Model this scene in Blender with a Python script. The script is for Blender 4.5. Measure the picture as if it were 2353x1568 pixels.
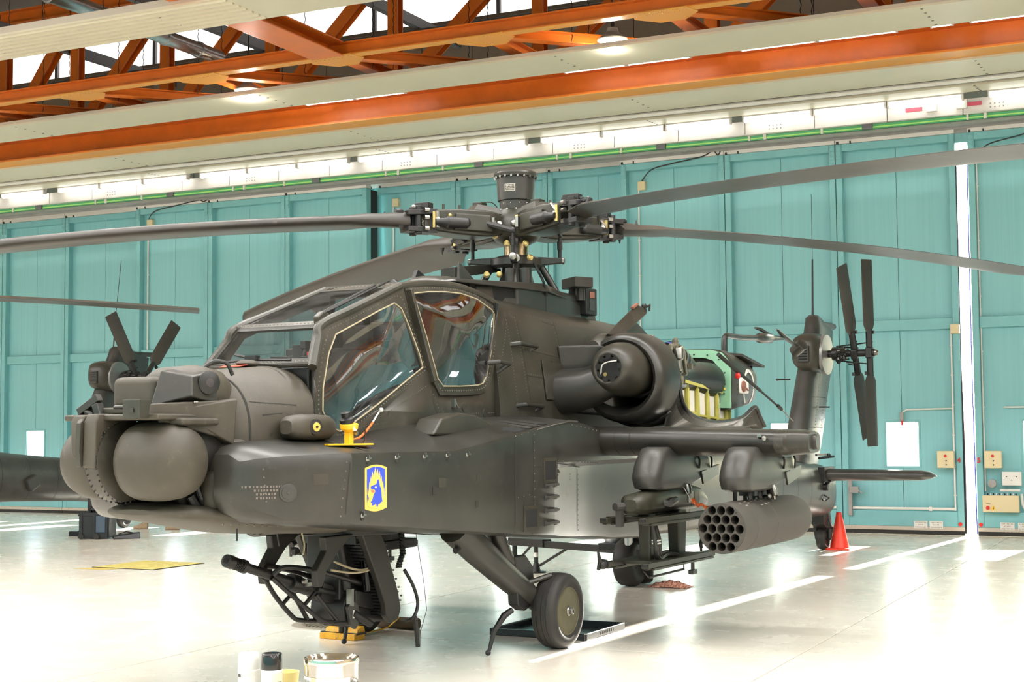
import bpy, bmesh, math, random
from mathutils import Vector, Matrix
from mathutils.bvhtree import BVHTree
from mathutils.geometry import tessellate_polygon
PI = math.pi
random.seed(7)
for _o in list(bpy.data.objects):
    bpy.data.objects.remove(_o)
SC = bpy.context.scene
COL = SC.collection

# ------------------------------------------------------------------ camera, sky, sun, lights, exposure
def cam_axes(yaw, pitch, roll):
    f = Vector((-math.sin(yaw)*math.cos(pitch), math.cos(yaw)*math.cos(pitch), math.sin(pitch)))
    r0 = Vector((math.cos(yaw), math.sin(yaw), 0)); u0 = r0.cross(f)
    r = r0*math.cos(roll) + u0*math.sin(roll); u = u0*math.cos(roll) - r0*math.sin(roll)
    return r, u, f
_cd = bpy.data.cameras.new('camera'); CAM = bpy.data.objects.new('camera', _cd); COL.objects.link(CAM)
_r, _u, _f = cam_axes(0.44746, 0.06255, -0.00801)
_m = Matrix((( _r.x, _u.x, -_f.x, 0), (_r.y, _u.y, -_f.y, 0), (_r.z, _u.z, -_f.z, 1.8245), (0, 0, 0, 1)))
CAM.matrix_world = _m
_cd.sensor_fit = 'HORIZONTAL'; _cd.sensor_width = 36.0; _cd.lens = 3323.47*36/2353
_cd.clip_start = 0.05; _cd.clip_end = 400
SC.camera = CAM
SC.view_settings.view_transform = 'Standard'
SC.view_settings.look = 'None'
SC.view_settings.gamma = 1.0
SC.view_settings.use_curve_mapping = False
SC.view_settings.exposure = 1.2
SC.cycles.use_denoising = True
SC.cycles.max_bounces = 7
SC.cycles.diffuse_bounces = 4
SC.cycles.glossy_bounces = 4
SC.cycles.transparent_max_bounces = 10
SC.cycles.sample_clamp_indirect = 8.0
SC.cycles.caustics_reflective = False
SC.cycles.caustics_refractive = False

W_ = bpy.data.worlds.new('sky'); SC.world = W_; W_.use_nodes = True
_nt = W_.node_tree; _bg = _nt.nodes['Background']
_sky = _nt.nodes.new('ShaderNodeTexSky'); _sky.sky_type = 'HOSEK_WILKIE'
_sky.sun_direction = (0.09, 0.92, 0.40); _sky.turbidity = 4.0; _sky.ground_albedo = 0.5
_nt.links.new(_sky.outputs[0], _bg.inputs[0]); _bg.inputs[1].default_value = 16.0

def lamp(name, kind, loc, energy, color=(1, 1, 1), rot=(0, 0, 0), **kw):
    d = bpy.data.lights.new(name, kind); d.energy = energy; d.color = color
    for k, v in kw.items(): setattr(d, k, v)
    o = bpy.data.objects.new(name, d); o.location = loc; o.rotation_euler = rot; COL.objects.link(o)
    return o
_sd = Vector((0.088, 1.0, 0.40)).normalized()
_sun = lamp('sun', 'SUN', (0, 40, 20), 24.0, (1.0, 0.95, 0.86), angle=0.012)
_sun.rotation_euler = _sd.to_track_quat('Z', 'Y').to_euler()
# rows of fluorescent light that run the length of the hangar (their housings are built with the roof)
ROWS = [(24.98, 7.36, 1.0), (22.45, 7.93, 0.8), (12.6, 8.6, 1.4), (9.0, 8.25, 1.2), (5.5, 8.25, 1.1), (0.0, 8.25, 1.1), (-5.5, 8.25, 1.1), (-10.5, 8.0, 1.1)]
ROW_X0, ROW_X1 = -42.0, 19.0
for _i, (_y, _z, _k) in enumerate(ROWS[2:]):
    lamp('light_row', 'AREA', ((ROW_X0+ROW_X1)/2, _y, _z-0.07), 1150*_k, (1.0, 0.98, 0.945), shape='RECTANGLE', size=ROW_X1-ROW_X0, size_y=0.16)

# ------------------------------------------------------------------ materials
MATS = {}
def mat(name, col, rough=0.5, metal=0.0, var=0.0, vscale=4.0, bump=0.0, bscale=60.0, emit=None, estr=0.0, coat=0.0, spec=0.5,
        col2=None, stretch=None, wear=None):
    m = bpy.data.materials.new(name); m.use_nodes = True
    n = m.node_tree.nodes; l = m.node_tree.links; b = n['Principled BSDF']
    b.inputs['Base Color'].default_value = (*col, 1); b.inputs['Roughness'].default_value = rough
    b.inputs['Metallic'].default_value = metal; b.inputs['Specular IOR Level'].default_value = spec
    b.inputs['Coat Weight'].default_value = coat; b.inputs['Coat Roughness'].default_value = 0.08
    tc = None
    if var > 0 or bump > 0 or col2 or wear:
        tc = n.new('ShaderNodeTexCoord'); src = tc.outputs['Object']
        if stretch:
            mp = n.new('ShaderNodeMapping'); mp.inputs['Scale'].default_value = stretch
            l.new(src, mp.inputs['Vector']); src = mp.outputs['Vector']
    if var > 0 or col2:
        nz = n.new('ShaderNodeTexNoise'); nz.inputs['Scale'].default_value = vscale; nz.inputs['Detail'].default_value = 6
        nz.inputs['Roughness'].default_value = 0.62
        l.new(src, nz.inputs['Vector'])
        cr = n.new('ShaderNodeValToRGB'); cr.color_ramp.elements[0].position = 0.32; cr.color_ramp.elements[1].position = 0.70
        c1 = [max(0, c*(1-var)) for c in col]; c2 = list(col2) if col2 else [min(1, c*(1+var)) for c in col]
        cr.color_ramp.elements[0].color = (*c1, 1); cr.color_ramp.elements[1].color = (*c2, 1)
        l.new(nz.outputs['Fac'], cr.inputs['Fac']); out = cr.outputs['Color']
        if wear:
            n2 = n.new('ShaderNodeTexNoise'); n2.inputs['Scale'].default_value = wear[1]; n2.inputs['Detail'].default_value = 9
            n2.inputs['Roughness'].default_value = 0.7
            l.new(tc.outputs['Object'], n2.inputs['Vector'])
            r2 = n.new('ShaderNodeValToRGB'); r2.color_ramp.elements[0].position = wear[2]; r2.color_ramp.elements[1].position = wear[2]+0.12
            l.new(n2.outputs['Fac'], r2.inputs['Fac'])
            mx = n.new('ShaderNodeMix'); mx.data_type = 'RGBA'
            l.new(r2.outputs['Color'], mx.inputs[0]); l.new(out, mx.inputs[6]); mx.inputs[7].default_value = (*wear[0], 1)
            out = mx.outputs[2]
        l.new(out, b.inputs['Base Color'])
        rr = n.new('ShaderNodeMapRange'); rr.inputs['To Min'].default_value = max(0.02, rough-0.08); rr.inputs['To Max'].default_value = min(1, rough+0.10)
        l.new(nz.outputs['Fac'], rr.inputs['Value']); l.new(rr.outputs['Result'], b.inputs['Roughness'])
    if bump > 0:
        nb = n.new('ShaderNodeTexNoise'); nb.inputs['Scale'].default_value = bscale; nb.inputs['Detail'].default_value = 3
        l.new(src, nb.inputs['Vector'])
        bp = n.new('ShaderNodeBump'); bp.inputs['Strength'].default_value = bump; bp.inputs['Distance'].default_value = 0.02
        l.new(nb.outputs['Fac'], bp.inputs['Height']); l.new(bp.outputs['Normal'], b.inputs['Normal'])
    if emit:
        b.inputs['Emission Color'].default_value = (*emit, 1); b.inputs['Emission Strength'].default_value = estr
    MATS[name] = m
    return m

OLIVE = mat('olive_paint', (0.039, 0.035, 0.026), 0.36, var=0.36, vscale=2.6, wear=((0.068, 0.061, 0.047), 8.0, 0.58), bump=0.05, bscale=6)
OLIVE_D = mat('olive_paint_dark', (0.029, 0.0275, 0.023), 0.32, var=0.30, vscale=2.2, wear=((0.050, 0.047, 0.040), 8.0, 0.60), bump=0.04, bscale=5)
NOSE = mat('nose_paint', (0.056, 0.048, 0.034), 0.52, var=0.24, vscale=3.0, wear=((0.092, 0.080, 0.060), 12.0, 0.60))
GREYP = mat('grey_olive_paint', (0.044, 0.042, 0.038), 0.36, var=0.28, vscale=2.5, wear=((0.095, 0.090, 0.083), 8.0, 0.60), bump=0.04, bscale=5)
BLADE = mat('blade_paint', (0.042, 0.037, 0.031), 0.40, var=0.22, vscale=2.0, stretch=(1, 1, 1), wear=((0.13, 0.115, 0.095), 6.0, 0.66))
HUBG = mat('hub_green', (0.026, 0.024, 0.015), 0.38, var=0.3, vscale=9)
BLACK = mat('black_metal', (0.012, 0.0115, 0.011), 0.42, var=0.3, vscale=12)
DARKM = mat('dark_steel', (0.026, 0.025, 0.024), 0.34, metal=0.4, var=0.3, vscale=12)
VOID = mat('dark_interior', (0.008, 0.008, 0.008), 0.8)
STEEL = mat('bright_steel', (0.30, 0.29, 0.27), 0.32, metal=1.0)
GOLD = mat('cadmium_gold', (0.55, 0.42, 0.16), 0.35, metal=0.9)
BRONZE = mat('bronze_sleeve', (0.42, 0.34, 0.22), 0.18, metal=1.0)
RUBBER = mat('tyre_rubber', (0.019, 0.017, 0.015), 0.6, var=0.25, vscale=6, wear=((0.042, 0.036, 0.030), 14.0, 0.62))
RIM = mat('wheel_rim_olive', (0.085, 0.072, 0.034), 0.45, var=0.2, vscale=10)
GREY_TUBE = mat('rocket_grey', (0.062, 0.055, 0.047), 0.6, var=0.16, vscale=4, wear=((0.11, 0.098, 0.085), 10, 0.64))
RIVET = mat('rivet_metal', (0.13, 0.118, 0.095), 0.40, metal=0.3)
SEAM = mat('seam_dark', (0.022, 0.020, 0.017), 0.7)
EDGEP = mat('seal_cream', (0.36, 0.31, 0.20), 0.5)
CHROMATE = mat('zinc_chromate', (0.50, 0.46, 0.10), 0.45, var=0.18, vscale=8)
MINT = mat('mint_primer', (0.27, 0.52, 0.34), 0.45, var=0.08, vscale=6)
WHITEP = mat('white_paint', (0.72, 0.70, 0.66), 0.45, var=0.06, vscale=5)
STENCIL = mat('stencil_tan', (0.40, 0.37, 0.31), 0.6)
STEN_DK = mat('stencil_dark', (0.030, 0.030, 0.032), 0.7)
LENS = mat('lens_glass', (0.02, 0.02, 0.03), 0.05, spec=0.9, coat=1.0)
RED = mat('red_plastic', (0.60, 0.02, 0.015), 0.35)
ORANGE_R = mat('orange_tape', (0.85, 0.16, 0.03), 0.55)
YELLOW = mat('yellow_paint', (0.85, 0.50, 0.02), 0.35)
YELLOW_W = mat('yellow_worn', (0.70, 0.36, 0.02), 0.5, var=0.25, vscale=14, wear=((0.10, 0.07, 0.03), 18, 0.60))
BLUE_B = mat('blue_band', (0.03, 0.05, 0.62), 0.3)
PINKP = mat('primer_pink', (0.26, 0.10, 0.065), 0.5)
EMB_Y = mat('emblem_yellow', (0.90, 0.52, 0.10), 0.5)
EMB_B = mat('emblem_blue', (0.035, 0.075, 0.58), 0.5)
EMB_W = mat('emblem_white', (0.85, 0.86, 0.82), 0.5)
EMB_R = mat('emblem_red', (0.75, 0.16, 0.10), 0.5)
TEAL = mat('teal_door_paint', (0.215, 0.490, 0.520), 0.42, var=0.05, vscale=1.5, bump=0.06, bscale=60, stretch=(14, 1, 0.25))
TEAL_F = mat('teal_frame_paint', (0.190, 0.455, 0.480), 0.40, var=0.06, vscale=3)
WHITE_S = mat('white_steel', (0.70, 0.665, 0.63), 0.5, var=0.05, vscale=2)
GREY_S = mat('grey_steel', (0.30, 0.29, 0.28), 0.42, var=0.12, vscale=3)
BEIGE_W = mat('beige_cladding', (0.42, 0.36, 0.29), 0.7, var=0.07, vscale=1.5)
DECK = mat('roof_deck', (0.20, 0.175, 0.14), 0.8, var=0.1, vscale=1.0)
CREAM = mat('cream_panel', (0.63, 0.57, 0.43), 0.45, var=0.03, vscale=2)
CREAM_L = mat('cream_lip', (0.52, 0.45, 0.37), 0.5, var=0.04, vscale=2)
CREAM_B = mat('cream_box', (0.66, 0.56, 0.34), 0.45)
ORANGE_LIT = mat('bounce_lit_orange', (0.72, 0.30, 0.035), 0.4, var=0.06, vscale=2)  # orange steel with floor bounce light put into the colour, for undersides
ORANGE = mat('orange_steel', (0.66, 0.150, 0.012), 0.36, var=0.10, vscale=2.5)
GREEN_T = mat('green_trunking', (0.10, 0.46, 0.20), 0.35)
GREEN_L = mat('green_light_strip', (0.45, 0.80, 0.22), 0.4)
PIPE_S = mat('galvanised_pipe', (0.45, 0.46, 0.47), 0.30, metal=0.9, var=0.12, vscale=8)
PIPE_D = mat('grey_pipe', (0.14, 0.14, 0.15), 0.45)
TUBE = mat('fluorescent_tube', (1, 1, 1), 0.4, emit=(1.0, 0.97, 0.93), estr=2.0)
LAMPF = mat('lamp_face', (1, 1, 1), 0.4, emit=(1.0, 0.97, 0.90), estr=22.0)
SKYL = mat('skylight_sheet', (0.9, 0.9, 0.9), 0.5, emit=(1.0, 0.965, 0.93), estr=0.75)
CONE_O = mat('cone_orange', (0.90, 0.055, 0.025), 0.38)
CASE_B = mat('case_black', (0.016, 0.016, 0.018), 0.38, var=0.3, vscale=10)
PLASTIC_K = mat('tray_black', (0.014, 0.015, 0.018), 0.28)
BOOT = mat('boot_tan', (0.34, 0.24, 0.15), 0.7, var=0.2, vscale=20)
TROUSER = mat('trouser_sage', (0.18, 0.16, 0.11), 0.85, var=0.2, vscale=25)
RAG = mat('rag_pink', (0.75, 0.35, 0.26), 0.8, var=0.35, vscale=16)
WOODC = mat('brown_wood', (0.10, 0.065, 0.035), 0.6, var=0.2, vscale=9)
SKIN = BOOT

def floor_material():
    m = bpy.data.materials.new('floor_epoxy'); m.use_nodes = True
    n = m.node_tree.nodes; l = m.node_tree.links; b = n['Principled BSDF']
    tc = n.new('ShaderNodeTexCoord')
    nz = n.new('ShaderNodeTexNoise'); nz.inputs['Scale'].default_value = 0.55; nz.inputs['Detail'].default_value = 7; nz.inputs['Roughness'].default_value = 0.6
    l.new(tc.outputs['Object'], nz.inputs['Vector'])
    cr = n.new('ShaderNodeValToRGB')
    cr.color_ramp.elements[0].position = 0.20; cr.color_ramp.elements[0].color = (0.71, 0.65, 0.55, 1)
    cr.color_ramp.elements[1].position = 0.80; cr.color_ramp.elements[1].color = (0.79, 0.74, 0.65, 1)
    l.new(nz.outputs['Fac'], cr.inputs['Fac'])
    # scuffs: streaks stretched along the hangar
    mp = n.new('ShaderNodeMapping'); mp.inputs['Scale'].default_value = (0.55, 2.6, 1); mp.inputs['Rotation'].default_value = (0, 0, 0.45)
    l.new(tc.outputs['Object'], mp.inputs['Vector'])
    n2 = n.new('ShaderNodeTexNoise'); n2.inputs['Scale'].default_value = 1.7; n2.inputs['Detail'].default_value = 8; n2.inputs['Roughness'].default_value = 0.7
    l.new(mp.outputs['Vector'], n2.inputs['Vector'])
    r2 = n.new('ShaderNodeValToRGB'); r2.color_ramp.elements[0].position = 0.60; r2.color_ramp.elements[1].position = 0.80
    r2.color_ramp.elements[0].color = (0, 0, 0, 1); r2.color_ramp.elements[1].color = (0.5, 0.5, 0.5, 1)
    l.new(n2.outputs['Fac'], r2.inputs['Fac'])
    mx = n.new('ShaderNodeMix'); mx.data_type = 'RGBA'; mx.inputs[7].default_value = (0.36, 0.31, 0.25, 1)
    l.new(r2.outputs['Color'], mx.inputs[0]); l.new(cr.outputs['Color'], mx.inputs[6]); l.new(mx.outputs[2], b.inputs['Base Color'])
    n3 = n.new('ShaderNodeTexNoise'); n3.inputs['Scale'].default_value = 2.2; n3.inputs['Detail'].default_value = 5
    l.new(tc.outputs['Object'], n3.inputs['Vector'])
    rr = n.new('ShaderNodeMapRange'); rr.inputs['To Min'].default_value = 0.16; rr.inputs['To Max'].default_value = 0.36
    l.new(n3.outputs['Fac'], rr.inputs['Value']); l.new(rr.outputs['Result'], b.inputs['Roughness'])
    nb = n.new('ShaderNodeTexNoise'); nb.inputs['Scale'].default_value = 14; nb.inputs['Detail'].default_value = 2
    l.new(tc.outputs['Object'], nb.inputs['Vector'])
    bp = n.new('ShaderNodeBump'); bp.inputs['Strength'].default_value = 0.06; bp.inputs['Distance'].default_value = 0.01
    l.new(nb.outputs['Fac'], bp.inputs['Height']); l.new(bp.outputs['Normal'], b.inputs['Normal'])
    b.inputs['Specular IOR Level'].default_value = 0.42; b.inputs['Coat Weight'].default_value = 0.08; b.inputs['Coat Roughness'].default_value = 0.1
    return m
FLOOR = floor_material()

def glass_material(name, tint, refl=1.0, haze=0.0):
    m = bpy.data.materials.new(name); m.use_nodes = True
    n = m.node_tree.nodes; l = m.node_tree.links
    for x in list(n): n.remove(x)
    out = n.new('ShaderNodeOutputMaterial'); tr = n.new('ShaderNodeBsdfTransparent'); tr.inputs[0].default_value = (*tint, 1)
    gl = n.new('ShaderNodeBsdfGlossy'); gl.inputs['Roughness'].default_value = 0.02; gl.inputs[0].default_value = (0.95, 0.96, 1, 1)
    lw = n.new('ShaderNodeLayerWeight'); lw.inputs['Blend'].default_value = 0.5
    pw = n.new('ShaderNodeMath'); pw.operation = 'POWER'; pw.inputs[1].default_value = 3.5
    l.new(lw.outputs['Facing'], pw.inputs[0])
    mu = n.new('ShaderNodeMath'); mu.operation = 'MULTIPLY_ADD'; mu.inputs[1].default_value = 0.85; mu.inputs[2].default_value = 0.075*refl; mu.use_clamp = True
    l.new(pw.outputs[0], mu.inputs[0])
    mix = n.new('ShaderNodeMixShader'); l.new(mu.outputs[0], mix.inputs[0]); l.new(tr.outputs[0], mix.inputs[1]); l.new(gl.outputs[0], mix.inputs[2])
    last = mix.outputs[0]
    if haze:
        df = n.new('ShaderNodeBsdfDiffuse'); df.inputs[0].default_value = (0.55, 0.52, 0.5, 1)
        tc = n.new('ShaderNodeTexCoord'); nz = n.new('ShaderNodeTexNoise'); nz.inputs['Scale'].default_value = 5; nz.inputs['Detail'].default_value = 6
        l.new(tc.outputs['Object'], nz.inputs['Vector'])
        mr = n.new('ShaderNodeMapRange'); mr.inputs['From Min'].default_value = 0.35; mr.inputs['From Max'].default_value = 0.75
        mr.inputs['To Min'].default_value = 0.0; mr.inputs['To Max'].default_value = haze
        l.new(nz.outputs['Fac'], mr.inputs['Value'])
        m2 = n.new('ShaderNodeMixShader'); l.new(mr.outputs[0], m2.inputs[0]); l.new(last, m2.inputs[1]); l.new(df.outputs[0], m2.inputs[2]); last = m2.outputs[0]
    l.new(last, out.inputs[0])
    return m
GLASS = glass_material('canopy_glass', (0.56, 0.58, 0.60), 2.4, 0.07)
GLASS_F = glass_material('windscreen_glass', (0.88, 0.91, 0.91), 0.6, 0.06)
GLASS_W = glass_material('window_pane', (0.93, 0.95, 0.96), 0.5, 0.0)

# ------------------------------------------------------------------ mesh helpers
class MB:
    """collects shapes, becomes ONE mesh"""
    def __init__(s): s.v = []; s.f = []; s.m = []; s.cur = 0
    def add(s, vs, fs):
        o = len(s.v); s.v += [tuple(p) for p in vs]; s.f += [[i+o for i in f] for f in fs]; s.m += [s.cur]*len(fs); return s
    def box(s, c, d, R=None, taper=None):
        c = Vector(c); hx, hy, hz = d[0]/2, d[1]/2, d[2]/2; vs = []
        for sx, sy, sz in ((-1,-1,-1),(1,-1,-1),(1,1,-1),(-1,1,-1),(-1,-1,1),(1,-1,1),(1,1,1),(-1,1,1)):
            k = 1.0 if not taper or sz < 0 else taper
            p = Vector((sx*hx*k, sy*hy*k, sz*hz)); vs.append(c + (R @ p if R else p))
        return s.add(vs, [(0,3,2,1),(4,5,6,7),(0,1,5,4),(1,2,6,5),(2,3,7,6),(3,0,4,7)])
    def box2(s, a, b):
        return s.box([(a[i]+b[i])/2 for i in range(3)], [abs(b[i]-a[i]) for i in range(3)])
    def hexa(s, p):   # 8 corners: bottom ring, top ring
        return s.add(p, [(0,3,2,1),(4,5,6,7),(0,1,5,4),(1,2,6,5),(2,3,7,6),(3,0,4,7)])
    def tube(s, pts, r, n=10, cap=True):
        pts = [Vector(p) for p in pts]; N = len(pts)
        rs = r if isinstance(r, (list, tuple)) else [r]*N
        prev = None; rings = []
        for i, p in enumerate(pts):
            d = (pts[min(i+1, N-1)] - pts[max(i-1, 0)])
            if d.length < 1e-9: d = Vector((0, 0, 1))
            d.normalize()
            if prev is None:
                a = Vector((0, 0, 1)) if abs(d.z) < 0.9 else Vector((1, 0, 0)); u = d.cross(a).normalized()
            else:
                u = prev - d*prev.dot(d)
                u = u.normalized() if u.length > 1e-6 else d.orthogonal().normalized()
            prev = u; w = d.cross(u)
            rings.append([p + u*math.cos(2*PI*k/n)*rs[i] + w*math.sin(2*PI*k/n)*rs[i] for k in range(n)])
        return s.rings(rings, cap)
    def rings(s, rings, cap=True, closed=True, capends=None):
        n = len(rings[0]); vs = [p for r in rings for p in r]; fs = []
        for i in range(len(rings)-1):
            for k in range(n if closed else n-1):
                a = i*n+k; b = i*n+(k+1) % n; fs.append((a, b, b+n, a+n))
        if cap and closed:
            fs.append(tuple(range(n-1, -1, -1))); fs.append(tuple(range((len(rings)-1)*n, len(rings)*n)))
        return s.add(vs, fs)
    def lathe(s, prof, c, ax=(1, 0, 0), n=24, cap=True, sy=1.0, sz=1.0):
        """prof: (t along the axis, radius)"""
        c = Vector(c); d = Vector(ax).normalized(); a = Vector((0, 0, 1)) if abs(d.z) < 0.9 else Vector((1, 0, 0))
        u = d.cross(a).normalized(); w = d.cross(u)
        R = [[c + d*t + u*math.cos(2*PI*k/n)*r*sy + w*math.sin(2*PI*k/n)*r*sz for k in range(n)] for t, r in prof]
        return s.rings(R, cap)
    def sphere(s, c, r, nu=16, nv=10, R=None):
        c = Vector(c); r = (r, r, r) if not isinstance(r, (list, tuple)) else r; rings = []
        for i in range(1, nv):
            t = PI*i/nv; ring = []
            for k in range(nu):
                a = 2*PI*k/nu; p = Vector((r[0]*math.sin(t)*math.cos(a), r[1]*math.sin(t)*math.sin(a), r[2]*math.cos(t)))
                ring.append(c + (R @ p if R else p))
            rings.append(ring)
        return s.rings(rings)
    def prism(s, poly, axis, a0, a1):
        """polygon of 2D points pushed along axis 'x','y','z'"""
        def P(u, v, t): return (t, u, v) if axis == 'x' else ((u, t, v) if axis == 'y' else (u, v, t))
        n = len(poly); vs = [P(u, v, a0) for u, v in poly] + [P(u, v, a1) for u, v in poly]
        fs = [tuple(range(n-1, -1, -1)), tuple(range(n, 2*n))] + [(i, (i+1) % n, (i+1) % n+n, i+n) for i in range(n)]
        return s.add(vs, fs)
    def slab(s, pts, thick):
        """polygon of 3D points thickened along its normal"""
        P = [Vector(p) for p in pts]; nn = Vector((0, 0, 0))
        for i in range(len(P)):
            a, b = P[i], P[(i+1) % len(P)]; nn += a.cross(b)
        nn.normalize(); n = len(P); vs = P + [p - nn*thick for p in P]
        return s.add(vs, [tuple(range(n)), tuple(range(2*n-1, n-1, -1))] + [(i, i+n, (i+1) % n+n, (i+1) % n) for i in range(n)])
    def bar(s, a, b, w, h, up=(0, 0, 1)):
        a, b = Vector(a), Vector(b); d = (b-a).normalized(); U = Vector(up); sd = d.cross(U)
        if sd.length < 1e-5: U = Vector((1, 0, 0)); sd = d.cross(U)
        sd.normalize(); uu = sd.cross(d)
        q = [sd*w/2*i + uu*h/2*j for i, j in ((-1,-1),(1,-1),(1,1),(-1,1))]
        return s.add([a+x for x in q]+[b+x for x in q], [(3,2,1,0),(4,5,6,7),(0,1,5,4),(1,2,6,5),(2,3,7,6),(3,0,4,7)])
    def ring_panel(s, outer, inner, thick, nrm=None):
        """flat frame between an outer and an inner outline that have the same number of points"""
        O = [Vector(p) for p in outer]; I = [Vector(p) for p in inner]; n = len(O)
        if nrm is None:
            nn = Vector((0, 0, 0))
            for i in range(n): nn += O[i].cross(O[(i+1) % n])
            nn.normalize()
        else: nn = Vector(nrm)
        vs = O + I + [p-nn*thick for p in O] + [p-nn*thick for p in I]; fs = []
        for i in range(n):
            j = (i+1) % n
            fs += [(i, j, n+j, n+i), (2*n+i, 3*n+i, 3*n+j, 2*n+j), (i, 2*n+i, 2*n+j, j), (n+i, n+j, 3*n+j, 3*n+i)]
        return s.add(vs, fs)
    def mirror_y(s):
        o = len(s.v); nf = len(s.f); s.v += [(x, -y, z) for x, y, z in s.v]
        s.f += [[i+o for i in reversed(f)] for f in s.f[:nf]]; s.m += s.m[:nf]; return s

def mesh(name, mb, mats, angle=32, smooth=True, fix=True):
    me = bpy.data.meshes.new(name); me.from_pydata(mb.v, [], mb.f); me.validate()
    if fix:
        bm = bmesh.new(); bm.from_mesh(me); bmesh.ops.recalc_face_normals(bm, faces=bm.faces); bm.to_mesh(me); bm.free()
    for m in (mats if isinstance(mats, (list, tuple)) else [mats]): me.materials.append(m)
    if len(set(mb.m)) > 1 and len(me.polygons) == len(mb.m): me.polygons.foreach_set('material_index', mb.m)
    if smooth:
        me.shade_smooth(); me.set_sharp_from_angle(angle=math.radians(angle))
    me.update(); return me
def put(name, me, parent=None, loc=None, rot=None, bevel=0.0, seg=2, kind=None, label=None, cat=None, group=None):
    o = bpy.data.objects.new(name, me); COL.objects.link(o)
    if parent is not None: o.parent = parent
    if loc is not None: o.location = loc
    if rot is not None: o.rotation_euler = rot
    if bevel:
        b = o.modifiers.new('bevel', 'BEVEL'); b.width = bevel; b.segments = seg; b.limit_method = 'ANGLE'; b.angle_limit = math.radians(35)
        b.harden_normals = True
    if kind: o['kind'] = kind
    if label: o['label'] = label
    if cat: o['category'] = cat
    if group: o['group'] = group
    return o
def part(name, mb, mats, parent=None, bevel=0.0, angle=32, **kw):
    return put(name, mesh(name, mb, mats, angle), parent, bevel=bevel, **kw)
def thing(name, label, cat, loc=(0, 0, 0), rot=(0, 0, 0), group=None):
    o = bpy.data.objects.new(name, None); COL.objects.link(o); o.location = loc; o.rotation_euler = rot; o.empty_display_size = 0.2
    o['label'] = label; o['category'] = cat
    if group: o['group'] = group
    return o
def copy_tree(o, parent=None, skip=()):
    c = o.copy(); COL.objects.link(c); c.parent = parent
    for k, v in (('label', None), ('group', None)):
        pass
    for ch in list(o.children):
        if ch.name.split('.')[0] in skip: continue
        copy_tree(ch, c, skip)
    return c
def superel(X, top, bot, hw, zm, et=2.4, eb=2.4, n=28, axis='x', yc=0.0):
    out = []
    for k in range(n):
        a = 2*PI*k/n; ca, sa = math.cos(a), math.sin(a); e = et if sa >= 0 else eb
        y = yc + hw*math.copysign(abs(ca)**(2/e), ca)
        z = zm + (top-zm if sa >= 0 else zm-bot)*math.copysign(abs(sa)**(2/e), sa)
        out.append((X, y, z))
    return out
def chaikin(poly, it=2, closed=True):
    for _ in range(it):
        q = []; n = len(poly)
        for i in range(n if closed else n-1):
            a, b = Vector(poly[i]), Vector(poly[(i+1) % n]); q += [a*.8+b*.2, a*.2+b*.8]
        if not closed: q = [Vector(poly[0])] + q + [Vector(poly[-1])]
        poly = q
    return poly
def curve3(pts, n=8):
    """Catmull-Rom through 3D points"""
    P = [Vector(p) for p in pts]; out = []
    for i in range(len(P)-1):
        p0 = P[max(i-1, 0)]; p1 = P[i]; p2 = P[i+1]; p3 = P[min(i+2, len(P)-1)]
        for k in range(n):
            t = k/n
            out.append(0.5*((2*p1)+(-p0+p2)*t+(2*p0-5*p1+4*p2-p3)*t*t+(-p0+3*p1-3*p2+p3)*t**3))
    out.append(P[-1]); return out
# ------------------------------------------------------------------ the hangar shell
GX0, GX1, GY0, GY1 = -42.0, 19.0, -13.0, 25.57
def struct(name, mb, mats, parent=None, **kw):
    o = part(name, mb, mats, parent, **kw)
    if parent is None: o['kind'] = 'structure'
    return o
# floor (joints are real gaps between slabs)
b = MB(); b.box2((GX0, GY0, -0.3), (GX1, GY1+0.9, -0.012)); base = struct('floor', b, SEAM)
FX = [GX0, -36.5, -30.6, -24.7, -18.8, -12.9, -7.76, -3.05, 2.85, 8.75, GX1]
FY = [GY0, -6.7, -0.4, 5.7, 11.35, 16.35, 21.3, GY1+0.9]
for i in range(len(FX)-1):
    for j in range(len(FY)-1):
        b = MB(); g = 0.005; b.box2((FX[i]+g, FY[j]+g, -0.2), (FX[i+1]-g, FY[j+1]-g, 0)); part('floor_slab', b, FLOOR, base, bevel=0.003, seg=1)
b = MB(); b.box2((-150, GY1+0.9, -0.4), (150, 250, -0.02)); struct('ground', b, mat('apron_concrete', (0.55, 0.53, 0.50), 0.8))
# other walls: teal doors behind the camera, pale end walls
b = MB(); b.box2((GX0, GY0-0.3, 0), (GX1, GY0, 7.0)); struct('wall_back', b, TEAL)
b = MB(); b.box2((GX0, GY0-0.3, 7.0), (GX1, GY0, 11.4)); struct('wall_back', b, BEIGE_W)
b = MB(); b.box2((GX0-0.3, GY0, 0), (GX0, 27, 11.4)); struct('wall_left', b, BEIGE_W)
b = MB(); b.box2((GX1, GY0, 0), (GX1+0.3, 27, 11.4)); struct('wall_right', b, BEIGE_W)
b = MB(); b.box2((GX0-0.3, GY0-0.3, 11.4), (GX1+0.3, 27.2, 11.7)); ceil = struct('ceiling', b, DECK)
for y in (-10, -5, 0, 5, 10, 15, 20.4):
    b = MB(); b.box2((GX0, y-0.12, 10.9), (GX1, y+0.12, 11.39)); part('purlin', b, DECK, ceil)
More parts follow.
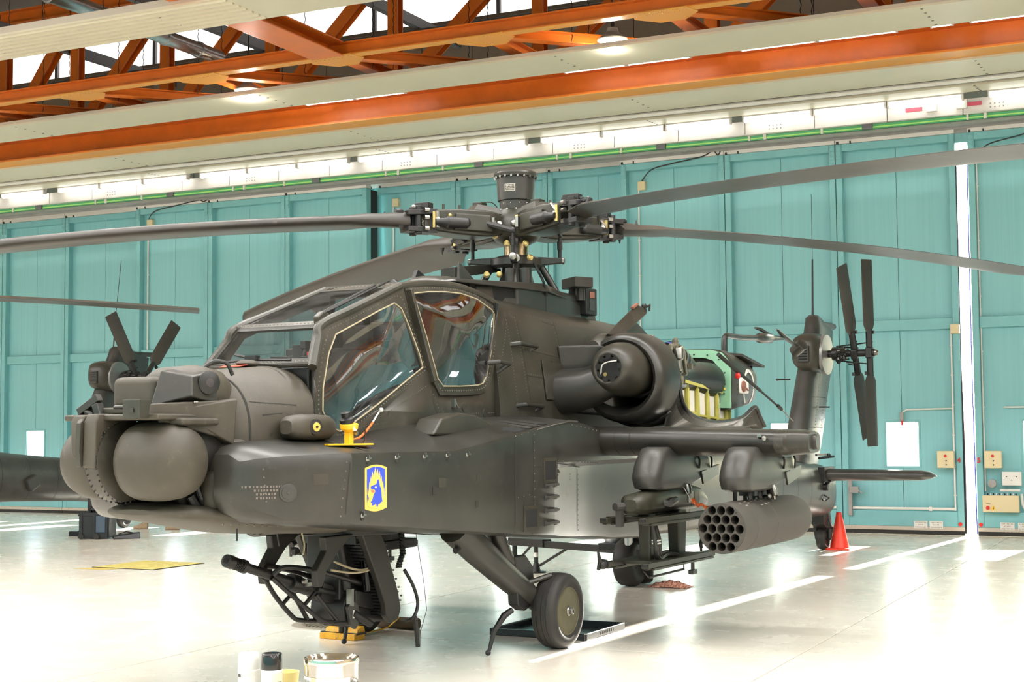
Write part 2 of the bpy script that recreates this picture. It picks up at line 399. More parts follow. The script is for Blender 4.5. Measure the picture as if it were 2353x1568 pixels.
# high wall over the doors: cladding panels, each its own piece, and a strip of lit roof glazing above it
b = MB(); b.box2((GX0, 26.62, 7.05), (GX1, 26.9, 10.35)); hw = struct('wall_front', b, BEIGE_W)
x = -40.0
while x < 14:
    b = MB(); b.box2((x+0.008, 26.52, 7.1), (x+1.192, 26.62, 10.3))
    for z in (7.4, 8.1, 8.8, 9.5, 10.1):
        b.sphere((x+0.14, 26.515, z), (0.03, 0.02, 0.03), 6, 4)
    part('cladding_panel', b, BEIGE_W, hw, bevel=0.006, seg=1)
    if int(x*10) % 36 == 0:
        b = MB(); b.box2((x-0.12, 26.34, 7.1), (x+0.12, 26.52, 10.3)); part('wall_post', b, BEIGE_W, hw)
    x += 1.2
b = MB(); b.box2((GX0, 26.3, 10.28), (GX1, 26.9, 10.42)); part('wall_cap', b, DECK, hw)
wn = struct('window_1', MB().box2((GX0, 26.62, 10.40), (GX1, 26.68, 11.38)), SKYL)
for x in range(-40, 16, 3):
    b = MB(); b.box2((x-0.04, 26.54, 10.42), (x+0.04, 26.62, 11.38)); part('glazing_bar', b, PIPE_D, wn)

# ------------------------------------------------------------------ sliding door leaves
def door_leaf(num, xs, Y, z_top, first_win=True):
    """xs: seam positions, one panel between each pair"""
    root = bpy.data.objects.new('door_%d' % num, None); COL.objects.link(root); root['kind'] = 'structure'
    root['label'] = 'teal sliding hangar door leaf of %d framed panels' % (len(xs)-1)
    for i in range(len(xs)-1):
        x0, x1 = xs[i], xs[i+1]; xc = (x0+x1)/2; s = 0.115; d = 0.17
        # frame of the panel
        for nm, a, c in (('stile', (x0+0.006, Y, 0.14), (x0+s, Y+d, z_top)), ('stile', (x1-s, Y, 0.14), (x1-0.006, Y+d, z_top)),
                         ('top_rail', (x0+s, Y+0.002, z_top-0.135), (x1-s, Y+d, z_top-0.003)), ('middle_rail', (x0+s, Y+0.06, 3.53), (x1-s, Y+d, 3.72)),
                         ('bottom_rail', (x0+s, Y+0.002, 0.14), (x1-s, Y+d, 0.405))):
            b = MB(); b.box2(a, c); part(nm, b, TEAL_F, root, bevel=0.006, seg=1)
        ww, wz0, wz1 = 0.275, 1.17, 1.93
        for side in (0, 1):
            a0 = x0+s if side == 0 else xc+0.004; a1 = xc-0.004 if side == 0 else x1-s
            b = MB(); b.box2((a0, Y+d-0.03, 3.72), (a1, Y+d, z_top-0.135)); part('upper_sheet', b, TEAL, root)
            b = MB(); e0, e1 = (a0, xc-ww) if side == 0 else (xc+ww, a1)
            b.box2((e0, Y+d-0.03, 0.405), (e1, Y+d, 3.53))
            f0, f1 = (xc-ww, a1) if side == 0 else (a0, xc+ww)
            b.box2((f0, Y+d-0.03, 0.405), (f1, Y+d, wz0)); b.box2((f0, Y+d-0.03, wz1), (f1, Y+d, 3.53))
            part('lower_sheet', b, TEAL, root)
        b = MB(); b.box2((xc-0.03, Y+d, wz1), (xc+0.03, Y+d+0.01, z_top)); b.box2((xc-0.03, Y+d, 0.4), (xc+0.03, Y+d+0.01, wz0)); part('joint_strip', b, SEAM, root)
        fr = MB(); o = [(xc-ww-0.035, Y+d-0.045, wz0-0.035), (xc+ww+0.035, Y+d-0.045, wz0-0.035), (xc+ww+0.035, Y+d-0.045, wz1+0.035), (xc-ww-0.035, Y+d-0.045, wz1+0.035)]
        q = [(xc-ww, Y+d-0.045, wz0), (xc+ww, Y+d-0.045, wz0), (xc+ww, Y+d-0.045, wz1), (xc-ww, Y+d-0.045, wz1)]
        fr.ring_panel(o, q, 0.05, (0, -1, 0)); wf = part('window_frame', fr, TEAL_F, root)
        b = MB(); b.box2((xc-ww, Y+d-0.012, wz0), (xc+ww, Y+d-0.006, wz1)); part('window_pane', b, GLASS_W, wf)
        # gusset plates with bolts at the top corners
        for gx in (x0+0.012, x1-0.10):
            b = MB(); b.box2((gx, Y-0.012, z_top-0.28), (gx+0.088, Y+0.001, z_top-0.01))
            for bx in (0.022, 0.066):
                for bz in (0.05, 0.13, 0.22): b.box((gx+bx, Y-0.016, z_top-bz), (0.014, 0.012, 0.014))
            part('gusset_plate', b, TEAL_F, root, bevel=0.003, seg=1)
        b = MB(); b.box2((x0+0.006, Y-0.01, 0.075), (x1-0.006, Y+d, 0.14))
        for k in range(8): b.box((x0+0.2+k*0.24, Y-0.014, 0.108), (0.02, 0.012, 0.02))
        part('kick_strip', b, CREAM_L, root)
        b = MB(); b.box2((x0+0.006, Y+0.01, 0.004), (x1-0.006, Y+d-0.03, 0.075)); part('rubber_seal', b, RUBBER, root)
        b = MB(); b.box2((x0+0.004, Y-0.03, z_top), (x1-0.004, Y+d, z_top+0.115)); part('fascia', b, WHITE_S, root, bevel=0.004, seg=1)
        b = MB(); b.box((x0+0.05, Y-0.025, z_top+0.012), (0.04, 0.03, 0.045)); b.box((x0+0.28, Y-0.025, z_top+0.012), (0.025, 0.03, 0.045)); part('stop_block', b, BLACK, root)
    b = MB(); b.box2((xs[0], Y+d+0.012, 0.05), (xs[0]+0.05, Y+d+0.03, z_top)); 
    for x in xs[1:-1]: b.box2((x-0.03, Y+d+0.012, 0.05), (x+0.03, Y+d+0.03, z_top+0.11))
    part('joint_strip', b, SEAM, root)
    return root
FRONT = 25.57; BACK = 26.02
D4 = door_leaf(4, [-9.95, -7.898, -5.842, -3.775], FRONT, 6.90)
D3 = door_leaf(3, [-15.80, -13.74, -11.68, -9.62], BACK, 6.97)
D2 = door_leaf(2, [-21.665, -19.66, -17.63, -15.589], FRONT, 6.91)
D1 = door_leaf(1, [-28.20, -26.13, -24.16, -21.95], BACK, 6.95)
D0 = door_leaf(6, [-34.2, -32.16, -30.12, -28.08], FRONT, 6.91)
D5 = door_leaf(5, [-3.572, -1.49, 0.59, 2.67], FRONT, 6.90)
D7 = door_leaf(7, [2.57, 4.63, 6.69, 8.95], BACK, 6.95)
b = MB(); b.box2((8.9, 25.6, 0), (GX1, 26.1, 7.0)); struct('wall_front', b, TEAL)
b = MB(); b.box2((GX0, 25.6, 0), (-34.25, 26.1, 7.0)); struct('wall_front', b, TEAL)
# brush seals of the open gap between the leaves 4 and 5, dark end posts and the grey header above it
b = MB(); b.tube([(-3.77, 25.62, 0.03), (-3.765, 25.62, 1.4), (-3.79, 25.62, 3.0), (-3.78, 25.62, 6.4)], 0.022, 8); part('brush_seal', b, RUBBER, D4)
b = MB(); b.tube([(-3.585, 25.62, 0.03), (-3.60, 25.62, 2.6), (-3.585, 25.62, 6.4)], 0.010, 8); part('brush_seal', b, BLUE_B, D5)
b = MB(); b.box2((-3.78, 25.60, 6.74), (-3.57, 25.9, 6.90)); b.box2((-3.68, 25.585, 6.80), (-3.668, 25.6, 6.89)); struct('trim_1', b, TEAL_F)
b = MB(); b.box2((-3.79, 25.58, 6.90), (-3.56, 25.95, 7.0)); struct('trim_2', b, GREY_S)
# rubber edge strips, deepened to block sunlight leaking where the leaves overlap, with conduits and white boxes on the leaves
for x, z1 in ((-15.625, 6.9), (-9.915, 6.9), (-21.63, 6.9), (-28.115, 6.9)):
    b = MB(); b.box2((x-0.012, 25.735, 0.02), (x+0.012, 26.03, z1)); struct('trim_3', b, RUBBER)
for (x, Y, z0, z1, dr) in ((-21.40, 25.67, 2.0, 6.55, D2), (-15.28, 26.12, 2.3, 6.62, D3), (-9.62, 25.67, 2.4, 6.45, D4), (-3.44, 25.67, 0.75, 6.45, D5), (-3.92, 25.55, 0.42, 3.5, D4)):
    b = MB(); b.tube([(x, Y, z0), (x, Y, z1)], 0.014, 8)
    for k in range(6): b.box((x, Y+0.012, z0+(z1-z0)*(k+0.5)/6), (0.05, 0.012, 0.02))
    part('conduit', b, WHITEP, dr)
    b = MB(); b.box((x+0.07, Y, z1+0.02), (0.15, 0.10, 0.17)); part('junction_box', b, CREAM_B, dr, bevel=0.012)
for pts, dr in (([(-21.33, 25.60, 6.66), (-21.1, 25.54, 6.82), (-20.5, 25.53, 6.90), (-19.9, 25.53, 6.97), (-19.75, 25.53, 6.93), (-19.6, 25.53, 6.99)], D2),
                ([(-9.52, 25.58, 6.55), (-9.3, 25.53, 6.74), (-8.9, 25.53, 6.82), (-8.3, 25.53, 6.90), (-8.1, 25.53, 6.99), (-8.0, 25.53, 6.90), (-7.94, 25.53, 7.0)], D4),
                ([(-3.38, 25.60, 6.52), (-3.2, 25.54, 6.66), (-2.7, 25.53, 6.76), (-2.3, 25.53, 6.86), (-1.9, 25.53, 6.95), (-1.6, 25.53, 6.99)], D5)):
    b = MB(); b.tube(curve3(pts, 6), 0.012, 6); part('loose_cable', b, BLACK, dr)
# grey runner rail, green trunking, white girder in front of the door heads
b = MB(); b.box2((GX0, 25.34, 7.00), (GX1, 25.56, 7.055)); b.box2((GX0, 25.40, 7.055), (GX1, 26.3, 7.12)); b.box2((GX0, 25.50, 6.965), (GX1, 25.56, 7.0)); struct('trim_4', b, GREY_S)
tr = thing('cable_trunking', 'long green cable trunking with a bright strip over the teal doors', 'trunking'); tr['kind'] = 'structure'
b = MB(); b.box2((GX0, 25.26, 7.06), (GX1, 25.34, 7.135)); part('trunk', b, GREEN_T, tr)
b = MB(); b.box2((GX0, 25.245, 7.072), (GX1, 25.26, 7.092)); part('light_strip', b, GREEN_L, tr)
x = -34.0
while x < 10:
    b = MB(); b.box2((x, 25.225, 7.045), (x+0.035, 25.262, 7.15)); part('bracket', b, WHITE_S, tr)
    b = MB(); b.box2((x+0.28, 25.225, 7.045), (x+0.33, 25.262, 7.17)); part('bracket', b, WHITE_S, tr)
    b = MB(); b.box2((x+1.32, 25.225, 7.045), (x+1.36, 25.262, 7.15)); part('bracket', b, WHITE_S, tr)
    b = MB(); b.box2((x+2.05, 25.21, 7.05), (x+2.23, 25.265, 7.16)); part('coupling', b, PIPE_D, tr)
    x += 3.81
gi = thing('door_head_girder', 'white steel girder with bolt holes running over the door heads', 'girder'); gi['kind'] = 'structure'
x = -34.05; k = 0
while x < 10:
    b = MB(); b.box2((x+0.006, 25.20, 7.14), (x+1.264, 25.45, 7.40)); b.box2((x+0.006, 25.16, 7.14), (x+1.264, 25.20, 7.152))
    part('girder_plate', b, WHITE_S, gi, bevel=0.004, seg=1)
    if k % 3 == 0:
        b = MB()
        for i in range(4):
            for j in range(2): b.box((x+0.45+i*0.07, 25.198, 7.22+j*0.06), (0.022, 0.01, 0.022))
        part('bolt_group', b, GREY_S, gi)
    x += 1.27; k += 1
for x, c in ((-4.38, RED), (-3.40, RED), (-4.08, CREAM_B), (-3.58, CREAM_B)):
    b = MB()
    if c is RED: b.box2((x-0.14, 25.185, 7.27), (x+0.14, 25.2, 7.335)); part('red_plate', b, mat('plate_red', (0.62, 0.09, 0.14), 0.5), gi)
    else: b.box2((x-0.09, 25.13, 7.23), (x+0.09, 25.2, 7.38)); part('switch_box', b, WHITEP, gi, bevel=0.01)

# ------------------------------------------------------------------ roof steel (all runs along the hangar)
def ibeam(b, x0, x1, y, z0, z1, w, tf=0.02, tw=0.014):
    b.box2((x0, y-w/2, z0), (x1, y+w/2, z0+tf)); b.box2((x0, y-w/2, z1-tf), (x1, y+w/2, z1)); b.box2((x0, y-tw/2, z0+tf), (x1, y+tw/2, z1-tf))
def ibeam_pp(b, p, q, w, h, up=(0, 0, 1), tf=0.02, tw=0.016):
    p, q, U = Vector(p), Vector(q), Vector(up); d = (q-p).normalized(); sd = d.cross(U).normalized(); uu = sd.cross(d)
    b.bar(p-uu*(h/2-tf/2), q-uu*(h/2-tf/2), w, tf, U); b.bar(p+uu*(h/2-tf/2), q+uu*(h/2-tf/2), w, tf, U); b.bar(p, q, tw, h-2*tf, U)
NX = [-29.2, -26.45, -23.72, -20.99, -18.26, -15.53, -12.80, -10.06, -7.06, -4.3, -1.5, 1.2, 4.0, 6.8]
ta = thing('roof_truss', 'orange bottom chord of the nearer roof truss with bracing behind it', 'truss'); ta['kind'] = 'structure'
b = MB(); ibeam(b, GX0, GX1, 19.93, 8.0, 8.215, 0.20); bc_ = part('bottom_chord', b, ORANGE, ta); part('flange_bounce_face', MB().box2((GX0, 19.83, 7.992), (GX1, 20.03, 8.0)), ORANGE_LIT, bc_)  # thin sheet under the chord carries the painted floor bounce
b = MB(); ibeam(b, GX0, GX1, 19.93, 10.5, 10.7, 0.20); part('top_chord', b, ORANGE, ta)
for i, x in enumerate(NX):
    b = MB(); b.prism([(x-0.42, 19.80), (x+0.42, 19.80), (x+0.50, 20.10), (x+0.2, 20.42), (x-0.2, 20.42), (x-0.50, 20.10)], 'z', 7.985, 8.0)
    for k in range(9):
        for j in range(2): b.sphere((x-0.34+k*0.085, 19.86+j*0.09, 7.985), (0.014, 0.014, 0.01), 6, 4)
    part('node_plate', b, ORANGE_LIT, ta)  # plate underside takes the same painted bounce tint
# truss B over the doors
tb = thing('roof_truss', 'big orange I-beam truss next to the doors with uprights and diagonals', 'truss'); tb['kind'] = 'structure'
BY = 22.95
b = MB(); ibeam(b, GX0, GX1, BY, 7.60, 8.06, 0.62, 0.03, 0.02); bc_ = part('bottom_chord', b, ORANGE, tb); part('flange_bounce_face', MB().box2((GX0, BY-.31, 7.588), (GX1, BY+.31, 7.60)), ORANGE_LIT, bc_)  # sheet below the beam, its lighter colour holding light from the floor
b = MB(); ibeam(b, GX0, GX1, BY, 10.6, 10.9, 0.3); part('top_chord', b, ORANGE, tb)
VX = [-28.6, -25.8, -23.03, -21.03, -18.68, -16.12, -13.37, -10.42, -7.25, -4.4, -1.6, 1.2, 4.0, 6.8]
for i, x in enumerate(VX):
    b = MB(); ibeam_pp(b, (x, BY, 8.05), (x, BY, 10.65), 0.22, 0.20, (0, 1, 0)); part('upright', b, ORANGE, tb)
    if i+1 < len(VX):
        b = MB(); ibeam_pp(b, (x+0.1, BY, 8.15), (VX[i+1]-0.12, BY, 10.55), 0.22, 0.20, (0, 1, 0)); part('diagonal', b, ORANGE, tb)
    b = MB(); b.prism([(x-0.1, 8.03), (x+0.55, 8.03), (x+0.45, 8.22), (x+0.1, 8.35), (x-0.1, 8.35)], 'y', BY-0.13, BY-0.115); part('gusset', b, ORANGE, tb)
# flat bracing between the two chords: one X brace and one cross beam at every node
for i, x in enumerate(NX[:-1]):
    b = MB(); ibeam_pp(b, (x+0.1, 20.05, 8.09), (NX[i+1]-0.25, BY-0.32, 8.09), 0.20, 0.17); part('wind_brace', b, ORANGE, ta)
    b = MB(); ibeam_pp(b, (x+0.05, 20.1, 8.09), (x+0.05, BY-0.32, 8.09), 0.22, 0.17); part('cross_beam', b, ORANGE, ta)
b = MB(); ibeam_pp(b, (-12.82, 12.0, 8.1), (-12.84, 19.84, 8.1), 0.62, 0.24); part('cross_beam', b, ORANGE, ta)
# long cream ceiling panels (radiant heaters): lip + ribbed underside, hung on chains
def heater(y0, y1, z, zl, label, ribs, seams=2.9, ph=0.0):
    t = thing('heater_panel', label, 'heater'); t['kind'] = 'structure'
    b = MB(); b.box2((GX0, y0, z), (GX1, y1, z+0.03))
    if ribs:
        n = 7
        for k in range(n):
            yy = y0+(y1-y0)*(k+0.5)/n; b.tube([(GX0, yy, z), (-12.2, yy, z)], 0.03, 6)
    part('panel', b, CREAM, t)
    for yy in (y0, y1-0.02):
        b = MB(); b.box2((GX0, yy, z+0.03), (GX1, yy+0.02, zl)); part('lip', b, CREAM_L, t)
    x = GX0+ph
    while x < GX1:
        b = MB(); m = 5
        for k in range(m): b.box((x+k*0.012, y0+(y1-y0)*(k+0.6)/m, z-0.001), (0.035, 0.028, 0.006))
        part('rivet_row', b, DARKM, t)
        x += seams
    return t
heater(13.75, 14.88, 7.95, 8.08, 'cream heater panel that only just enters the top left corner', True, 3.5, 1.4)
heater(16.18, 17.27, 7.90, 8.03, 'long ribbed cream heater panel hanging nearest under the roof', True, 3.5, 0.4)
heater(20.72, 21.86, 7.80, 7.885, 'long flat cream heater panel hanging between the two orange chords', False, 5.72, 4.2)
heater(23.10, 24.25, 7.55, 7.60, 'long flat cream heater panel past the big orange beam', False, 5.72, 4.6)
heater(24.46, 24.93, 7.45, 7.50, 'narrow cream panel beside the tube lights over the doors', False, 5.72, 4.4)
for pts, lab in (([(GX0, 24.33, 7.52), (GX1, 24.33, 7.52)], 'white pipe between the two cream panels by the doors'), ):
    b = MB(); b.tube(pts, 0.045, 10); o = part('service_pipe', b, WHITEP); o['label'] = lab; o['category'] = 'pipe'; o['kind'] = 'structure'
b = MB(); b.box2((GX0, 24.38, 7.62), (GX1, 24.47, 7.70)); o = part('cable_tray', b, DARKM); o['label'] = 'dark cable tray seen between the cream panels by the doors'; o['category'] = 'tray'; o['kind'] = 'structure'
# chains that hold the panels
ch = MB()
for y in (16.7, 21.3):
    x = -33.0
    while x < 4:
        for yy in (y-0.35, y+0.35):
            for k in range(28):
                c = (x, yy, 8.0+k*0.085); ch.tube([(c[0], c[1], c[2]), (c[0]+(0.010 if k % 2 else -0.010), c[1], c[2]+0.04), (c[0], c[1], c[2]+0.085)], 0.008, 4, False)
        x += 1.85
o = part('hanging_chains', ch, DARKM); o['kind'] = 'stuff'; o['label'] = 'thin steel chains holding up the cream heater panels'; o['category'] = 'chain'
# pipes and rods high up
b = MB(); b.tube([(-15.62, 10.0, 8.5), (-15.60, 20.6, 8.5)], 0.125, 16)
for y in (12.4, 16.4, 17.9, 19.1, 20.0): b.lathe([(-0.03, 0.145), (0.03, 0.145)], (-15.60, y, 8.5), (0, 1, 0), 16)
for y in (16.2, 19.3): b.tube([(-15.6, y, 8.5), (-15.6, y, 9.3)], 0.035, 8)
o = part('exhaust_duct', b, PIPE_S); o['label'] = 'big silver pipe running towards the doors between the orange beams'; o['category'] = 'pipe'
for y, z, lab in ((24.6, 9.75, 'thin grey pipe running along in front of the bright roof strip'),):
    b = MB(); b.tube([(GX0, y, z), (GX1, y, z)], 0.04, 8); o = part('sprinkler_pipe', b, PIPE_D); o['label'] = lab; o['category'] = 'pipe'
for x in (-21.3, -17.6, -13.9):
    b = MB(); b.bar((x, 20.5, 9.9), (x+0.1, 26.3, 9.9), 0.14, 0.2); part('tie_beam', b, PIPE_D, ceil)

# tube lights
def tube_light(x0, x1, y, z, label, group):
    t = thing('fluorescent_light', label, 'light', ((x0+x1)/2, y, z), group=group); L = (x1-x0)/2
    b = MB(); b.box2((-L, -0.06, 0.0), (L, 0.06, 0.05)); part('housing', b, WHITE_S, t)
    b = MB(); b.tube([(-L+0.03, 0, -0.045), (L-0.03, 0, -0.045)], 0.048, 8); part('tube', b, TUBE, t)
    b = MB(); b.box2((-L, -0.05, -0.09), (-L+0.03, 0.05, 0.0)); part('end_cap', b, WHITE_S, t)
    b = MB(); b.box2((L-0.03, -0.05, -0.09), (L, 0.05, 0.0)); part('end_cap', b, WHITE_S, t)
SEGS = [(-29.1, -25.4), (-25.16, -23.83), (-23.44, -19.75), (-19.44, -15.66), (-15.45, -11.63), (-11.35, -7.56), (-7.36, -3.51), (-3.13, -0.6)]
_L1 = []
for a, c in SEGS:
    n = max(1, round((c-a)/1.26)); w = (c-a)/n
    for k in range(n): _L1.append((a+k*w, a+(k+1)*w-0.02))
ORD = 'first second third fourth fifth sixth seventh eighth ninth tenth eleventh twelfth thirteenth fourteenth fifteenth sixteenth seventeenth eighteenth nineteenth twentieth twenty-first twenty-second twenty-third twenty-fourth'.split()
_l = sorted([q for q in _L1 if q[1] < -3.4], reverse=True)
for i, q in enumerate(_l): tube_light(q[0], q[1], 25.02, 7.43, '%s tube light left of the door gap in the row over the white girder' % ORD[i], 'tube lights over the doors')
for i, q in enumerate(sorted(q for q in _L1 if q[1] >= -3.4)): tube_light(q[0], q[1], 25.02, 7.43, '%s tube light right of the door gap in the row over the white girder' % ORD[i], 'tube lights over the doors')
_L2 = []
for a, c in ((-9.66, -7.39), (-6.57, -4.07), (-3.60, -3.24), (-3.02, -1.8), (-14.9, -12.75)):
    n = max(1, round((c-a)/1.2)); w = (c-a)/n
    for k in range(n): _L2.append((a+k*w, a+(k+1)*w-0.02))
for i, q in enumerate(sorted(_L2, reverse=True)): tube_light(q[0], q[1], 22.28, 7.99, '%s tube light from the right in the row behind the flat cream panel' % ORD[i], 'tube lights above the big orange beam')
b = MB(); b.box2((GX0, 22.24, 8.04), (GX1, 22.32, 8.10)); part('light_rail', b, WHITE_S, tb)
# hidden rows of the hangar: plain housings above the lamps
for _y, _z, _k in ROWS[2:]:
    b = MB(); b.box2((ROW_X0, _y-0.12, _z-0.06), (ROW_X1, _y+0.12, _z+0.02)); o = part('light_trough', b, WHITE_S); o['kind'] = 'structure'
# high-bay lamps on chains
for i, (x, y, z, lab) in enumerate(((-15.25, 20.96, 7.93, 'left one of the two round high-bay lamps hanging under the orange roof'), (-8.25, 20.94, 7.96, 'right one of the two round high-bay lamps, above the rotor'))):
    t = thing('high_bay_lamp', lab, 'lamp', (x, y, z), group='round lamps under the roof')
    b = MB(); b.lathe([(0.0, 0.235), (0.015, 0.245), (0.05, 0.21), (0.10, 0.13), (0.13, 0.10), (0.20, 0.085), (0.21, 0.03)], (0, 0, 0), (0, 0, 1), 28); part('reflector', b, GREY_S, t)
    b = MB(); b.lathe([(-0.045, 0.02), (-0.04, 0.10), (-0.015, 0.19), (0.004, 0.225)], (0, 0, 0), (0, 0, 1), 28); part('lamp_face', b, LAMPF, t)
    b = MB(); b.tube([(0, 0, 0.2), (0.02, 0, 0.5), (0, 0, 0.62), (0.02, 0.0, 1.1), (0, 0, 1.6)], 0.012, 6); b.tube([(0, 0, 0.2), (0, 0, 0.3)], 0.03, 8); part('chain', b, DARKM, t)
    lamp('lamp_light', 'POINT', (x, y, z-0.12), 60, (1.0, 0.96, 0.88), shadow_soft_size=0.12)
# fittings on door leaves 4 and 5
def control_box(dr, x0, x1, z0, z1, Y=25.55):
    b = MB(); b.box2((x0, Y-0.10, z0), (x1, Y+0.04, z1)); cb = part('control_box', b, CREAM_B, dr, bevel=0.012)
    xc = (x0+x1)/2; b = MB(); b.lathe([(0, 0.022), (0.02, 0.024), (0.03, 0.015)], (xc, Y-0.10, z1-0.085), (0, -1, 0), 12); part('red_button', b, RED, cb)
    for dz in (0.165, 0.235):
        b = MB(); b.lathe([(0, 0.012), (0.02, 0.011)], (xc+0.01, Y-0.10, z1-dz), (0, -1, 0), 8); part('black_button', b, BLACK, cb)
control_box(D4, -4.19, -3.91, 1.145, 1.435); control_box(D5, -3.42, -3.14, 1.145, 1.435)
b = MB(); b.box2((-3.46, 25.42, 0.41), (-2.88, 25.58, 0.69)); bx = part('electrical_cabinet', b, CREAM_B, D5, bevel=0.008)
b = MB(); b.lathe([(0, 0.032), (0.03, 0.030)], (-3.375, 25.42, 0.482), (0, -1, 0), 14); part('red_switch', b, RED, bx)
b = MB(); b.prism([(-3.33, 0.452), (-3.25, 0.452), (-3.29, 0.525)], 'y', 25.416, 25.42); part('warning_triangle', b, YELLOW, bx)
b = MB(); b.prism([(-3.293, 0.462), (-3.283, 0.462), (-3.278, 0.485), (-3.288, 0.485), (-3.284, 0.508), (-3.296, 0.480), (-3.288, 0.480)], 'y', 25.413, 25.416); part('flash_mark', b, BLACK, bx)
b = MB(); b.box2((-3.40, 25.415, 0.548), (-3.335, 25.42, 0.556)); part('printed_label', b, STEN_DK, bx)
for k in range(11):
    b = MB(); b.tube([(-3.38+k*0.045, 25.5, 0.69), (-3.38+k*0.045, 25.5, 0.725)], 0.012, 6); part('cable_gland', b, WHITEP if k % 2 else BLACK, bx)
b = MB(); b.tube([(-3.18, 25.5, 0.775), (-2.86, 25.5, 0.775)], 0.022, 8); part('cable_duct', b, WHITEP, D5)
b = MB(); b.tube([(-2.84, 25.5, 0.72), (-2.83, 25.5, 0.55), (-2.80, 25.5, 0.48)], 0.022, 8); part('cable_duct', b, WHITEP, D5)
b = MB(); b.lathe([(0, 0.072), (0.07, 0.068), (0.075, 0.05)], (-3.31, 25.58, 0.885), (0, -1, 0), 22); part('round_bell', b, GREY_S, D5)
b = MB(); b.box2((-3.15, 25.55, 0.855), (-2.84, 25.58, 1.085)); nb_ = part('notice_board', b, WHITEP, D5, bevel=0.004, seg=1)
b = MB()
for x, z in ((-3.08, 1.0), (-2.92, 1.0), (-3.0, 0.945)): b.box((x, 25.548, z), (0.022, 0.004, 0.012))
part('printed_marks', b, STEN_DK, nb_)
for x0, dr in ((-4.62, D4), (-4.36, D4), (-3.20, D5), (-2.92, D5)):
    b = MB(); b.box2((x0, 25.555, 0.11), (x0+0.225, 25.575, 0.235)); sg = part('notice_plate', b, WHITEP, dr)
    b = MB()
    for r, (n, z) in enumerate(((9, 0.213), (4 if x0 < -4.5 else 5, 0.173), (9, 0.131))):
        for k in range(n): b.box((x0+0.112+(k-(n-1)/2)*0.021, 25.5535, z), (0.013, 0.003, 0.018))
    part('small_lettering', b, STENCIL if r else STEN_DK, sg)
def digit(dr, ch_, x, z, h, Y):
    cu = bpy.data.curves.new('digit', 'FONT'); cu.body = ch_; cu.size = h*1.42; cu.extrude = 0.003; cu.align_x = 'CENTER'; cu.offset = h*0.03
    tmp = bpy.data.objects.new('digit', cu); COL.objects.link(tmp)
    me = bpy.data.meshes.new_from_object(tmp.evaluated_get(bpy.context.evaluated_depsgraph_get())); bpy.data.objects.remove(tmp)
    me.materials.clear(); me.materials.append(RED)
    return put('number_mark', me, dr, (x, Y, z), (PI/2, 0, 0))
digit(D4, '4', -3.845, 1.235, 0.085, 25.56); digit(D5, '5', -3.52, 1.235, 0.085, 25.56)
for x, dr in ((-3.85, D4), (-3.515, D5)):
    b = MB(); b.lathe([(0, 0.034), (0.006, 0.034)], (x, 25.565, 0.19), (0, -1, 0), 14); part('red_spot', b, RED, dr)
for z, x0, x1 in ((0.445, -5.66, -3.93),):
    b = MB(); b.tube([(x0, 25.56, z), (x1, 25.56, z)], 0.024, 8); b.box((-4.33, 25.55, z), (0.05, 0.06, 0.07)); part('cable_duct', b, WHITEP, D4)
b = MB(); b.tube([(-6.5, 25.56, 0.445), (-5.95, 25.56, 0.445)], 0.024, 8); part('cable_duct', b, WHITEP, D4)
b = MB(); b.tube([(-4.79, 25.66, 2.1), (-4.72, 25.66, 2.15), (-3.93, 25.66, 2.16)], 0.014, 8); part('conduit', b, WHITEP, D4)
b = MB(); b.box((-4.80, 25.66, 2.03), (0.06, 0.07, 0.14)); part('door_closer', b, GREY_S, D4); b = MB(); b.box((-4.795, 25.65, 1.93), (0.03, 0.04, 0.1)); part('red_tag', b, RED, D4)
b = MB(); b.tube([(-3.1, 25.66, 2.17), (-2.2, 25.66, 2.17)], 0.014, 8); part('conduit', b, WHITEP, D5)
b = MB(); b.box((-5.70, 25.55, 0.62), (0.07, 0.09, 0.62)); b.box((-5.62, 25.52, 0.76), (0.16, 0.10, 0.11)); b.tube([(-5.56, 25.48, 0.76), (-5.46, 25.46, 0.70)], 0.014, 6); part('floor_bolt', b, GREY_S, D4, bevel=0.008)
# ------------------------------------------------------------------ attack helicopter; local axes: X forward, Y port, Z up, origin on the floor under the rotor
HA = -0.06611
HELI = thing('attack_helicopter', 'olive drab attack helicopter parked nose towards us in front of the teal hangar doors', 'helicopter', (-5.9409, 12.4889, 0), (0, 0, math.atan2(-math.cos(HA), math.sin(HA))))
H = HELI
def bvh_of(o):
    me = o.data; return BVHTree.FromPolygons([v.co for v in me.vertices], [tuple(p.vertices) for p in me.polygons])
def hit_y(trees, x, z, y0=3.0, side=1, fallback=None):
    best = None
    for t in trees:
        p, n, i, d = t.ray_cast(Vector((x, y0*side, z)), Vector((0, -side, 0)), 6)
        if p is not None and (best is None or (p.y*side) > best[0].y*side): best = (p, n)
    if best and best[1].y*side < 0: best = (best[0], -best[1])
    if best is None and fallback is not None: best = (Vector((x, fallback*side, z)), Vector((0, side, 0)))
    return best
def rivet_line(trees, pts, step=0.03, r=0.0065, both=False, side=1):
    """dots along a side-view line (x,z), dropped onto the skin"""
    b = MB()
    for i in range(len(pts)-1):
        a, c = Vector((pts[i][0], 0, pts[i][1])), Vector((pts[i+1][0], 0, pts[i+1][1])); L = (c-a).length; n = max(1, int(L/step))
        for k in range(n):
            p = a + (c-a)*((k+0.5)/n); h = hit_y(trees, p.x, p.z, side=side)
            if h:
                b.add(*dome(h[0], h[1], r))
    return b
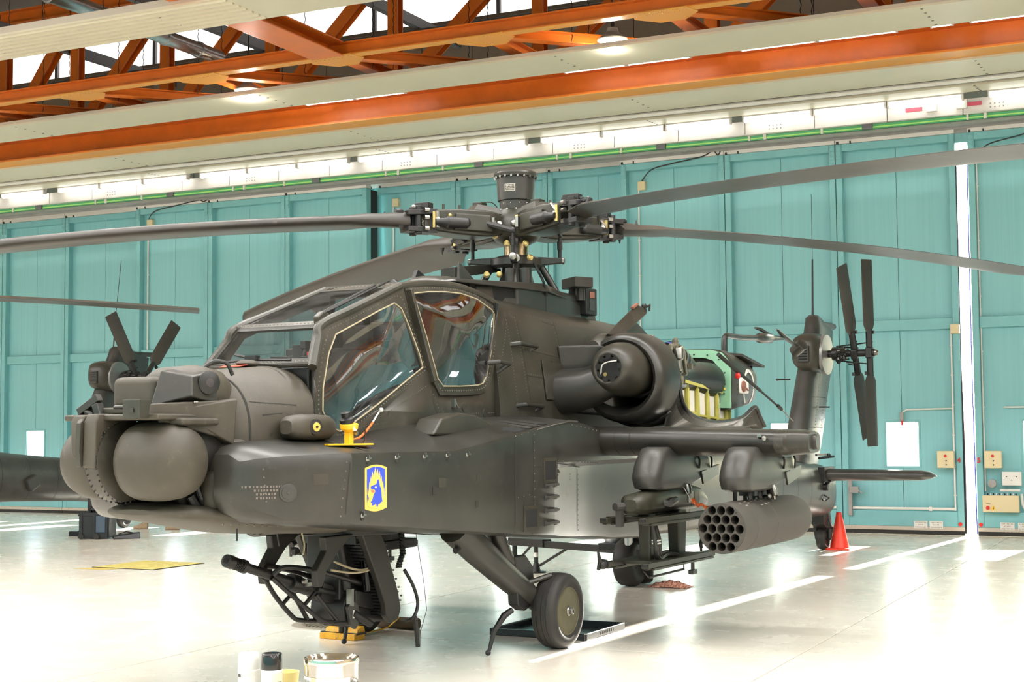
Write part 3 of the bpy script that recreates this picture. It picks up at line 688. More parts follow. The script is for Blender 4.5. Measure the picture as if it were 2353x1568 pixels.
def dome(p, n, r, seg=5):
    u = n.orthogonal().normalized(); w = n.cross(u); vs = [p + n*r*0.55]
    vs += [p + n*r*0.35 + (u*math.cos(2*PI*k/seg)+w*math.sin(2*PI*k/seg))*r*0.6 for k in range(seg)]
    vs += [p - n*r*0.2 + (u*math.cos(2*PI*k/seg)+w*math.sin(2*PI*k/seg))*r for k in range(seg)]
    fs = [(0, 1+k, 1+(k+1) % seg) for k in range(seg)] + [(1+k, 1+seg+k, 1+seg+(k+1) % seg, 1+(k+1) % seg) for k in range(seg)]
    return vs, fs
def seam_line(trees, pts, w=0.008, step=0.06, lift=0.002, side=1):
    b = MB()
    for i in range(len(pts)-1):
        a, c = Vector((pts[i][0], 0, pts[i][1])), Vector((pts[i+1][0], 0, pts[i+1][1])); d = c-a; n = max(1, int(d.length/step)); d.normalize()
        prev = None
        for k in range(n+1):
            p = a + (c-a)*(k/n); h = hit_y(trees, p.x, p.z, side=side)
            if not h: prev = None; continue
            t = Vector((d.x, 0, d.z)); t = (t - h[1]*t.dot(h[1])).normalized(); s = h[1].cross(t)*w/2; q = h[0]+h[1]*lift
            if prev: b.add([prev[0], prev[1], q+s, q-s], [(0, 1, 2, 3)])
            prev = (q-s, q+s)
    return b
def patch(trees, x0, x1, z0, z1, lift, nx=6, nz=6, side=1):
    b = MB(); g = {}
    for i in range(nx+1):
        for j in range(nz+1):
            h = hit_y(trees, x0+(x1-x0)*i/nx, z0+(z1-z0)*j/nz, side=side)
            g[i, j] = h[0]+h[1]*lift if h else None
    for i in range(nx):
        for j in range(nz):
            q = [g[i, j], g[i+1, j], g[i+1, j+1], g[i, j+1]]
            if all(v is not None for v in q): b.add(q, [(0, 1, 2, 3)])
    return b

# --- fuselage: nose barrel
NOSE_SEC = [(4.62, 2.05, 1.52, 0.26, 1.80), (4.56, 2.17, 1.42, 0.37, 1.80), (4.47, 2.235, 1.33, 0.42, 1.82), (4.44, 2.245, 1.32, 0.43, 1.83), (4.20, 2.285, 1.23, 0.475, 1.86), (4.0, 2.305, 1.17, 0.505, 1.88), (3.84, 2.315, 1.14, 0.52, 1.9)]
b = MB(); b.rings([superel(X, t, bo, w, zm, 2.3, 2.8, 40) for X, t, bo, w, zm in NOSE_SEC]); NB = part('nose_barrel', b, NOSE, H, angle=40)
b = MB(); b.rings([superel(X, t+g, bo-g, w+g, zm, 2.3, 2.8, 40) for X, t, bo, w, zm, g in ((4.456, 2.240, 1.324, 0.424, 1.82, 0.004), (4.45, 2.243, 1.32, 0.428, 1.83, 0.005), (4.443, 2.245, 1.32, 0.430, 1.83, 0.003))], cap=False); part('nose_rim', b, SEAM, H)
# cockpit tub: U-shaped skin open at the sill
SILL = [(3.84, 2.315, .485), (3.80, 1.97, .515), (3.70, 1.90, .52), (3.53, 1.815, .52), (3.1, 2.00, .52), (2.36, 2.315, .505), (2.30, 2.20, .51), (2.20, 2.14, .515), (1.9, 2.155, .515), (1.56, 2.185, .515), (1.45, 2.3, .51), (1.12, 2.90, .44)]
rings = []
for X, zs, ys in SILL:
    zb = 1.14 - (3.84-X)*0.073
    half = [(ys, zs), (min(.53, ys+.01), min(zs, 1.98)-0.001), (.535, 1.75), (.535, 1.45), (.525, zb+.12), (.48, zb+.03), (.40, zb), (.15, zb-.01)]
    rings.append([(X, y, z) for y, z in half] + [(X, -y, z) for y, z in reversed(half)])
b = MB(); b.rings(rings, cap=False, closed=False); TUB = part('cockpit_tub', b, OLIVE, H, angle=50)
sm = TUB.modifiers.new('thick', 'SOLIDIFY'); sm.thickness = 0.02; sm.offset = -1
# centre fuselage behind the cockpit
def cf(X, T, ys, zs, yw, zw, yl, zb):
    half = [(0.0, T), (ys*.6, T-.015), (ys, zs), (yw, zw), (yw, 1.62), (yl, 1.45), (yl, zb+.10), (yl-.08, zb), (0.0, zb-.01)]
    ring = half + [(-y, z) for y, z in reversed(half[1:-1])]
    return chaikin([(X, y, z) for y, z in ring], 2)
CFS = [(1.26, 2.99, .42, 2.93, .535, 2.1, .55, .95), (1.1, 3.04, .45, 2.93, .55, 2.05, .60, .94), (.6, 3.03, .50, 2.90, .60, 2.0, .68, .89), (0.0, 3.0, .53, 2.85, .64, 1.95, .76, .84), (-.7, 2.98, .56, 2.80, .66, 1.9, .78, .78),
       (-1.6, 2.95, .56, 2.70, .64, 1.85, .78, .745), (-2.6, 2.75, .52, 2.5, .60, 1.8, .74, .725), (-3.3, 2.40, .48, 2.2, .56, 1.7, .66, .715), (-4.1, 1.95, .42, 1.85, .50, 1.55, .54, .70)]
b = MB(); b.rings([cf(*s) for s in CFS]); CF = part('centre_fuselage', b, OLIVE, H, angle=40)
# tail boom
TBS = [(-4.0, 1.97, .70, .50, 1.35), (-5.0, 1.68, .68, .43, 1.20), (-6.5, 1.50, .65, .37, 1.08), (-8.0, 1.38, .59, .31, 1.0), (-8.7, 1.34, .54, .285, .95), (-9.1, 1.30, .52, .27, .92), (-9.45, 1.22, .54, .22, .9), (-9.62, 1.1, .62, .13, .88)]
b = MB(); b.rings([superel(X, t, bo, w, zm, 2.5, 2.5, 28) for X, t, bo, w, zm in TBS]); TB = part('tail_boom', b, GREYP, H, angle=40)
b = MB()
for X in (-4.6, -5.2, -5.9, -6.6, -7.3, -8.0, -8.6):
    t = [s for s in TBS]; 
    for i in range(len(TBS)-1):
        if TBS[i][0] >= X >= TBS[i+1][0]:
            k = (TBS[i][0]-X)/(TBS[i][0]-TBS[i+1][0]); v = [TBS[i][j]+(TBS[i+1][j]-TBS[i][j])*k for j in range(5)]
            b.rings([superel(X+.004, v[1]+.002, v[2]-.002, v[3]+.002, v[4], 2.5, 2.5, 28), superel(X-.004, v[1]+.002, v[2]-.002, v[3]+.002, v[4], 2.5, 2.5, 28)], cap=False)
part('boom_seam', b, SEAM, TB)

# --- avionics bays (sponsons), both sides
def sp(X, yi, zit, yu, zt, yl, zb, r=0.035):
    zm = 1.54
    sl = (zit-zt)/max(.05, yu-yi)
    r = min(r, (yu-yi)*.45)
    P = [(yi, zit), (yu-r*1.6, zt+sl*r*1.2), (yu-r*.35, zt-r*.15), (yu, zt-r), (yu, zm+.02), (yl, zm-.03), (yl, zb+r*1.8), (yl-r*.5, zb+r*.5), (yl-r*2.0, zb), (yi, zb-.01), (yi-.12, zb-.01), (yi-.12, zit)]
    return [(X, y, z) for y, z in P]
SPS = [(4.835, .57, 1.63, .61, 1.61, .61, 1.44), (4.82, .56, 1.69, .66, 1.65, .66, 1.39), (4.74, .55, 1.74, .745, 1.668, .745, 1.315), (4.58, .53, 1.77, .85, 1.682, .85, 1.25), (4.155, .48, 1.79, 1.045, 1.694, 1.045, 1.20),
       (4.148, .48, 1.79, 1.05, 1.694, 1.05, 1.20), (3.6, .50, 1.81, 1.05, 1.691, 1.05, 1.148), (2.84, .54, 1.87, 1.05, 1.689, 1.05, 1.075), (2.6, .54, 1.885, 1.05, 1.715, 1.05, 1.055), (2.09, .55, 1.92, 1.05, 1.785, 1.05, 1.005), (1.58, .56, 1.945, 1.05, 1.849, 1.05, .957),
       (1.26, .56, 1.955, 1.05, 1.89, 1.05, .936), (1.22, .56, 1.957, 1.05, 1.893, 1.035, .933), (.95, .57, 1.965, 1.05, 1.918, .975, .905), (.6, .58, 1.95, 1.045, 1.885, .90, .876), (.3, .58, 1.92, 1.03, 1.84, .85, .86), (.06, .58, 1.90, 1.01, 1.82, .815, .845),
       (-.4, .58, 1.86, .99, 1.77, .80, .80), (-.9, .58, 1.80, .93, 1.70, .79, .775), (-1.2, .58, 1.74, .80, 1.66, .785, .76)]
b = MB(); b.rings([sp(*s) for s in SPS]); SPO = part('avionics_bay', b, OLIVE_D, H, angle=28); SPO['label'] = 'long flat-sided equipment bay under the cockpit on the side facing us'
ms = MB(); ms.v = [(x, -y, z) for x, y, z in b.v]; ms.f = [list(reversed(f)) for f in b.f]; ms.m = list(b.m); part('avionics_bay', ms, OLIVE_D, H, angle=28)
T_SP = bvh_of(SPO); T_TUB = bvh_of(TUB); T_NB = bvh_of(NB); T_CF = bvh_of(CF)
SIDE = [T_SP, T_TUB, T_NB, T_CF]

# --- panel seams, rivets, catches, markings on the bay
for pts in ([(4.15, 1.69), (4.20, 1.22)], [(1.62, 1.84), (1.62, .98)], [(1.92, 1.80), (1.93, 1.02)], [(1.23, 1.50), (1.24, .96)], [(.50, 1.48), (.52, .90)], [(1.62, 1.30), (1.93, 1.27)], [(1.22, 1.555), (.42, 1.50)], [(1.78, 1.26), (1.785, 1.01)], [(1.62, 1.54), (1.24, 1.52)]):
    part('panel_seam', seam_line([T_SP], pts, 0.009), SEAM, SPO)
for pts, st in (([(4.18, 1.66), (4.23, 1.24)], .055), ([(1.60, 1.83), (1.60, 1.0)], .06), ([(1.95, 1.78), (1.64, 1.82)], .10), ([(1.92, 1.29), (1.64, 1.31)], .09), ([(.47, 1.46), (.49, .92)], .045), ([(1.22, 1.575), (.10, 1.53)], .09), ([(4.72, 1.62), (4.70, 1.36)], .05), ([(.95, 1.88), (.1, 1.80)], .08), ([(.12, 1.80), (.12, 1.58)], .06)):
    part('rivet_row', rivet_line([T_SP], pts, st, .008), RIVET, SPO)
def catch(x, z, s=0.020):
    h = hit_y([T_SP], x, z); b = MB(); p = h[0]
    b.sphere(p, (s*.9, .012, s*.9), 8, 5); b.box(p+Vector((-.004, .012, .006)), (.034, .016, .012)); b.box(p+Vector((.008, .014, .018)), (.012, .016, .024)); o = part('quick_catch', b, STEEL, SPO)
    b = MB(); b.sphere(p+Vector((0, .002, -.020)), (.016, .010, .014), 8, 5); part('catch_recess', b, SEAM, SPO)
for x, z in ((3.97, 1.645), (3.62, 1.648), (3.26, 1.648), (2.95, 1.65), (2.66, 1.65), (4.03, 1.265), (1.14, 1.47)): catch(x, z)
b = MB(); h = hit_y([T_SP], 4.58, 1.44); nn = h[1]; b.lathe([(0, .062), (.010, .060), (.012, .045), (.016, .044), (.017, .012), (.022, .010), (.022, 0.001)], h[0]-nn*.003, nn, 22); part('round_port', b, GREYP, SPO)
for xx, zz in ((2.50, 1.475), (3.13, 1.40), (2.52, 1.27)):
    h = hit_y([T_SP], xx, zz); b = MB(); b.box(h[0], (.045, .012, .055)); part('latch_plate', b, OLIVE_D, SPO, bevel=.004)
# step recesses and hand rungs
for x0, x1, z0, z1 in ((1.235, 1.425, 1.42, 1.575), (1.575, 1.765, 1.045, 1.19)):
    h = hit_y([T_SP], (x0+x1)/2, (z0+z1)/2); y = h[0].y+.004
    b = MB(); b.ring_panel([(x0-.03, y+.004, z0-.03), (x1+.03, y+.004, z0-.03), (x1+.03, y+.004, z1+.03), (x0-.03, y+.004, z1+.03)], [(x0, y+.004, z0), (x1, y+.004, z0), (x1, y+.004, z1), (x0, y+.004, z1)], .012, (0, 1, 0)); fr = part('recess_frame', b, OLIVE, SPO)
    b = MB(); b.add([(x0, y+.003, z0), (x1, y+.003, z0), (x1, y+.003, z1), (x0, y+.003, z1)], [(0, 1, 2, 3)]); part('recess', b, VOID, fr)
for z in (1.375, 1.275, 1.165, 1.06):
    h = hit_y([T_SP], 1.36, z); y = h[0].y; b = MB()
    b.tube([(1.42, y, z), (1.42, y+.035, z), (1.25, y+.035, z+.004), (1.25, y, z+.004)], .013, 8); b.box((1.42, y+.006, z), (.04, .012, .04)); b.box((1.25, y+.006, z), (.04, .012, .04)); part('hand_rung', b, GREYP, SPO)
# stencils: rows of tiny marks (illegible in the photograph)
def tiny_text(trees, x, z, rows, w, mtl, parent, h=.014, side=1, seed=1):
    rn = random.Random(seed); b = MB()
    for r, n in enumerate(rows):
        L = n*.018; t = -L/2
        while t < L/2:
            ww = rn.choice((.008, .012, .012)); q = hit_y(trees, x-t*w, z-r*.024, side=side)
            if q:
                p, nn = q; p = p+nn*.0015; ux = Vector((-1, 0, 0)); ux = (ux-nn*ux.dot(nn)).normalized()*ww; uz = Vector((0, 0, h))
                b.add([p, p+ux, p+ux+uz, p+uz], [(0, 1, 2, 3)])
            t += ww+.006
    part('stencil_text', b, mtl, parent)
tiny_text([T_SP], 4.70, 1.475, (13, 7, 6, 6), 1, mat('stencil_faint', (.15, .125, .11), .6), SPO, seed=3)
tiny_text([T_SP], .72, 1.44, (2, 1, 2), 1, STEN_DK, SPO, seed=4)
for x, z in ((4.36, 1.52), (3.02, 1.455)):
    b = patch([T_SP], x-.05, x+.05, z-.035, z+.035, .0015, 2, 2); part('paint_patch', b, OLIVE, SPO)
for x, z, s in ((.80, 1.30, .045),): part('paint_patch', patch([T_SP], x-s, x+s, z-s, z+s, .0015, 2, 2), OLIVE_D, SPO)
# unit emblem: flat painted sign, layers a millimetre apart
def emblem(cx, z0, z1, wid):
    hq = hit_y([T_SP], cx, (z0+z1)/2); y = hq[0].y
    def P(u, v, k): return (cx+wid/2-u*wid, y+.0015+k*.0012, z1-v*(z1-z0))
    def poly(pts, k, m, nm, par):
        pp = [P(u, v, k) for u, v in pts]; tri = tessellate_polygon([[Vector(p) for p in pp]]); bb = MB(); bb.add(pp, [tuple(t) for t in tri]); return part(nm, bb, m, par)
    arc = lambda u0, u1, v, a: [(u0+(u1-u0)*i/10, v-a*math.sin(PI*i/10)) for i in range(11)]
    e = poly(arc(0, 1, .065, .065) + [(1, .935)] + [(u, 2*.935-v) for u, v in reversed(arc(0, 1, .935, .065))] + [(0, .935)], 0, EMB_Y, 'unit_emblem', SPO)
    blue = arc(.085, .915, .10, .055) + [(.915, .72), (.90, .735), (.87, .64), (.845, .735), (.80, .62), (.19, .70), (.17, .78), (.145, .66), (.11, .80), (.085, .80)]
    poly(blue, 1, EMB_B, 'blue_field', e)
    fl = [(.085, .83), (.13, .66), (.165, .78), (.175, .70), (.10, .62), (.115, .48), (.165, .60), (.17, .47), (.18, .36), (.235, .44), (.225, .35), (.26, .23), (.305, .355), (.30, .24), (.33, .14), (.395, .275), (.40, .18), (.455, .06), (.49, .14), (.50, .21), (.525, .14), (.56, .08), (.60, .20), (.61, .26), (.66, .13), (.69, .26), (.685, .32), (.75, .24), (.765, .38), (.75, .42), (.815, .34), (.835, .49), (.805, .57), (.865, .49), (.88, .62), (.82, .74), (.87, .63), (.90, .74), (.905, .80), (.85, .90), (.5, .94), (.15, .90)]
    poly(fl, 2, EMB_Y, 'flame', e)
    bird = [(.24, .465), (.34, .44), (.40, .43), (.48, .425), (.53, .38), (.535, .30), (.575, .345), (.60, .30), (.645, .39), (.66, .46), (.72, .52), (.735, .60), (.745, .68), (.76, .76), (.79, .795), (.74, .805), (.66, .83), (.68, .845), (.60, .85), (.53, .925), (.475, .83), (.42, .86), (.28, .87), (.31, .825), (.23, .80), (.31, .75), (.36, .66), (.42, .60), (.46, .565), (.40, .53), (.32, .525), (.26, .53)]
    poly(bird, 3, EMB_B, 'bird_head', e)
    poly([(.255, .545), (.33, .535), (.43, .575), (.38, .60), (.27, .585)], 3.4, EMB_R, 'beak', e)
    poly([(.465+.045*math.cos(t*PI/5), .485+.020*math.sin(t*PI/5)) for t in range(10)], 4, EMB_W, 'eye', e)
emblem(3.872, 1.287, 1.606, .262)
# fairings on top of the bay
b = MB(); b.prism([(2.75, 1.80), (2.62, 1.93), (2.35, 1.975), (2.1, 1.96), (1.78, 1.87), (1.75, 1.80)], 'y', .58, .80); part('top_fairing', b, OLIVE, SPO, bevel=.02)
def top_pt(x, y): 
    p, n, i, d = T_SP.ray_cast(Vector((x, y, 3)), Vector((0, 0, -1)), 5); return p, n
def top_quad(xy, lift, m, nm):
    b = MB(); b.add([top_pt(x, y)[0]+Vector((0, 0, lift)) for x, y in xy], [(0, 1, 2, 3)]); o = part(nm, b, m, SPO); return o
top_quad([(1.98, .72), (1.80, .72), (1.66, 1.02), (1.86, 1.02)], .004, VOID, 'vent_opening')
for k in range(3): top_quad([(1.78-k*.13, .72), (1.67-k*.13, .72), (1.53-k*.13, 1.02), (1.64-k*.13, 1.02)], .006, GREYP, 'vent_panel')
part('panel_seam', MB().add([top_pt(x, y)[0]+Vector((0, 0, .005)) for x, y in ((3.9, .62), (3.88, .62), (3.88, 1.0), (3.9, 1.0))], [(0, 1, 2, 3)]), SEAM, SPO)
b = MB(); b.tube([(x, 1.043, z) for x, z in ((1.55, 1.842), (1.24, 1.885), (.95, 1.912), (.80, 1.905))], .010, 6); part('edge_strip', b, GREYP, SPO)

# --- canopy
def frame_part(name, outer, inner, m, parent, th=.02, seal=True):
    n = len(inner); b = MB(); b.ring_panel(outer, inner, th, (0, 1 if outer[0][1] > 0 else -1, 0)); o = part(name, b, m, parent, angle=25)
    if seal:
        b = MB(); sgn = 1 if outer[0][1] > 0 else -1
        b.tube([Vector(p)+Vector((0, .004*sgn, 0)) for p in inner+[inner[0]]], .0060, 6); part('seal_strip', b, EDGEP, o)
    return o
CAN = part('canopy_frame', MB().tube([(3.84, -.485, 2.315), (3.84, .485, 2.315)], .02, 8), OLIVE, H)
GUN_IN = [(3.50, .435, 2.545), (3.20, .425, 2.655), (2.92, .415, 2.76), (2.70, .41, 2.835), (2.60, .41, 2.80), (2.52, .43, 2.66), (2.43, .465, 2.45), (2.41, .485, 2.34), (2.60, .50, 2.26), (3.05, .515, 2.05), (3.48, .525, 1.865), (3.58, .527, 1.835), (3.70, .525, 1.88), (3.77, .52, 1.98), (3.74, .50, 2.15), (3.62, .46, 2.40)]
GUN_OUT = [(3.625, .405, 2.605), (3.24, .395, 2.735), (2.92, .385, 2.845), (2.60, .375, 2.96), (2.52, .378, 2.98), (2.45, .41, 2.72), (2.36, .46, 2.45), (2.33, .50, 2.30), (2.58, .51, 2.205), (3.05, .525, 1.99), (3.48, .533, 1.80), (3.60, .535, 1.77), (3.77, .532, 1.83), (3.86, .52, 1.97), (3.82, .49, 2.20), (3.72, .44, 2.43)]
PIL_IN = [(2.42, .405, 2.935), (2.2, .405, 2.965), (1.95, .405, 2.985), (1.70, .41, 2.99), (1.45, .42, 2.96), (1.22, .43, 2.885), (1.19, .435, 2.85), (1.22, .445, 2.72), (1.32, .475, 2.50), (1.44, .50, 2.30), (1.52, .515, 2.235), (1.62, .52, 2.215), (1.9, .52, 2.20), (2.16, .52, 2.195), (2.23, .515, 2.25), (2.32, .46, 2.60)]
PIL_OUT = [(2.50, .375, 2.995), (2.2, .372, 3.03), (1.95, .372, 3.045), (1.70, .38, 3.05), (1.40, .395, 3.02), (1.12, .415, 2.935), (1.08, .43, 2.87), (1.12, .455, 2.70), (1.24, .49, 2.48), (1.38, .515, 2.25), (1.46, .525, 2.17), (1.60, .53, 2.14), (1.9, .53, 2.125), (2.22, .53, 2.12), (2.33, .52, 2.26), (2.42, .42, 2.62)]
def bulge_pane(name, outline, bul, m, parent):
    C = sum((Vector(p) for p in outline), Vector())/len(outline); b = MB(); rings = []
    N = 9
    for i in range(N+1):
        t = i/N; off = bul*(1-t**2.0)
        rings.append([C + (Vector(p)-C)*max(t, .02) + Vector((0, off*(1 if outline[0][1] > 0 else -1), 0)) for p in outline])
    b.rings(rings, cap=False); o = part(name, b, m, parent, angle=180); return o
def dense(poly, n=4): return [p for p in curve3(poly+[poly[0]], n)][:-1]
for sgn in (1, -1):
    mm = lambda L: [(x, y*sgn, z) for x, y, z in L]
    g = frame_part('gunner_window_frame', mm(GUN_OUT), mm(GUN_IN), OLIVE, CAN); p = frame_part('pilot_window_frame', mm(PIL_OUT), mm(PIL_IN), OLIVE, CAN)
    bulge_pane('gunner_side_window', mm(dense(GUN_IN, 3)), .055, GLASS, H); bulge_pane('pilot_side_window', mm(dense(PIL_IN, 3)), .06, GLASS, H)
    b = MB()
    for outer, inner in ((GUN_OUT, GUN_IN), (PIL_OUT, PIL_IN)):
        n = len(outer)
        for i in range(n):
            o0, o1, i0, i1 = (Vector(q) for q in (outer[i], outer[(i+1) % n], inner[i], inner[(i+1) % n])); a, c = o0*.5+i0*.5, o1*.5+i1*.5; k = max(1, int((c-a).length/.034))
            for j in range(k):
                q = a+(c-a)*((j+.5)/k); b.add(*dome(Vector((q.x, (q.y+.002)*sgn, q.z)), Vector((0, sgn, 0)), .0075))
    part('rivet_row', b, RIVET, CAN)
    # rounded rail from the windscreen corner up to the roof and over
    b = MB(); b.tube(curve3(mm([(3.86, .50, 2.29), (3.70, .425, 2.50), (3.63, .40, 2.61), (3.2, .385, 2.76), (2.56, .365, 2.985)]), 5), .034, 10); part('roof_rail', b, OLIVE, CAN)
    b = MB(); b.tube(curve3(mm([(2.56, .365, 2.985), (2.2, .36, 3.035), (1.7, .365, 3.055), (1.3, .39, 3.0), (1.10, .41, 2.94)]), 5), .030, 10); part('roof_rail', b, OLIVE, CAN)
    # post between the windows
    b = MB(); b.bar((2.47, .383*sgn, 2.96), (2.315, .508*sgn, 2.22), .035, .10, (0, 1, 0)); part('window_post', b, OLIVE, CAN, bevel=.01)
# windscreen frame, top panel frame, roof skin
ws = [(3.85, -.47, 2.325), (3.85, .47, 2.325), (3.635, .385, 2.615), (3.635, -.385, 2.615)]
wsi = [(3.825, -.43, 2.36), (3.825, .43, 2.36), (3.655, .355, 2.588), (3.655, -.355, 2.588)]
b = MB(); b.ring_panel(ws, wsi, .025, Vector((.8, 0, .6)).normalized()); part('windscreen_frame', b, OLIVE, CAN)
b = MB(); b.add([Vector(p)-Vector((.006, 0, .004)) for p in wsi], [(0, 1, 2, 3)]); part('windscreen', b, GLASS_F, H)
tp = [(3.635, -.385, 2.615), (3.635, .385, 2.615), (2.56, .35, 2.99), (2.56, -.35, 2.99)]
tpi = [(3.585, -.345, 2.645), (3.585, .345, 2.645), (2.68, .315, 2.965), (2.68, -.315, 2.965)]
b = MB(); b.ring_panel(tp, tpi, .025, Vector((.33, 0, .94)).normalized()); part('roof_window_frame', b, OLIVE, CAN)
b = MB(); b.add([Vector(p)-Vector((.002, 0, .006)) for p in tpi], [(0, 1, 2, 3)]); part('roof_window', b, GLASS_F, H)
b = MB()
for a, c in ((ws[0], ws[1]), (ws[1], ws[2]), (ws[2], ws[3]), (ws[3], ws[0]), (tp[1], tp[2]), (tp[3], tp[0]), (tp[2], tp[3])):
    a, c = Vector(a), Vector(c); k = int((c-a).length/.034)
    for j in range(k): b.add(*dome(a+(c-a)*((j+.5)/k)+Vector((.006, 0, .012)), Vector((.5, 0, .85)), .0085))
part('rivet_row', b, RIVET, CAN)
rings = []
for X, T in ((2.62, 2.975), (2.45, 3.03), (2.2, 3.06), (1.9, 3.085), (1.6, 3.09), (1.3, 3.07), (1.10, 3.03)):
    e = {2.62: (.355, 2.965), 2.45: (.372, 3.0), 2.2: (.37, 3.03), 1.9: (.37, 3.045), 1.6: (.38, 3.05), 1.3: (.40, 3.0), 1.10: (.42, 2.935)}[X]
    rings.append([(X, e[0]*math.cos(PI*k/12), e[1]+(T-e[1])*math.sin(PI*k/12)**.8) for k in range(13)])
b = MB(); b.rings(rings, cap=False, closed=False); part('roof_skin', b, OLIVE, CAN, angle=60)
# wipers
b = MB(); b.tube([(3.90, .34, 2.345), (3.88, -.05, 2.36), (3.89, -.40, 2.34)], .010, 6); b.tube([(3.88, -.05, 2.372), (3.86, -.20, 2.40)], .012, 6); b.box((3.89, -.02, 2.37), (.05, .10, .035)); part('windscreen_wiper', b, BLACK, H)
b = MB(); b.tube([(3.52, .33, 2.70), (2.62, .31, 3.025)], .009, 6); b.tube([(3.50, .28, 2.70), (2.75, .27, 2.985)], .010, 6); part('roof_wiper', b, BLACK, H)
b = MB(); b.prism([(3.62, 2.60), (3.64, 2.67), (3.57, 2.715), (3.50, 2.70), (3.48, 2.65)], 'y', .33, .385); part('wiper_cover', b, OLIVE, H, bevel=.012)
# nose deck detail: small scoop, red tag, mirror arm hose
b = MB(); b.sphere((3.99, .02, 2.325), (.10, .07, .03), 12, 6); part('deck_scoop', b, NOSE, H)
b = MB(); b.slab([(4.16, -.10, 2.297), (4.14, .06, 2.30), (4.06, .08, 2.315), (4.08, -.12, 2.312)], .004); part('red_tag', b, mat('tag_red', (.55, .07, .04), .6), H)

# --- cockpit interior
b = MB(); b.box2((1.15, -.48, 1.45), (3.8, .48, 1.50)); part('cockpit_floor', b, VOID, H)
b = MB(); b.prism([(3.80, 2.30), (3.78, 1.6), (3.50, 1.6), (3.42, 2.10), (3.50, 2.30)], 'y', -.42, .42); part('gunner_coaming', b, BLACK, H, bevel=.02)
b = MB(); b.box((3.45, 0, 2.30), (.16, .30, .20)); b.box((3.38, .0, 2.42), (.10, .16, .08)); b.box((3.52, .12, 2.40), (.05, .10, .16)); b.tube([(3.62, .22, 2.31), (3.60, .24, 2.44)], .018, 8); b.box((3.60, .24, 2.47), (.07, .05, .06)); b.box((3.66, .30, 2.36), (.04, .10, .05)); part('gunner_sight', b, CASE_B, H, bevel=.008)
def seat(x, z):
    b = MB(); b.box((x, 0, z), (.48, .48, .12)); b.box((x-.30, 0, z+.42), (.12, .50, .78), Matrix.Rotation(math.radians(-12), 3, 'Y')); b.box((x-.36, 0, z+.88), (.12, .26, .20)); b.box((x-.24, .27, z+.42), (.10, .05, .68), Matrix.Rotation(math.radians(-12), 3, 'Y')); b.box((x-.24, -.27, z+.42), (.10, .05, .68), Matrix.Rotation(math.radians(-12), 3, 'Y')); return b
CLOTH = mat('seat_cloth', (.060, .054, .042), .85, var=.3, vscale=20)
part('crew_seat', seat(2.95, 1.70), CLOTH, H, bevel=.02); part('crew_seat', seat(1.80, 2.02), CLOTH, H, bevel=.02)
b = MB(); b.prism([(2.42, 2.72), (2.48, 2.0), (2.30, 2.0), (2.20, 2.55), (2.26, 2.72)], 'y', -.40, .40); part('pilot_coaming', b, BLACK, H, bevel=.02)
b = MB(); b.box((2.50, .10, 2.62), (.16, .34, .12)); b.box((2.52, -.05, 2.72), (.10, .16, .10)); b.tube([(2.60, .16, 2.42), (2.60, .22, 2.40)], .05, 12); b.box((2.56, .22, 2.30), (.06, .20, .14)); part('cockpit_boxes', b, CASE_B, H, bevel=.01)
b = MB(); b.box2((1.12, -.44, 1.5), (1.16, .44, 2.95)); part('rear_bulkhead', b, BLACK, H)
b = MB(); b.tube([(1.75, .30, 2.2), (1.65, .36, 2.6), (1.45, .36, 2.85)], .025, 8); b.tube([(3.2, .40, 1.95), (2.9, .43, 2.2), (2.7, .40, 2.4)], .02, 8); part('cockpit_tubes', b, DARKM, H)
b = MB(); b.box((3.64, .33, 2.40), (.03, .07, .03)); part('red_label', b, RED, H)

# --- skin details on the cockpit side
for pts in ([(2.33, 2.12), (2.20, 1.86)], [(3.62, 2.26), (3.40, 1.99) ] if False else [(4.02, 2.02), (4.42, 2.04)], [(2.95, 1.99), (2.98, 1.88)], [(.86, 2.86), (.78, 2.1)], [(.20, 2.84), (.12, 2.0)], [(.80, 2.55), (.18, 2.50)], [(.80, 2.32), (.16, 2.28)], [(.42, 2.83), (.18, 2.80)]):
    part('panel_seam', seam_line(SIDE, pts, .006), SEAM, TUB)
for pts, st in (([(2.30, 2.14), (2.17, 1.90)], .03), ([(3.46, 1.80), (2.36, 2.20)], .03), ([(1.30, 2.14), (1.02, 2.78)], .03), ([(1.02, 2.82), (.98, 1.98)], .028), ([(.88, 2.85), (.80, 2.0)], .028), ([(.22, 2.84), (.14, 2.02)], .03), ([(.82, 2.57), (.22, 2.52)], .035), ([(.82, 2.34), (.22, 2.30)], .035), ([(3.4, 1.86), (2.3, 1.965)], .035), ([(2.3, 1.965), (1.2, 1.99)], .035), ([(4.36, 2.03), (4.05, 2.0)], .05), ([(2.98, 1.99), (2.97, 1.90)], .03), ([(.7, 2.87), (-.6, 2.80)], .06)):
    part('rivet_row', rivet_line(SIDE, pts, st, .0055), RIVET, TUB)
for x, z in ((1.0, 2.60), (1.0, 2.06), (1.42, 2.42)):
    h = hit_y(SIDE, x, z, fallback=.53); y = h[0].y; L = .34 if x < 1.2 else .20
    b = MB(); b.tube([(x, y-.02, z-.01), (x-.04, y+.07, z), (x-L, y+.08, z-.012), (x-L-.03, y-.02, z-.05)], .020, 10); b.tube([(x-L*.75, y-.02, z-.09), (x-L, y+.08, z-.012)], .012, 8); part('hand_step', b, OLIVE_D, H)
b = MB(); q = [(.55, 2.47), (.16, 2.44), (.13, 2.09), (.53, 2.11)]; hh = [hit_y(SIDE, x, z)[0]+Vector((0, .006, 0)) for x, z in q]; b.slab(hh, .012); dr = part('access_door', b, OLIVE, H, bevel=.004)
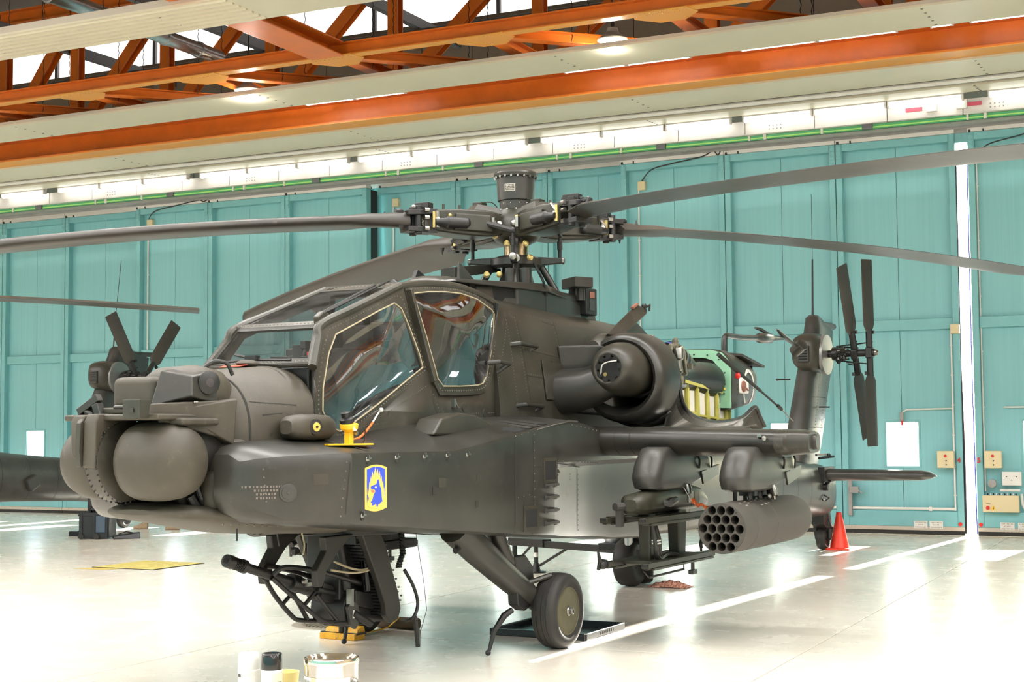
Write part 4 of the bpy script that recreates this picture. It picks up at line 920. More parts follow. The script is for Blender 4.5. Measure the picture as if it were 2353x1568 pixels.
b = MB(); b.box(hh[0]*.55+hh[1]*.45+Vector((0, .006, -.05)), (.03, .012, .11)); b.box(hh[0]*.92+hh[3]*.08+Vector((-.06, .006, -.18)), (.03, .012, .06)); b.box(hh[1]*.6+hh[2]*.4+Vector((.06, .006, 0)), (.03, .012, .06)); part('door_latch', b, DARKM, dr)
for x, z, s in ((1.84, 2.03, .020), (1.50, 1.98, .016)):
    h = hit_y(SIDE, x, z); b = MB(); b.lathe([(0, .04), (.006, .038), (.008, .02), (.012, .001)], h[0], h[1], 16); part('lock_plate', b, OLIVE, H)
h = hit_y(SIDE, 2.02, 2.06); b = MB(); b.box(h[0]+Vector((0, .012, 0)), (.03, .03, .07)); b.tube([h[0]+Vector((0, .02, .03)), h[0]+Vector((-.05, .03, -.04))], .008, 6); part('door_handle', b, STEEL, H)
b = MB(); h = hit_y(SIDE, 4.30, 1.86)
for k, (x0, z0) in enumerate(((4.36, 1.97), (4.18, 1.97), (4.26, 1.80))):
    pass
tri = [hit_y(SIDE, x, z) for x, z in ((4.34, 1.955), (4.16, 1.965), (4.27, 1.80))]
b.add([t[0]+t[1]*.002 for t in tri], [(0, 1, 2)]); part('warning_triangle', b, OLIVE_D, NB)
# round alignment unit with yellow target, and threat-sensor block behind it
b = MB(); b.rings([superel(X, 1.865+.085*s, 1.865-.085*s, .09*s, 1.865, 3, 3, 24, yc=.58) for X, s in ((4.26, .55), (4.22, .9), (4.12, 1.05), (3.98, 1.08), (3.84, 1.0), (3.76, .6))]); su = part('sensor_block', b, NOSE, H)
q = Vector((4.06, .675, 1.867)); ax = Vector((.25, .95, 0)).normalized()
for prof, m_, nm in (([(0, .055), (.012, .055), (.014, .045)], BLACK, 'target_ring'), ([(.012, .040), (.018, .038)], GREYP, 'target_ring'), ([(.016, .032), (.022, .030)], EMB_Y, 'yellow_target'), ([(.02, .010), (.03, .008)], DARKM, 'target_pin')):
    b = MB(); b.lathe(prof, q, ax, 20); part(nm, b, m_, su)
# --- sensor turret on the nose
TU = part('sensor_turret', MB().lathe([(-.24, .15), (-.2, .262), (-.13, .266), (-.09, .262), (-.05, .15)], (5.06, 0, 1.65), (0, 1, 0), 36), OLIVE, H); TU['label'] = 'two round sensor drums on the nose'
prof = [(-.05, .21), (-.035, .238), (0.0, .250), (.10, .256), (.20, .252), (.29, .238), (.36, .21), (.395, .165), (.42, .11), (.432, .05), (.434, .005)]
b = MB(); b.lathe(prof, (5.06, .055, 1.65), (0, 1, 0), 44); part('night_sensor_drum', b, NOSE, TU, angle=60)
prof = [(.0, .22), (.03, .245), (.10, .253), (.20, .245), (.28, .21), (.325, .16), (.345, .10), (.35, .01)]
b = MB(); b.lathe(prof, (5.06, -.20, 1.65), (0, -1, 0), 44); part('day_sensor_drum', b, NOSE, TU, angle=60)
for y in (-.19, -.10):
    b = MB()
    for k in range(40):
        a = 2*PI*k/40; b.sphere((5.06+.268*math.cos(a), y, 1.65+.268*math.sin(a)), (.007, .007, .007), 5, 4)
    part('bolt_ring', b, BLACK, TU)
b = MB(); b.prism([(5.02, 1.96), (5.30, 1.96), (5.33, 1.91), (5.34, 1.62), (5.30, 1.595), (5.27, 1.61), (5.26, 1.84), (5.02, 1.86)], 'y', -.21, -.10); b.prism([(5.06, 1.95), (5.32, 1.95), (5.345, 1.9), (5.34, 1.70), (5.27, 1.66), (5.25, 1.86)], 'y', -.31, -.21); part('front_yoke', b, NOSE, TU, bevel=.012)
b = MB(); b.prism([(5.33, 1.93), (5.36, 1.90), (5.37, 1.72), (5.355, 1.62), (5.335, 1.62)], 'y', -.245, -.205); part('yoke_strap', b, OLIVE, TU, bevel=.006)
b = MB(); b.box2((4.66, -.46, 1.915), (5.26, .36, 1.955)); b.box2((4.62, -.36, 1.955), (5.18, .30, 2.0)); part('turret_shelf', b, NOSE, TU, bevel=.014)
b = MB(); b.box2((4.74, -.44, 1.80), (5.12, -.30, 1.92)); b.box2((4.74, .20, 1.88), (5.1, .42, 1.93)); part('turret_shoulder', b, NOSE, TU, bevel=.02)
b = MB(); b.box((5.30, .22, 1.985), (.11, .13, .115), Matrix.Rotation(.12, 3, 'Z')); b.box((5.36, .235, 1.975), (.006, .03, .03)); part('arm_bracket', b, OLIVE, TU, bevel=.01)
b = MB(); b.hexa([(5.27, .28, 1.93), (5.16, .24, 1.93), (4.60, .36, 1.775), (4.62, .42, 1.775), (5.25, .28, 2.02), (5.14, .24, 2.02), (4.58, .34, 2.05), (4.60, .43, 2.05)]); part('cheek_arm', b, NOSE, TU, bevel=.012)
b = MB(); b.hexa([(4.98, .33, 1.93), (4.94, .30, 1.93), (4.60, .36, 1.74), (4.62, .44, 1.74), (4.99, .34, 2.0), (4.94, .30, 2.0), (4.58, .34, 2.06), (4.60, .45, 2.06)]); part('cheek_plate', b, NOSE, TU, bevel=.015)
b = MB(); b.box((5.19, -.30, 2.02), (.05, .20, .05), Matrix.Rotation(.5, 3, 'X')); b.box((5.19, -.21, 1.97), (.06, .05, .12), Matrix.Rotation(.4, 3, 'X')); b.tube([(5.17, -.10, 2.0), (5.17, .12, 2.0)], .016, 8); b.tube([(5.19, -.33, 1.98), (5.19, -.26, 1.95)], .025, 8); part('lock_lever', b, OLIVE_D, TU, bevel=.006)
# upper night-vision turret
b = MB(); b.box2((4.60, -.28, 1.985), (5.02, .10, 2.205)); pn = part('upper_sensor_turret', b, NOSE, TU, bevel=.05, seg=4)
b = MB(); b.rings([superel(X, t, 1.99, w, 2.1, 3.0, 4.0, 28, yc=.10) for X, t, w in ((4.44, 2.10, .10), (4.47, 2.20, .19), (4.55, 2.265, .225), (4.70, 2.285, .235), (4.86, 2.27, .23), (4.94, 2.22, .20), (4.96, 2.12, .16))]); part('turret_dome', b, NOSE, TU, angle=50)
b = MB(); b.hexa([(5.08, .12, 2.00), (4.70, .12, 2.00), (4.70, .37, 2.02), (4.96, .37, 2.07), (5.02, .15, 2.24), (4.70, .12, 2.275), (4.70, .34, 2.24), (4.93, .34, 2.20)]); part('window_block', b, OLIVE_D, TU, bevel=.012)
b = MB(); b.lathe([(0, .075), (.02, .078), (.03, .06)], (4.80, .365, 2.16), (.35, .93, 0), 20); wn_ = part('window_ring', b, BLACK, TU); b = MB(); b.lathe([(.028, .058), (.032, .001)], (4.80, .365, 2.16), (.35, .93, 0), 20); part('window_lens', b, LENS, TU)
b = MB(); b.tube(curve3([(4.66, .20, 2.26), (4.60, .24, 2.31), (4.52, .28, 2.30), (4.48, .30, 2.22)], 5), .014, 8); part('turret_hose', b, BLACK, TU)
b = MB()
for y, z in ((.36, 2.03), (.37, 2.03), (.30, 2.01)): b.sphere((4.98-(y-.3), y, z), .010, 6, 4)
part('screw_heads', b, STEEL, TU)
# dark gap and shroud behind the drums, chin below
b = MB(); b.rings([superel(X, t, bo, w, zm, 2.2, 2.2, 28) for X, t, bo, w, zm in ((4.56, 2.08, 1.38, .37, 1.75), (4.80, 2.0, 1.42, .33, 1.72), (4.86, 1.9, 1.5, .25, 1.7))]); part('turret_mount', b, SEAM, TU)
b = MB(); b.rings([superel(X, t, bo, w, zm, 2.2, 2.4, 24, yc=.31) for X, t, bo, w, zm in ((4.30, 1.84, 1.20, .20, 1.52), (4.52, 1.82, 1.24, .17, 1.52), (4.66, 1.76, 1.30, .13, 1.52), (4.72, 1.66, 1.40, .08, 1.52))]); part('nose_shroud', b, NOSE, H, angle=50)
b = MB(); b.sphere((4.70, .33, 1.42), (.10, .09, .17), 14, 10); part('shroud_bulge', b, NOSE, H)
b = MB(); b.tube([(4.86, .27, 1.42), (4.80, .31, 1.30)], .03, 8); b.tube([(4.9, .22, 1.44), (4.84, .2, 1.36)], .045, 8); b.box((4.80, .24, 1.45), (.08, .05, .12)); b.tube([(4.85, .30, 1.52), (4.82, .33, 1.40), (4.76, .30, 1.33)], .016, 6); part('turret_plumbing', b, BLACK, TU)
b = MB(); b.rings([superel(X, t, bo, w, zm, 2.6, 2.6, 28) for X, t, bo, w, zm in ((3.4, 1.22, 1.08, .50, 1.15), (4.2, 1.32, 1.13, .50, 1.22), (4.6, 1.37, 1.20, .47, 1.28), (4.90, 1.375, 1.25, .40, 1.31), (5.04, 1.36, 1.285, .28, 1.32), (5.08, 1.34, 1.305, .16, 1.32))]); CH = part('chin_fairing', b, NOSE, H, angle=50)
b = MB()
for k in range(46):
    x = 4.75-k*.075; zb = 1.235-(4.75-x)*.075; w = min(.52, .45+(4.75-x)*.06); b.sphere((x, w, zb), (.009, .009, .007), 5, 4)
part('rivet_row', b, RIVET, CH)
for pts in ([(4.25, .50, 1.145), (4.24, .51, 1.06)], [(3.98, .50, 1.13), (3.99, .53, 1.05), (4.03, .55, .99)], [(4.62, .46, 1.20), (4.62, .46, 1.12)]):
    b = MB(); b.tube(curve3(pts, 4), .007, 5); part('drain_tube', b, EDGEP if len(pts) == 3 else BLACK, CH)

# --- rotor fairing (doghouse) and dorsal details
b = MB(); b.prism([(.62, .36), (-.35, .38), (-.72, .34), (-.72, -.34), (-.35, -.38), (.62, -.36)], 'z', 2.80, 3.165); part('rotor_fairing', b, OLIVE_D, H, bevel=.04, seg=3)
b = MB(); b.hexa([(1.66, -.34, 3.10), (.1, -.42, 3.13), (.1, .42, 3.13), (1.66, .34, 3.10), (1.62, -.30, 3.135), (.1, -.38, 3.215), (.1, .38, 3.215), (1.62, .30, 3.135)]); part('fairing_visor', b, OLIVE_D, H, bevel=.02)
b = MB(); b.hexa([(.12, -.42, 3.13), (-.70, -.36, 3.06), (-.70, .36, 3.06), (.12, .42, 3.13), (.12, -.38, 3.212), (-.70, -.33, 3.115), (-.70, .33, 3.115), (.12, .38, 3.212)]); part('fairing_roof', b, OLIVE_D, H, bevel=.02)
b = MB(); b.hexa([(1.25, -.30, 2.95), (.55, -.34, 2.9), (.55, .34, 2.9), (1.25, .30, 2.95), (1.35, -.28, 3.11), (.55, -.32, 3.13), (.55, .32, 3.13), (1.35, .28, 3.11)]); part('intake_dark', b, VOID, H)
b = MB(); b.hexa([(.95, .30, 2.92), (.66, .345, 2.90), (.66, .37, 2.90), (.95, .33, 2.92), (.80, .30, 3.03), (.66, .345, 3.03), (.66, .37, 3.03), (.80, .33, 3.03)]); part('intake_vane', b, GREYP, H)
b = MB(); b.rings([superel(X, t, 2.95, w, 3.05, 2.2, 2.2, 24, yc=-.02) for X, t, w in ((1.74, 3.09, .12), (1.70, 3.14, .20), (1.60, 3.175, .26), (1.35, 3.195, .28), (1.10, 3.18, .28))]); df = part('front_dome', b, OLIVE, H, angle=50)
b = MB(); b.tube([(1.76, -.20, 3.06), (1.75, -.25, 3.10)], .06, 12); b.prism([(1.5, 3.17), (1.45, 3.25), (1.28, 3.19), (1.25, 3.17)], 'y', -.22, -.18); part('dome_fittings', b, BLACK, df)
b = MB(); b.hexa([(1.44, .205, 3.10), (1.08, .205, 3.10), (1.08, .245, 3.10), (1.44, .245, 3.10), (1.43, .215, 3.29), (1.39, .215, 3.285), (1.39, .232, 3.285), (1.43, .232, 3.29)]); part('blade_antenna', b, OLIVE_D, H, bevel=.006)
b = MB(); b.hexa([(1.30, .25, 3.0), (1.02, .30, 2.95), (1.02, .36, 2.95), (1.30, .34, 3.0), (1.26, .24, 3.10), (1.02, .27, 3.12), (1.02, .32, 3.12), (1.26, .30, 3.10)]); part('fairing_foot', b, OLIVE_D, H, bevel=.01)
part('panel_seam', MB().box2((.12, .384, 2.82), (.128, .388, 3.16)), SEAM, H)
# warning-light block and the pale housing behind it
b = MB(); b.prism([(-.60, 2.90), (-.66, 3.26), (-.74, 3.285), (-.84, 3.22), (-.90, 2.98), (-.80, 2.90)], 'y', .22, .34); wb = part('lamp_block', b, OLIVE_D, H, bevel=.012)
b = MB(); b.box2((-.90, .33, 2.97), (-.66, .42, 3.24)); part('lamp_housing', b, BLACK, wb, bevel=.014)
for z, c in ((3.17, PINKP), (3.10, GREYP), (3.045, GREYP)):
    b = MB(); b.box2((-.83, .42, z-.03), (-.73, .428, z+.03)); part('lamp_lens', b, c, wb, bevel=.004)
b = MB(); b.prism([(-.86, 2.84), (-.86, 3.0), (-.96, 3.06), (-1.10, 3.02), (-1.16, 2.84)], 'y', -.1, .30); part('rear_housing', b, OLIVE, H, bevel=.02)

# --- engines and nacelles (both sides)
def nacelle(sg):
    Y = lambda y: y*sg
    nm = 'port' if sg > 0 else 'starboard'
    N = part('engine_cowl', MB().lathe([(.62, .20), (.40, .265), (.16, .285), (.07, .305), (.02, .335), (0.0, .36), (.02, .395), (.08, .42), (.20, .433), (.40, .438), (.40, .42), (.2, .41)], (.05, Y(1.10), 2.31), (-1, 0, 0), 48, cap=False, sz=.98), OLIVE_D, H, angle=50)
    N['label'] = 'engine cowl with a fat round lip on the %s' % ('side facing us' if sg > 0 else 'far side')
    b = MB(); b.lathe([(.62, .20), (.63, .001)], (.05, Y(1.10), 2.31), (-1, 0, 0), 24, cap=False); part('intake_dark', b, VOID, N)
    b = MB(); b.lathe([(0.14, .001), (.139, .105), (.03, .112), (.005, .125), (0, .14), (.012, .16), (.05, .19), (.12, .222), (.22, .243), (.36, .252), (.52, .248), (.66, .225), (.8, .19)], (.36, Y(1.13), 2.385), (-1, 0, 0), 40, cap=False); bl = part('gearbox_fairing', b, OLIVE, N, angle=50)
    b = MB(); b.lathe([(.0, .105), (.001, .001)], (.345, Y(1.14), 2.385), (-1, 0, 0), 28, cap=False)
    for k in range(9):
        a = 2*PI*k/9+.2; b.lathe([(0, .027), (.001, .001)], (.358, Y(1.14)+.108*math.cos(a), 2.385+.108*math.sin(a)), (-1, 0, 0), 12, cap=False)
    part('fairing_opening', b, VOID, bl)
    b = MB(); b.tube(curve3([(.352, Y(1.06), 2.33), (.37, Y(1.08), 2.41), (.375, Y(1.14), 2.44), (.36, Y(1.22), 2.45)], 5), .006, 5); part('white_wire', b, WHITEP, bl)
    b = MB(); b.lathe([(0, .02), (.05, .018)], (.30, Y(1.10), 2.33), (1, 0, 0), 10); part('brass_fitting', b, GOLD, bl)
    b = MB(); b.tube([(.16, Y(1.05), 2.30), (.18, Y(.85), 2.22), (.20, Y(.55), 2.18)], [.17, .19, .22], 20); part('shaft_fairing', b, OLIVE_D, N, angle=60)
    b = MB(); b.hexa([(.10, Y(.55), 2.0), (-1.9, Y(.55), 1.9), (-1.9, Y(1.0), 1.95), (-.1, Y(1.0), 1.95), (.25, Y(.55), 2.62), (-1.9, Y(.55), 2.6), (-1.9, Y(.85), 2.55), (.05, Y(.95), 2.62)]); part('nacelle_root', b, OLIVE_D, N, bevel=.03)
    b = MB(); b.rings([superel(X, t, 2.45, w, 2.55, 2.2, 2.2, 20, yc=Y(.84)) for X, t, w in ((.06, 2.66, .07), (.0, 2.70, .11), (-.1, 2.735, .13), (-.5, 2.75, .13))]); part('top_blister', b, OLIVE, N, angle=50)
    # lower cowl: a half shell behind the ring
    R = []
    for X, r in ((-.34, .437), (-.6, .434), (-.9, .43), (-1.3, .42)):
        R.append([(X, Y(1.10)+r*math.cos(a)*sg, 2.31+r*math.sin(a)) for a in [(-.75-.12*(-.34-X)/.3-k*(PI-.85)/18) for k in range(19)]])
    b = MB(); b.rings(R, cap=False, closed=False); o = part('lower_cowl', b, OLIVE_D, N, angle=60); s_ = o.modifiers.new('t', 'SOLIDIFY'); s_.thickness = .02
    # engine core with its accessories
    b = MB(); b.lathe([(.3, .10), (.34, .20), (.6, .215), (.95, .19), (1.0, .16), (1.5, .16), (1.9, .20), (2.1, .20)], (0, Y(1.10), 2.33), (-1, 0, 0), 24); part('engine_core', b, DARKM, N)
    b = MB(); rn = random.Random(5)
    for k in range(34):
        a = rn.uniform(-.5, 1.3); x = rn.uniform(-.95, -.44); r = rn.uniform(.22, .32); c = Vector((x, Y(1.10)+r*math.cos(a)*sg, 2.36+r*math.sin(a)))
        if k % 3 == 0: b.lathe([(0, .025), (.03, .034), (.08, .034), (.11, .02)], c, (rn.uniform(-.3, .3), sg*.2, 1), 10)
        elif k % 3 == 1: b.tube(curve3([c, c+Vector((rn.uniform(-.1, .1), sg*.03, rn.uniform(-.12, .12))), c+Vector((rn.uniform(-.2, .1), sg*.02, rn.uniform(-.2, .1)))], 4), .012, 6)
        else: b.box(c, (rn.uniform(.03, .07), .04, rn.uniform(.03, .08)))
    part('engine_accessories', b, mat('accessory_metal_'+nm, (.24, .215, .16), .35, metal=.6, var=.5, vscale=18), N)
    b = MB(); b.lathe([(0, .04), (.02, .048), (.10, .048), (.12, .035), (.20, .035), (.22, .02)], (-.56, Y(1.43), 2.60), (0, 0, -1), 14); b.tube(curve3([(-.50, Y(1.42), 2.40), (-.48, Y(1.43), 2.28), (-.58, Y(1.44), 2.24), (-.70, Y(1.43), 2.25)], 5), .022, 8); part('fuel_fitting', b, STEEL, N)
    duct = curve3([(-1.08, Y(1.08), 2.56), (-1.28, Y(1.08), 2.56), (-1.58, Y(1.06), 2.46), (-1.85, Y(1.04), 2.32), (-2.0, Y(1.0), 2.15)], 6)
    b = MB(); b.tube(duct, .125, 20); dk = part('air_duct', b, OLIVE, N)
    for t, c, rr, L in ((1, BLUE_B, .133, .03), (4, OLIVE, .136, .04), (7, STEEL, .132, .02), (9, STEEL, .132, .015)):
        p0, p1 = duct[t], duct[t+1]; d = (p1-p0).normalized(); b = MB(); b.lathe([(-L, rr), (L, rr)], p0, d, 20, cap=False); part('duct_band', b, c, dk)
    b = MB(); b.box((-1.98, Y(1.10), 2.25), (.05, .16, .22)); part('duct_flange', b, OLIVE, N, bevel=.02)
    # mint bulkhead frame facing forward, black bay behind it
    fo = [(-2.14, Y(y), z) for y, z in ((.50, 2.08), (1.33, 2.05), (1.335, 2.45), (1.31, 2.55), (1.24, 2.63), (1.12, 2.665), (.85, 2.675), (.50, 2.66))]
    fi = [(-2.14, Y(y), z) for y, z in ((.60, 2.10), (1.225, 2.10), (1.23, 2.40), (1.21, 2.48), (1.15, 2.55), (1.06, 2.58), (.86, 2.59), (.60, 2.57))]
    b = MB(); b.ring_panel(fo, fi, .05, (1, 0, 0)); fr = part('bulkhead_frame', b, MINT, N, angle=25)
    b = MB()
    for y, z in ((1.27, 2.2), (1.28, 2.3), (1.28, 2.42), (1.22, 2.56), (.94, 2.62), (1.09, 2.61)): b.sphere((-2.137, Y(y), z), .010, 6, 4)
    part('screw_heads', b, DARKM, fr)
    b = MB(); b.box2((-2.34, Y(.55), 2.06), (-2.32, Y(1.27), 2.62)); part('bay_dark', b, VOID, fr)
    b = MB(); b.lathe([(0, .16), (.2, .17), (.3, .15)], (-2.0, Y(1.08), 2.28), (-1, 0, 0), 18); b.bar((-2.2, Y(.8), 2.5), (-2.2, Y(1.2), 2.42), .03, .03); part('exhaust_nozzle', b, DARKM, N)
    b = MB(); b.box((-2.12, Y(1.26), 2.25), (.05, .05, .018)); part('yellow_lever', b, YELLOW, N)
    # rear fairing
    def rs(X, t, bo, y0, y1): return chaikin([(X, Y(y0), bo), (X, Y(y1-.03), bo), (X, Y(y1), bo+.1), (X, Y(y1+.015), 2.40), (X, Y(y1-.02), t-.08), (X, Y(y1-.16), t), (X, Y(y0), t)], 2)
    b = MB(); b.rings([rs(-2.18, 2.68, 2.02, .45, 1.335), rs(-2.30, 2.68, 2.02, .45, 1.35), rs(-2.55, 2.65, 2.05, .42, 1.345), rs(-2.80, 2.60, 2.08, .40, 1.335), rs(-2.96, 2.56, 2.12, .40, 1.32)]); rf = part('exhaust_fairing', b, OLIVE, N, angle=50)
    b = MB(); b.hexa([(-2.42, Y(1.0), 2.63), (-3.06, Y(1.0), 2.53), (-3.10, Y(1.38), 2.50), (-2.46, Y(1.36), 2.60), (-2.42, Y(1.0), 2.67), (-3.06, Y(1.0), 2.565), (-3.10, Y(1.38), 2.525), (-2.46, Y(1.36), 2.63)]); part('exhaust_hood', b, OLIVE_D, rf, bevel=.006)
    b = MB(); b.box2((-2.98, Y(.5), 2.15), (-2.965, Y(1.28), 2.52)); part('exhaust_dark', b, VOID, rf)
    tr = bvh_of(rf)
    b = MB()
    for s0 in range(4):
        pr = None
        for k in range(13):
            a = PI/2*s0 + .04 + (PI/2-.08)*k/12; q = []
            for r in (.165, .205):
                h = hit_y([tr], -2.66-r*.9*math.cos(a), 2.27+r*math.sin(a), side=sg)
                q.append(h[0]+h[1]*.003 if h else None)
            if pr and all(v is not None for v in q+pr): b.add([pr[0], pr[1], q[1], q[0]], [(0, 1, 2, 3)])
            pr = q
    part('white_ring_mark', b, WHITEP, rf)
    part('dark_disc', patch([tr], -2.54, -2.66-.12, 2.15, 2.39, .0015, 3, 4, side=sg), GREYP, rf)
    b = MB(); h = hit_y([tr], -2.46, 2.29, side=sg); b.box(h[0]+Vector((0, .01*sg, 0)), (.26, .03, .17)); pl = part('square_door', b, WHITEP, rf, bevel=.02)
    b = MB(); b.lathe([(0, .06), (.02, .055), (.03, .02)], h[0]+Vector((.05, .022*sg, -.01)), (0, sg, 0), 16); b.tube([h[0]+Vector((.05, .03*sg, .0)), h[0]+Vector((-.06, .04*sg, -.05))], .010, 6); part('door_fitting', b, PINKP, pl)
    part('rivet_row', rivet_line([tr], [(-2.32, 2.64), (-2.30, 2.06)], .05, .008, side=sg), SEAM, rf)
    return N
NC = nacelle(1); nacelle(-1)
# opened lower door: dark skin with its curled rim, ribbed chromate inside wall
rim = curve3([(-.40, 1.50, 2.31), (-.46, 1.51, 2.08), (-.70, 1.52, 1.955), (-1.25, 1.53, 1.90), (-1.95, 1.52, 1.945), (-2.36, 1.50, 2.05), (-2.47, 1.50, 2.055), (-2.56, 1.50, 1.98), (-2.72, 1.50, 1.86)], 6)
b = MB(); b.tube(rim, .020, 8)
R = [[p, p+Vector((.02, -.05, -.05)), Vector((p.x+.05, 1.36, min(p.z-.02, 1.86))), Vector((p.x+.05, 1.15, 1.80))] for p in rim]
for i in range(len(R)-1):
    for j in range(3): b.add([R[i][j], R[i][j+1], R[i+1][j+1], R[i+1][j]], [(0, 1, 2, 3)])
part('lower_door', b, OLIVE_D, NC, angle=60)
RW = [(-1.13, 2.31), (-2.36, 2.20), (-2.37, 1.90), (-1.36, 1.90), (-1.2, 1.98)]
b = MB(); b.prism(RW, 'y', 1.205, 1.215); rw = part('ribbed_wall', b, WHITEP, NC)
b = MB(); b.bar((-1.13, 1.235, 2.305), (-2.37, 1.235, 2.195), .05, .03); part('wall_rail', b, CHROMATE, NC)
for k, x in enumerate((-1.20, -1.46, -1.73, -1.99, -2.26, -2.36)):
    zt = 2.30-(-1.13-x)*.0895
    b = MB(); b.prism([(x, zt), (x-.085, zt), (x-.10, 1.90), (x-.0, 1.90)] if k < 5 else [(x, zt), (x-.02, zt), (x-.02, 1.93), (x, 1.93)], 'y', 1.215, 1.235); b.box2((x-.012, 1.215, 1.90), (x, 1.255, zt)); part('wall_rib', b, CHROMATE, NC)
b = MB(); b.prism([(-1.25, 2.02), (-1.5, 1.99), (-1.5, 1.965), (-1.27, 1.99)], 'y', 1.215, 1.25); b.bar((-1.5, 1.23, 1.975), (-2.3, 1.23, 1.93), .02, .02); part('wall_stringer', b, CHROMATE, NC)
# door stay rod
b = MB(); b.tube([(-1.66, 1.40, 2.585), (-2.10, 1.47, 2.40)], .022, 10); b.tube([(-2.10, 1.47, 2.40), (-2.48, 1.54, 2.235), (-2.50, 1.545, 2.225)], [.018, .018, .012], 10); b.tube([(-2.48, 1.54, 2.235), (-2.92, 1.62, 2.04)], .011, 8); b.tube([(-2.83, 1.61, 2.08), (-2.92, 1.62, 2.04)], .020, 8); sr = part('door_stay', b, DARKM, NC)
b = MB(); b.tube([(-2.92, 1.62, 2.04), (-3.18, 1.66, 1.915)], .006, 6); part('stay_wire', b, STEEL, NC)
b = MB(); b.sphere((-2.04, 1.46, 2.38), (.025, .03, .035), 10, 8); part('red_knob', b, RED, NC)
# opened top flap
b = MB(); b.slab([(-.02, .95, 2.72), (-.18, 1.0, 2.715), (-.30, 1.0, 2.735), (-.88, .97, 2.97), (-.93, .95, 3.015), (-.73, .93, 3.05), (-.22, .92, 2.80)], .03); tf = part('top_flap', b, OLIVE, NC, bevel=.006)
b = MB(); b.bar((-.60, .94, 3.005), (-.72, .94, 3.055), .03, .02); part('flap_strip', b, PINKP, tf)
b = MB(); b.sphere((-.88, .94, 3.04), .03, 8, 6); b.tube([(-.90, .95, 3.03), (-.97, .96, 3.06), (-.96, .96, 3.00)], .012, 6); part('flap_catch', b, BLACK, tf)
b = MB(); b.prism([(-.60, 2.74), (-1.0, 2.94), (-1.4, 2.78), (-1.35, 2.70), (-.7, 2.68)], 'y', .72, .76); part('flap_stiffener', b, OLIVE, NC)
# tall pipe with its bulge and warning lamp behind the nacelle
b = MB(); b.tube(curve3([(-2.86, 1.0, 2.62), (-2.87, 1.0, 2.78), (-2.90, 1.0, 2.845), (-3.0, 1.0, 2.86), (-3.4, 1.0, 2.865), (-3.88, 1.0, 2.885)], 6), .033, 12); b.tube([(-3.86, 1.0, 2.884), (-3.94, 1.0, 2.888), (-4.0, 1.0, 2.89), (-4.36, 1.0, 2.905), (-4.42, 1.0, 2.91), (-4.85, 1.0, 2.93)], [.033, .040, .060, .060, .032, .020], 14); pp = part('whip_mount', b, OLIVE_D, H)
b = MB(); b.tube([(-4.32, 1.0, 2.95), (-4.12, .97, 3.0), (-4.0, .95, 3.01)], [.02, .022, .014], 8); b.tube([(-4.62, 1.0, 3.03), (-4.80, 1.0, 2.97), (-5.0, 1.0, 2.93), (-5.35, 1.0, 2.86)], [.012, .030, .030, .016], 8); part('whip_arm', b, OLIVE_D, H)
b = MB(); b.lathe([(-.09, .065), (-.085, .075), (.085, .075), (.09, .065)], (-5.42, 1.0, 2.84), (.4, .75, .5), 18); part('warning_lamp', b, OLIVE_D, H)
b = MB(); b.box((-2.72, 1.0, 2.63), (.22, .12, .10)); part('pipe_foot', b, OLIVE_D, H, bevel=.01)

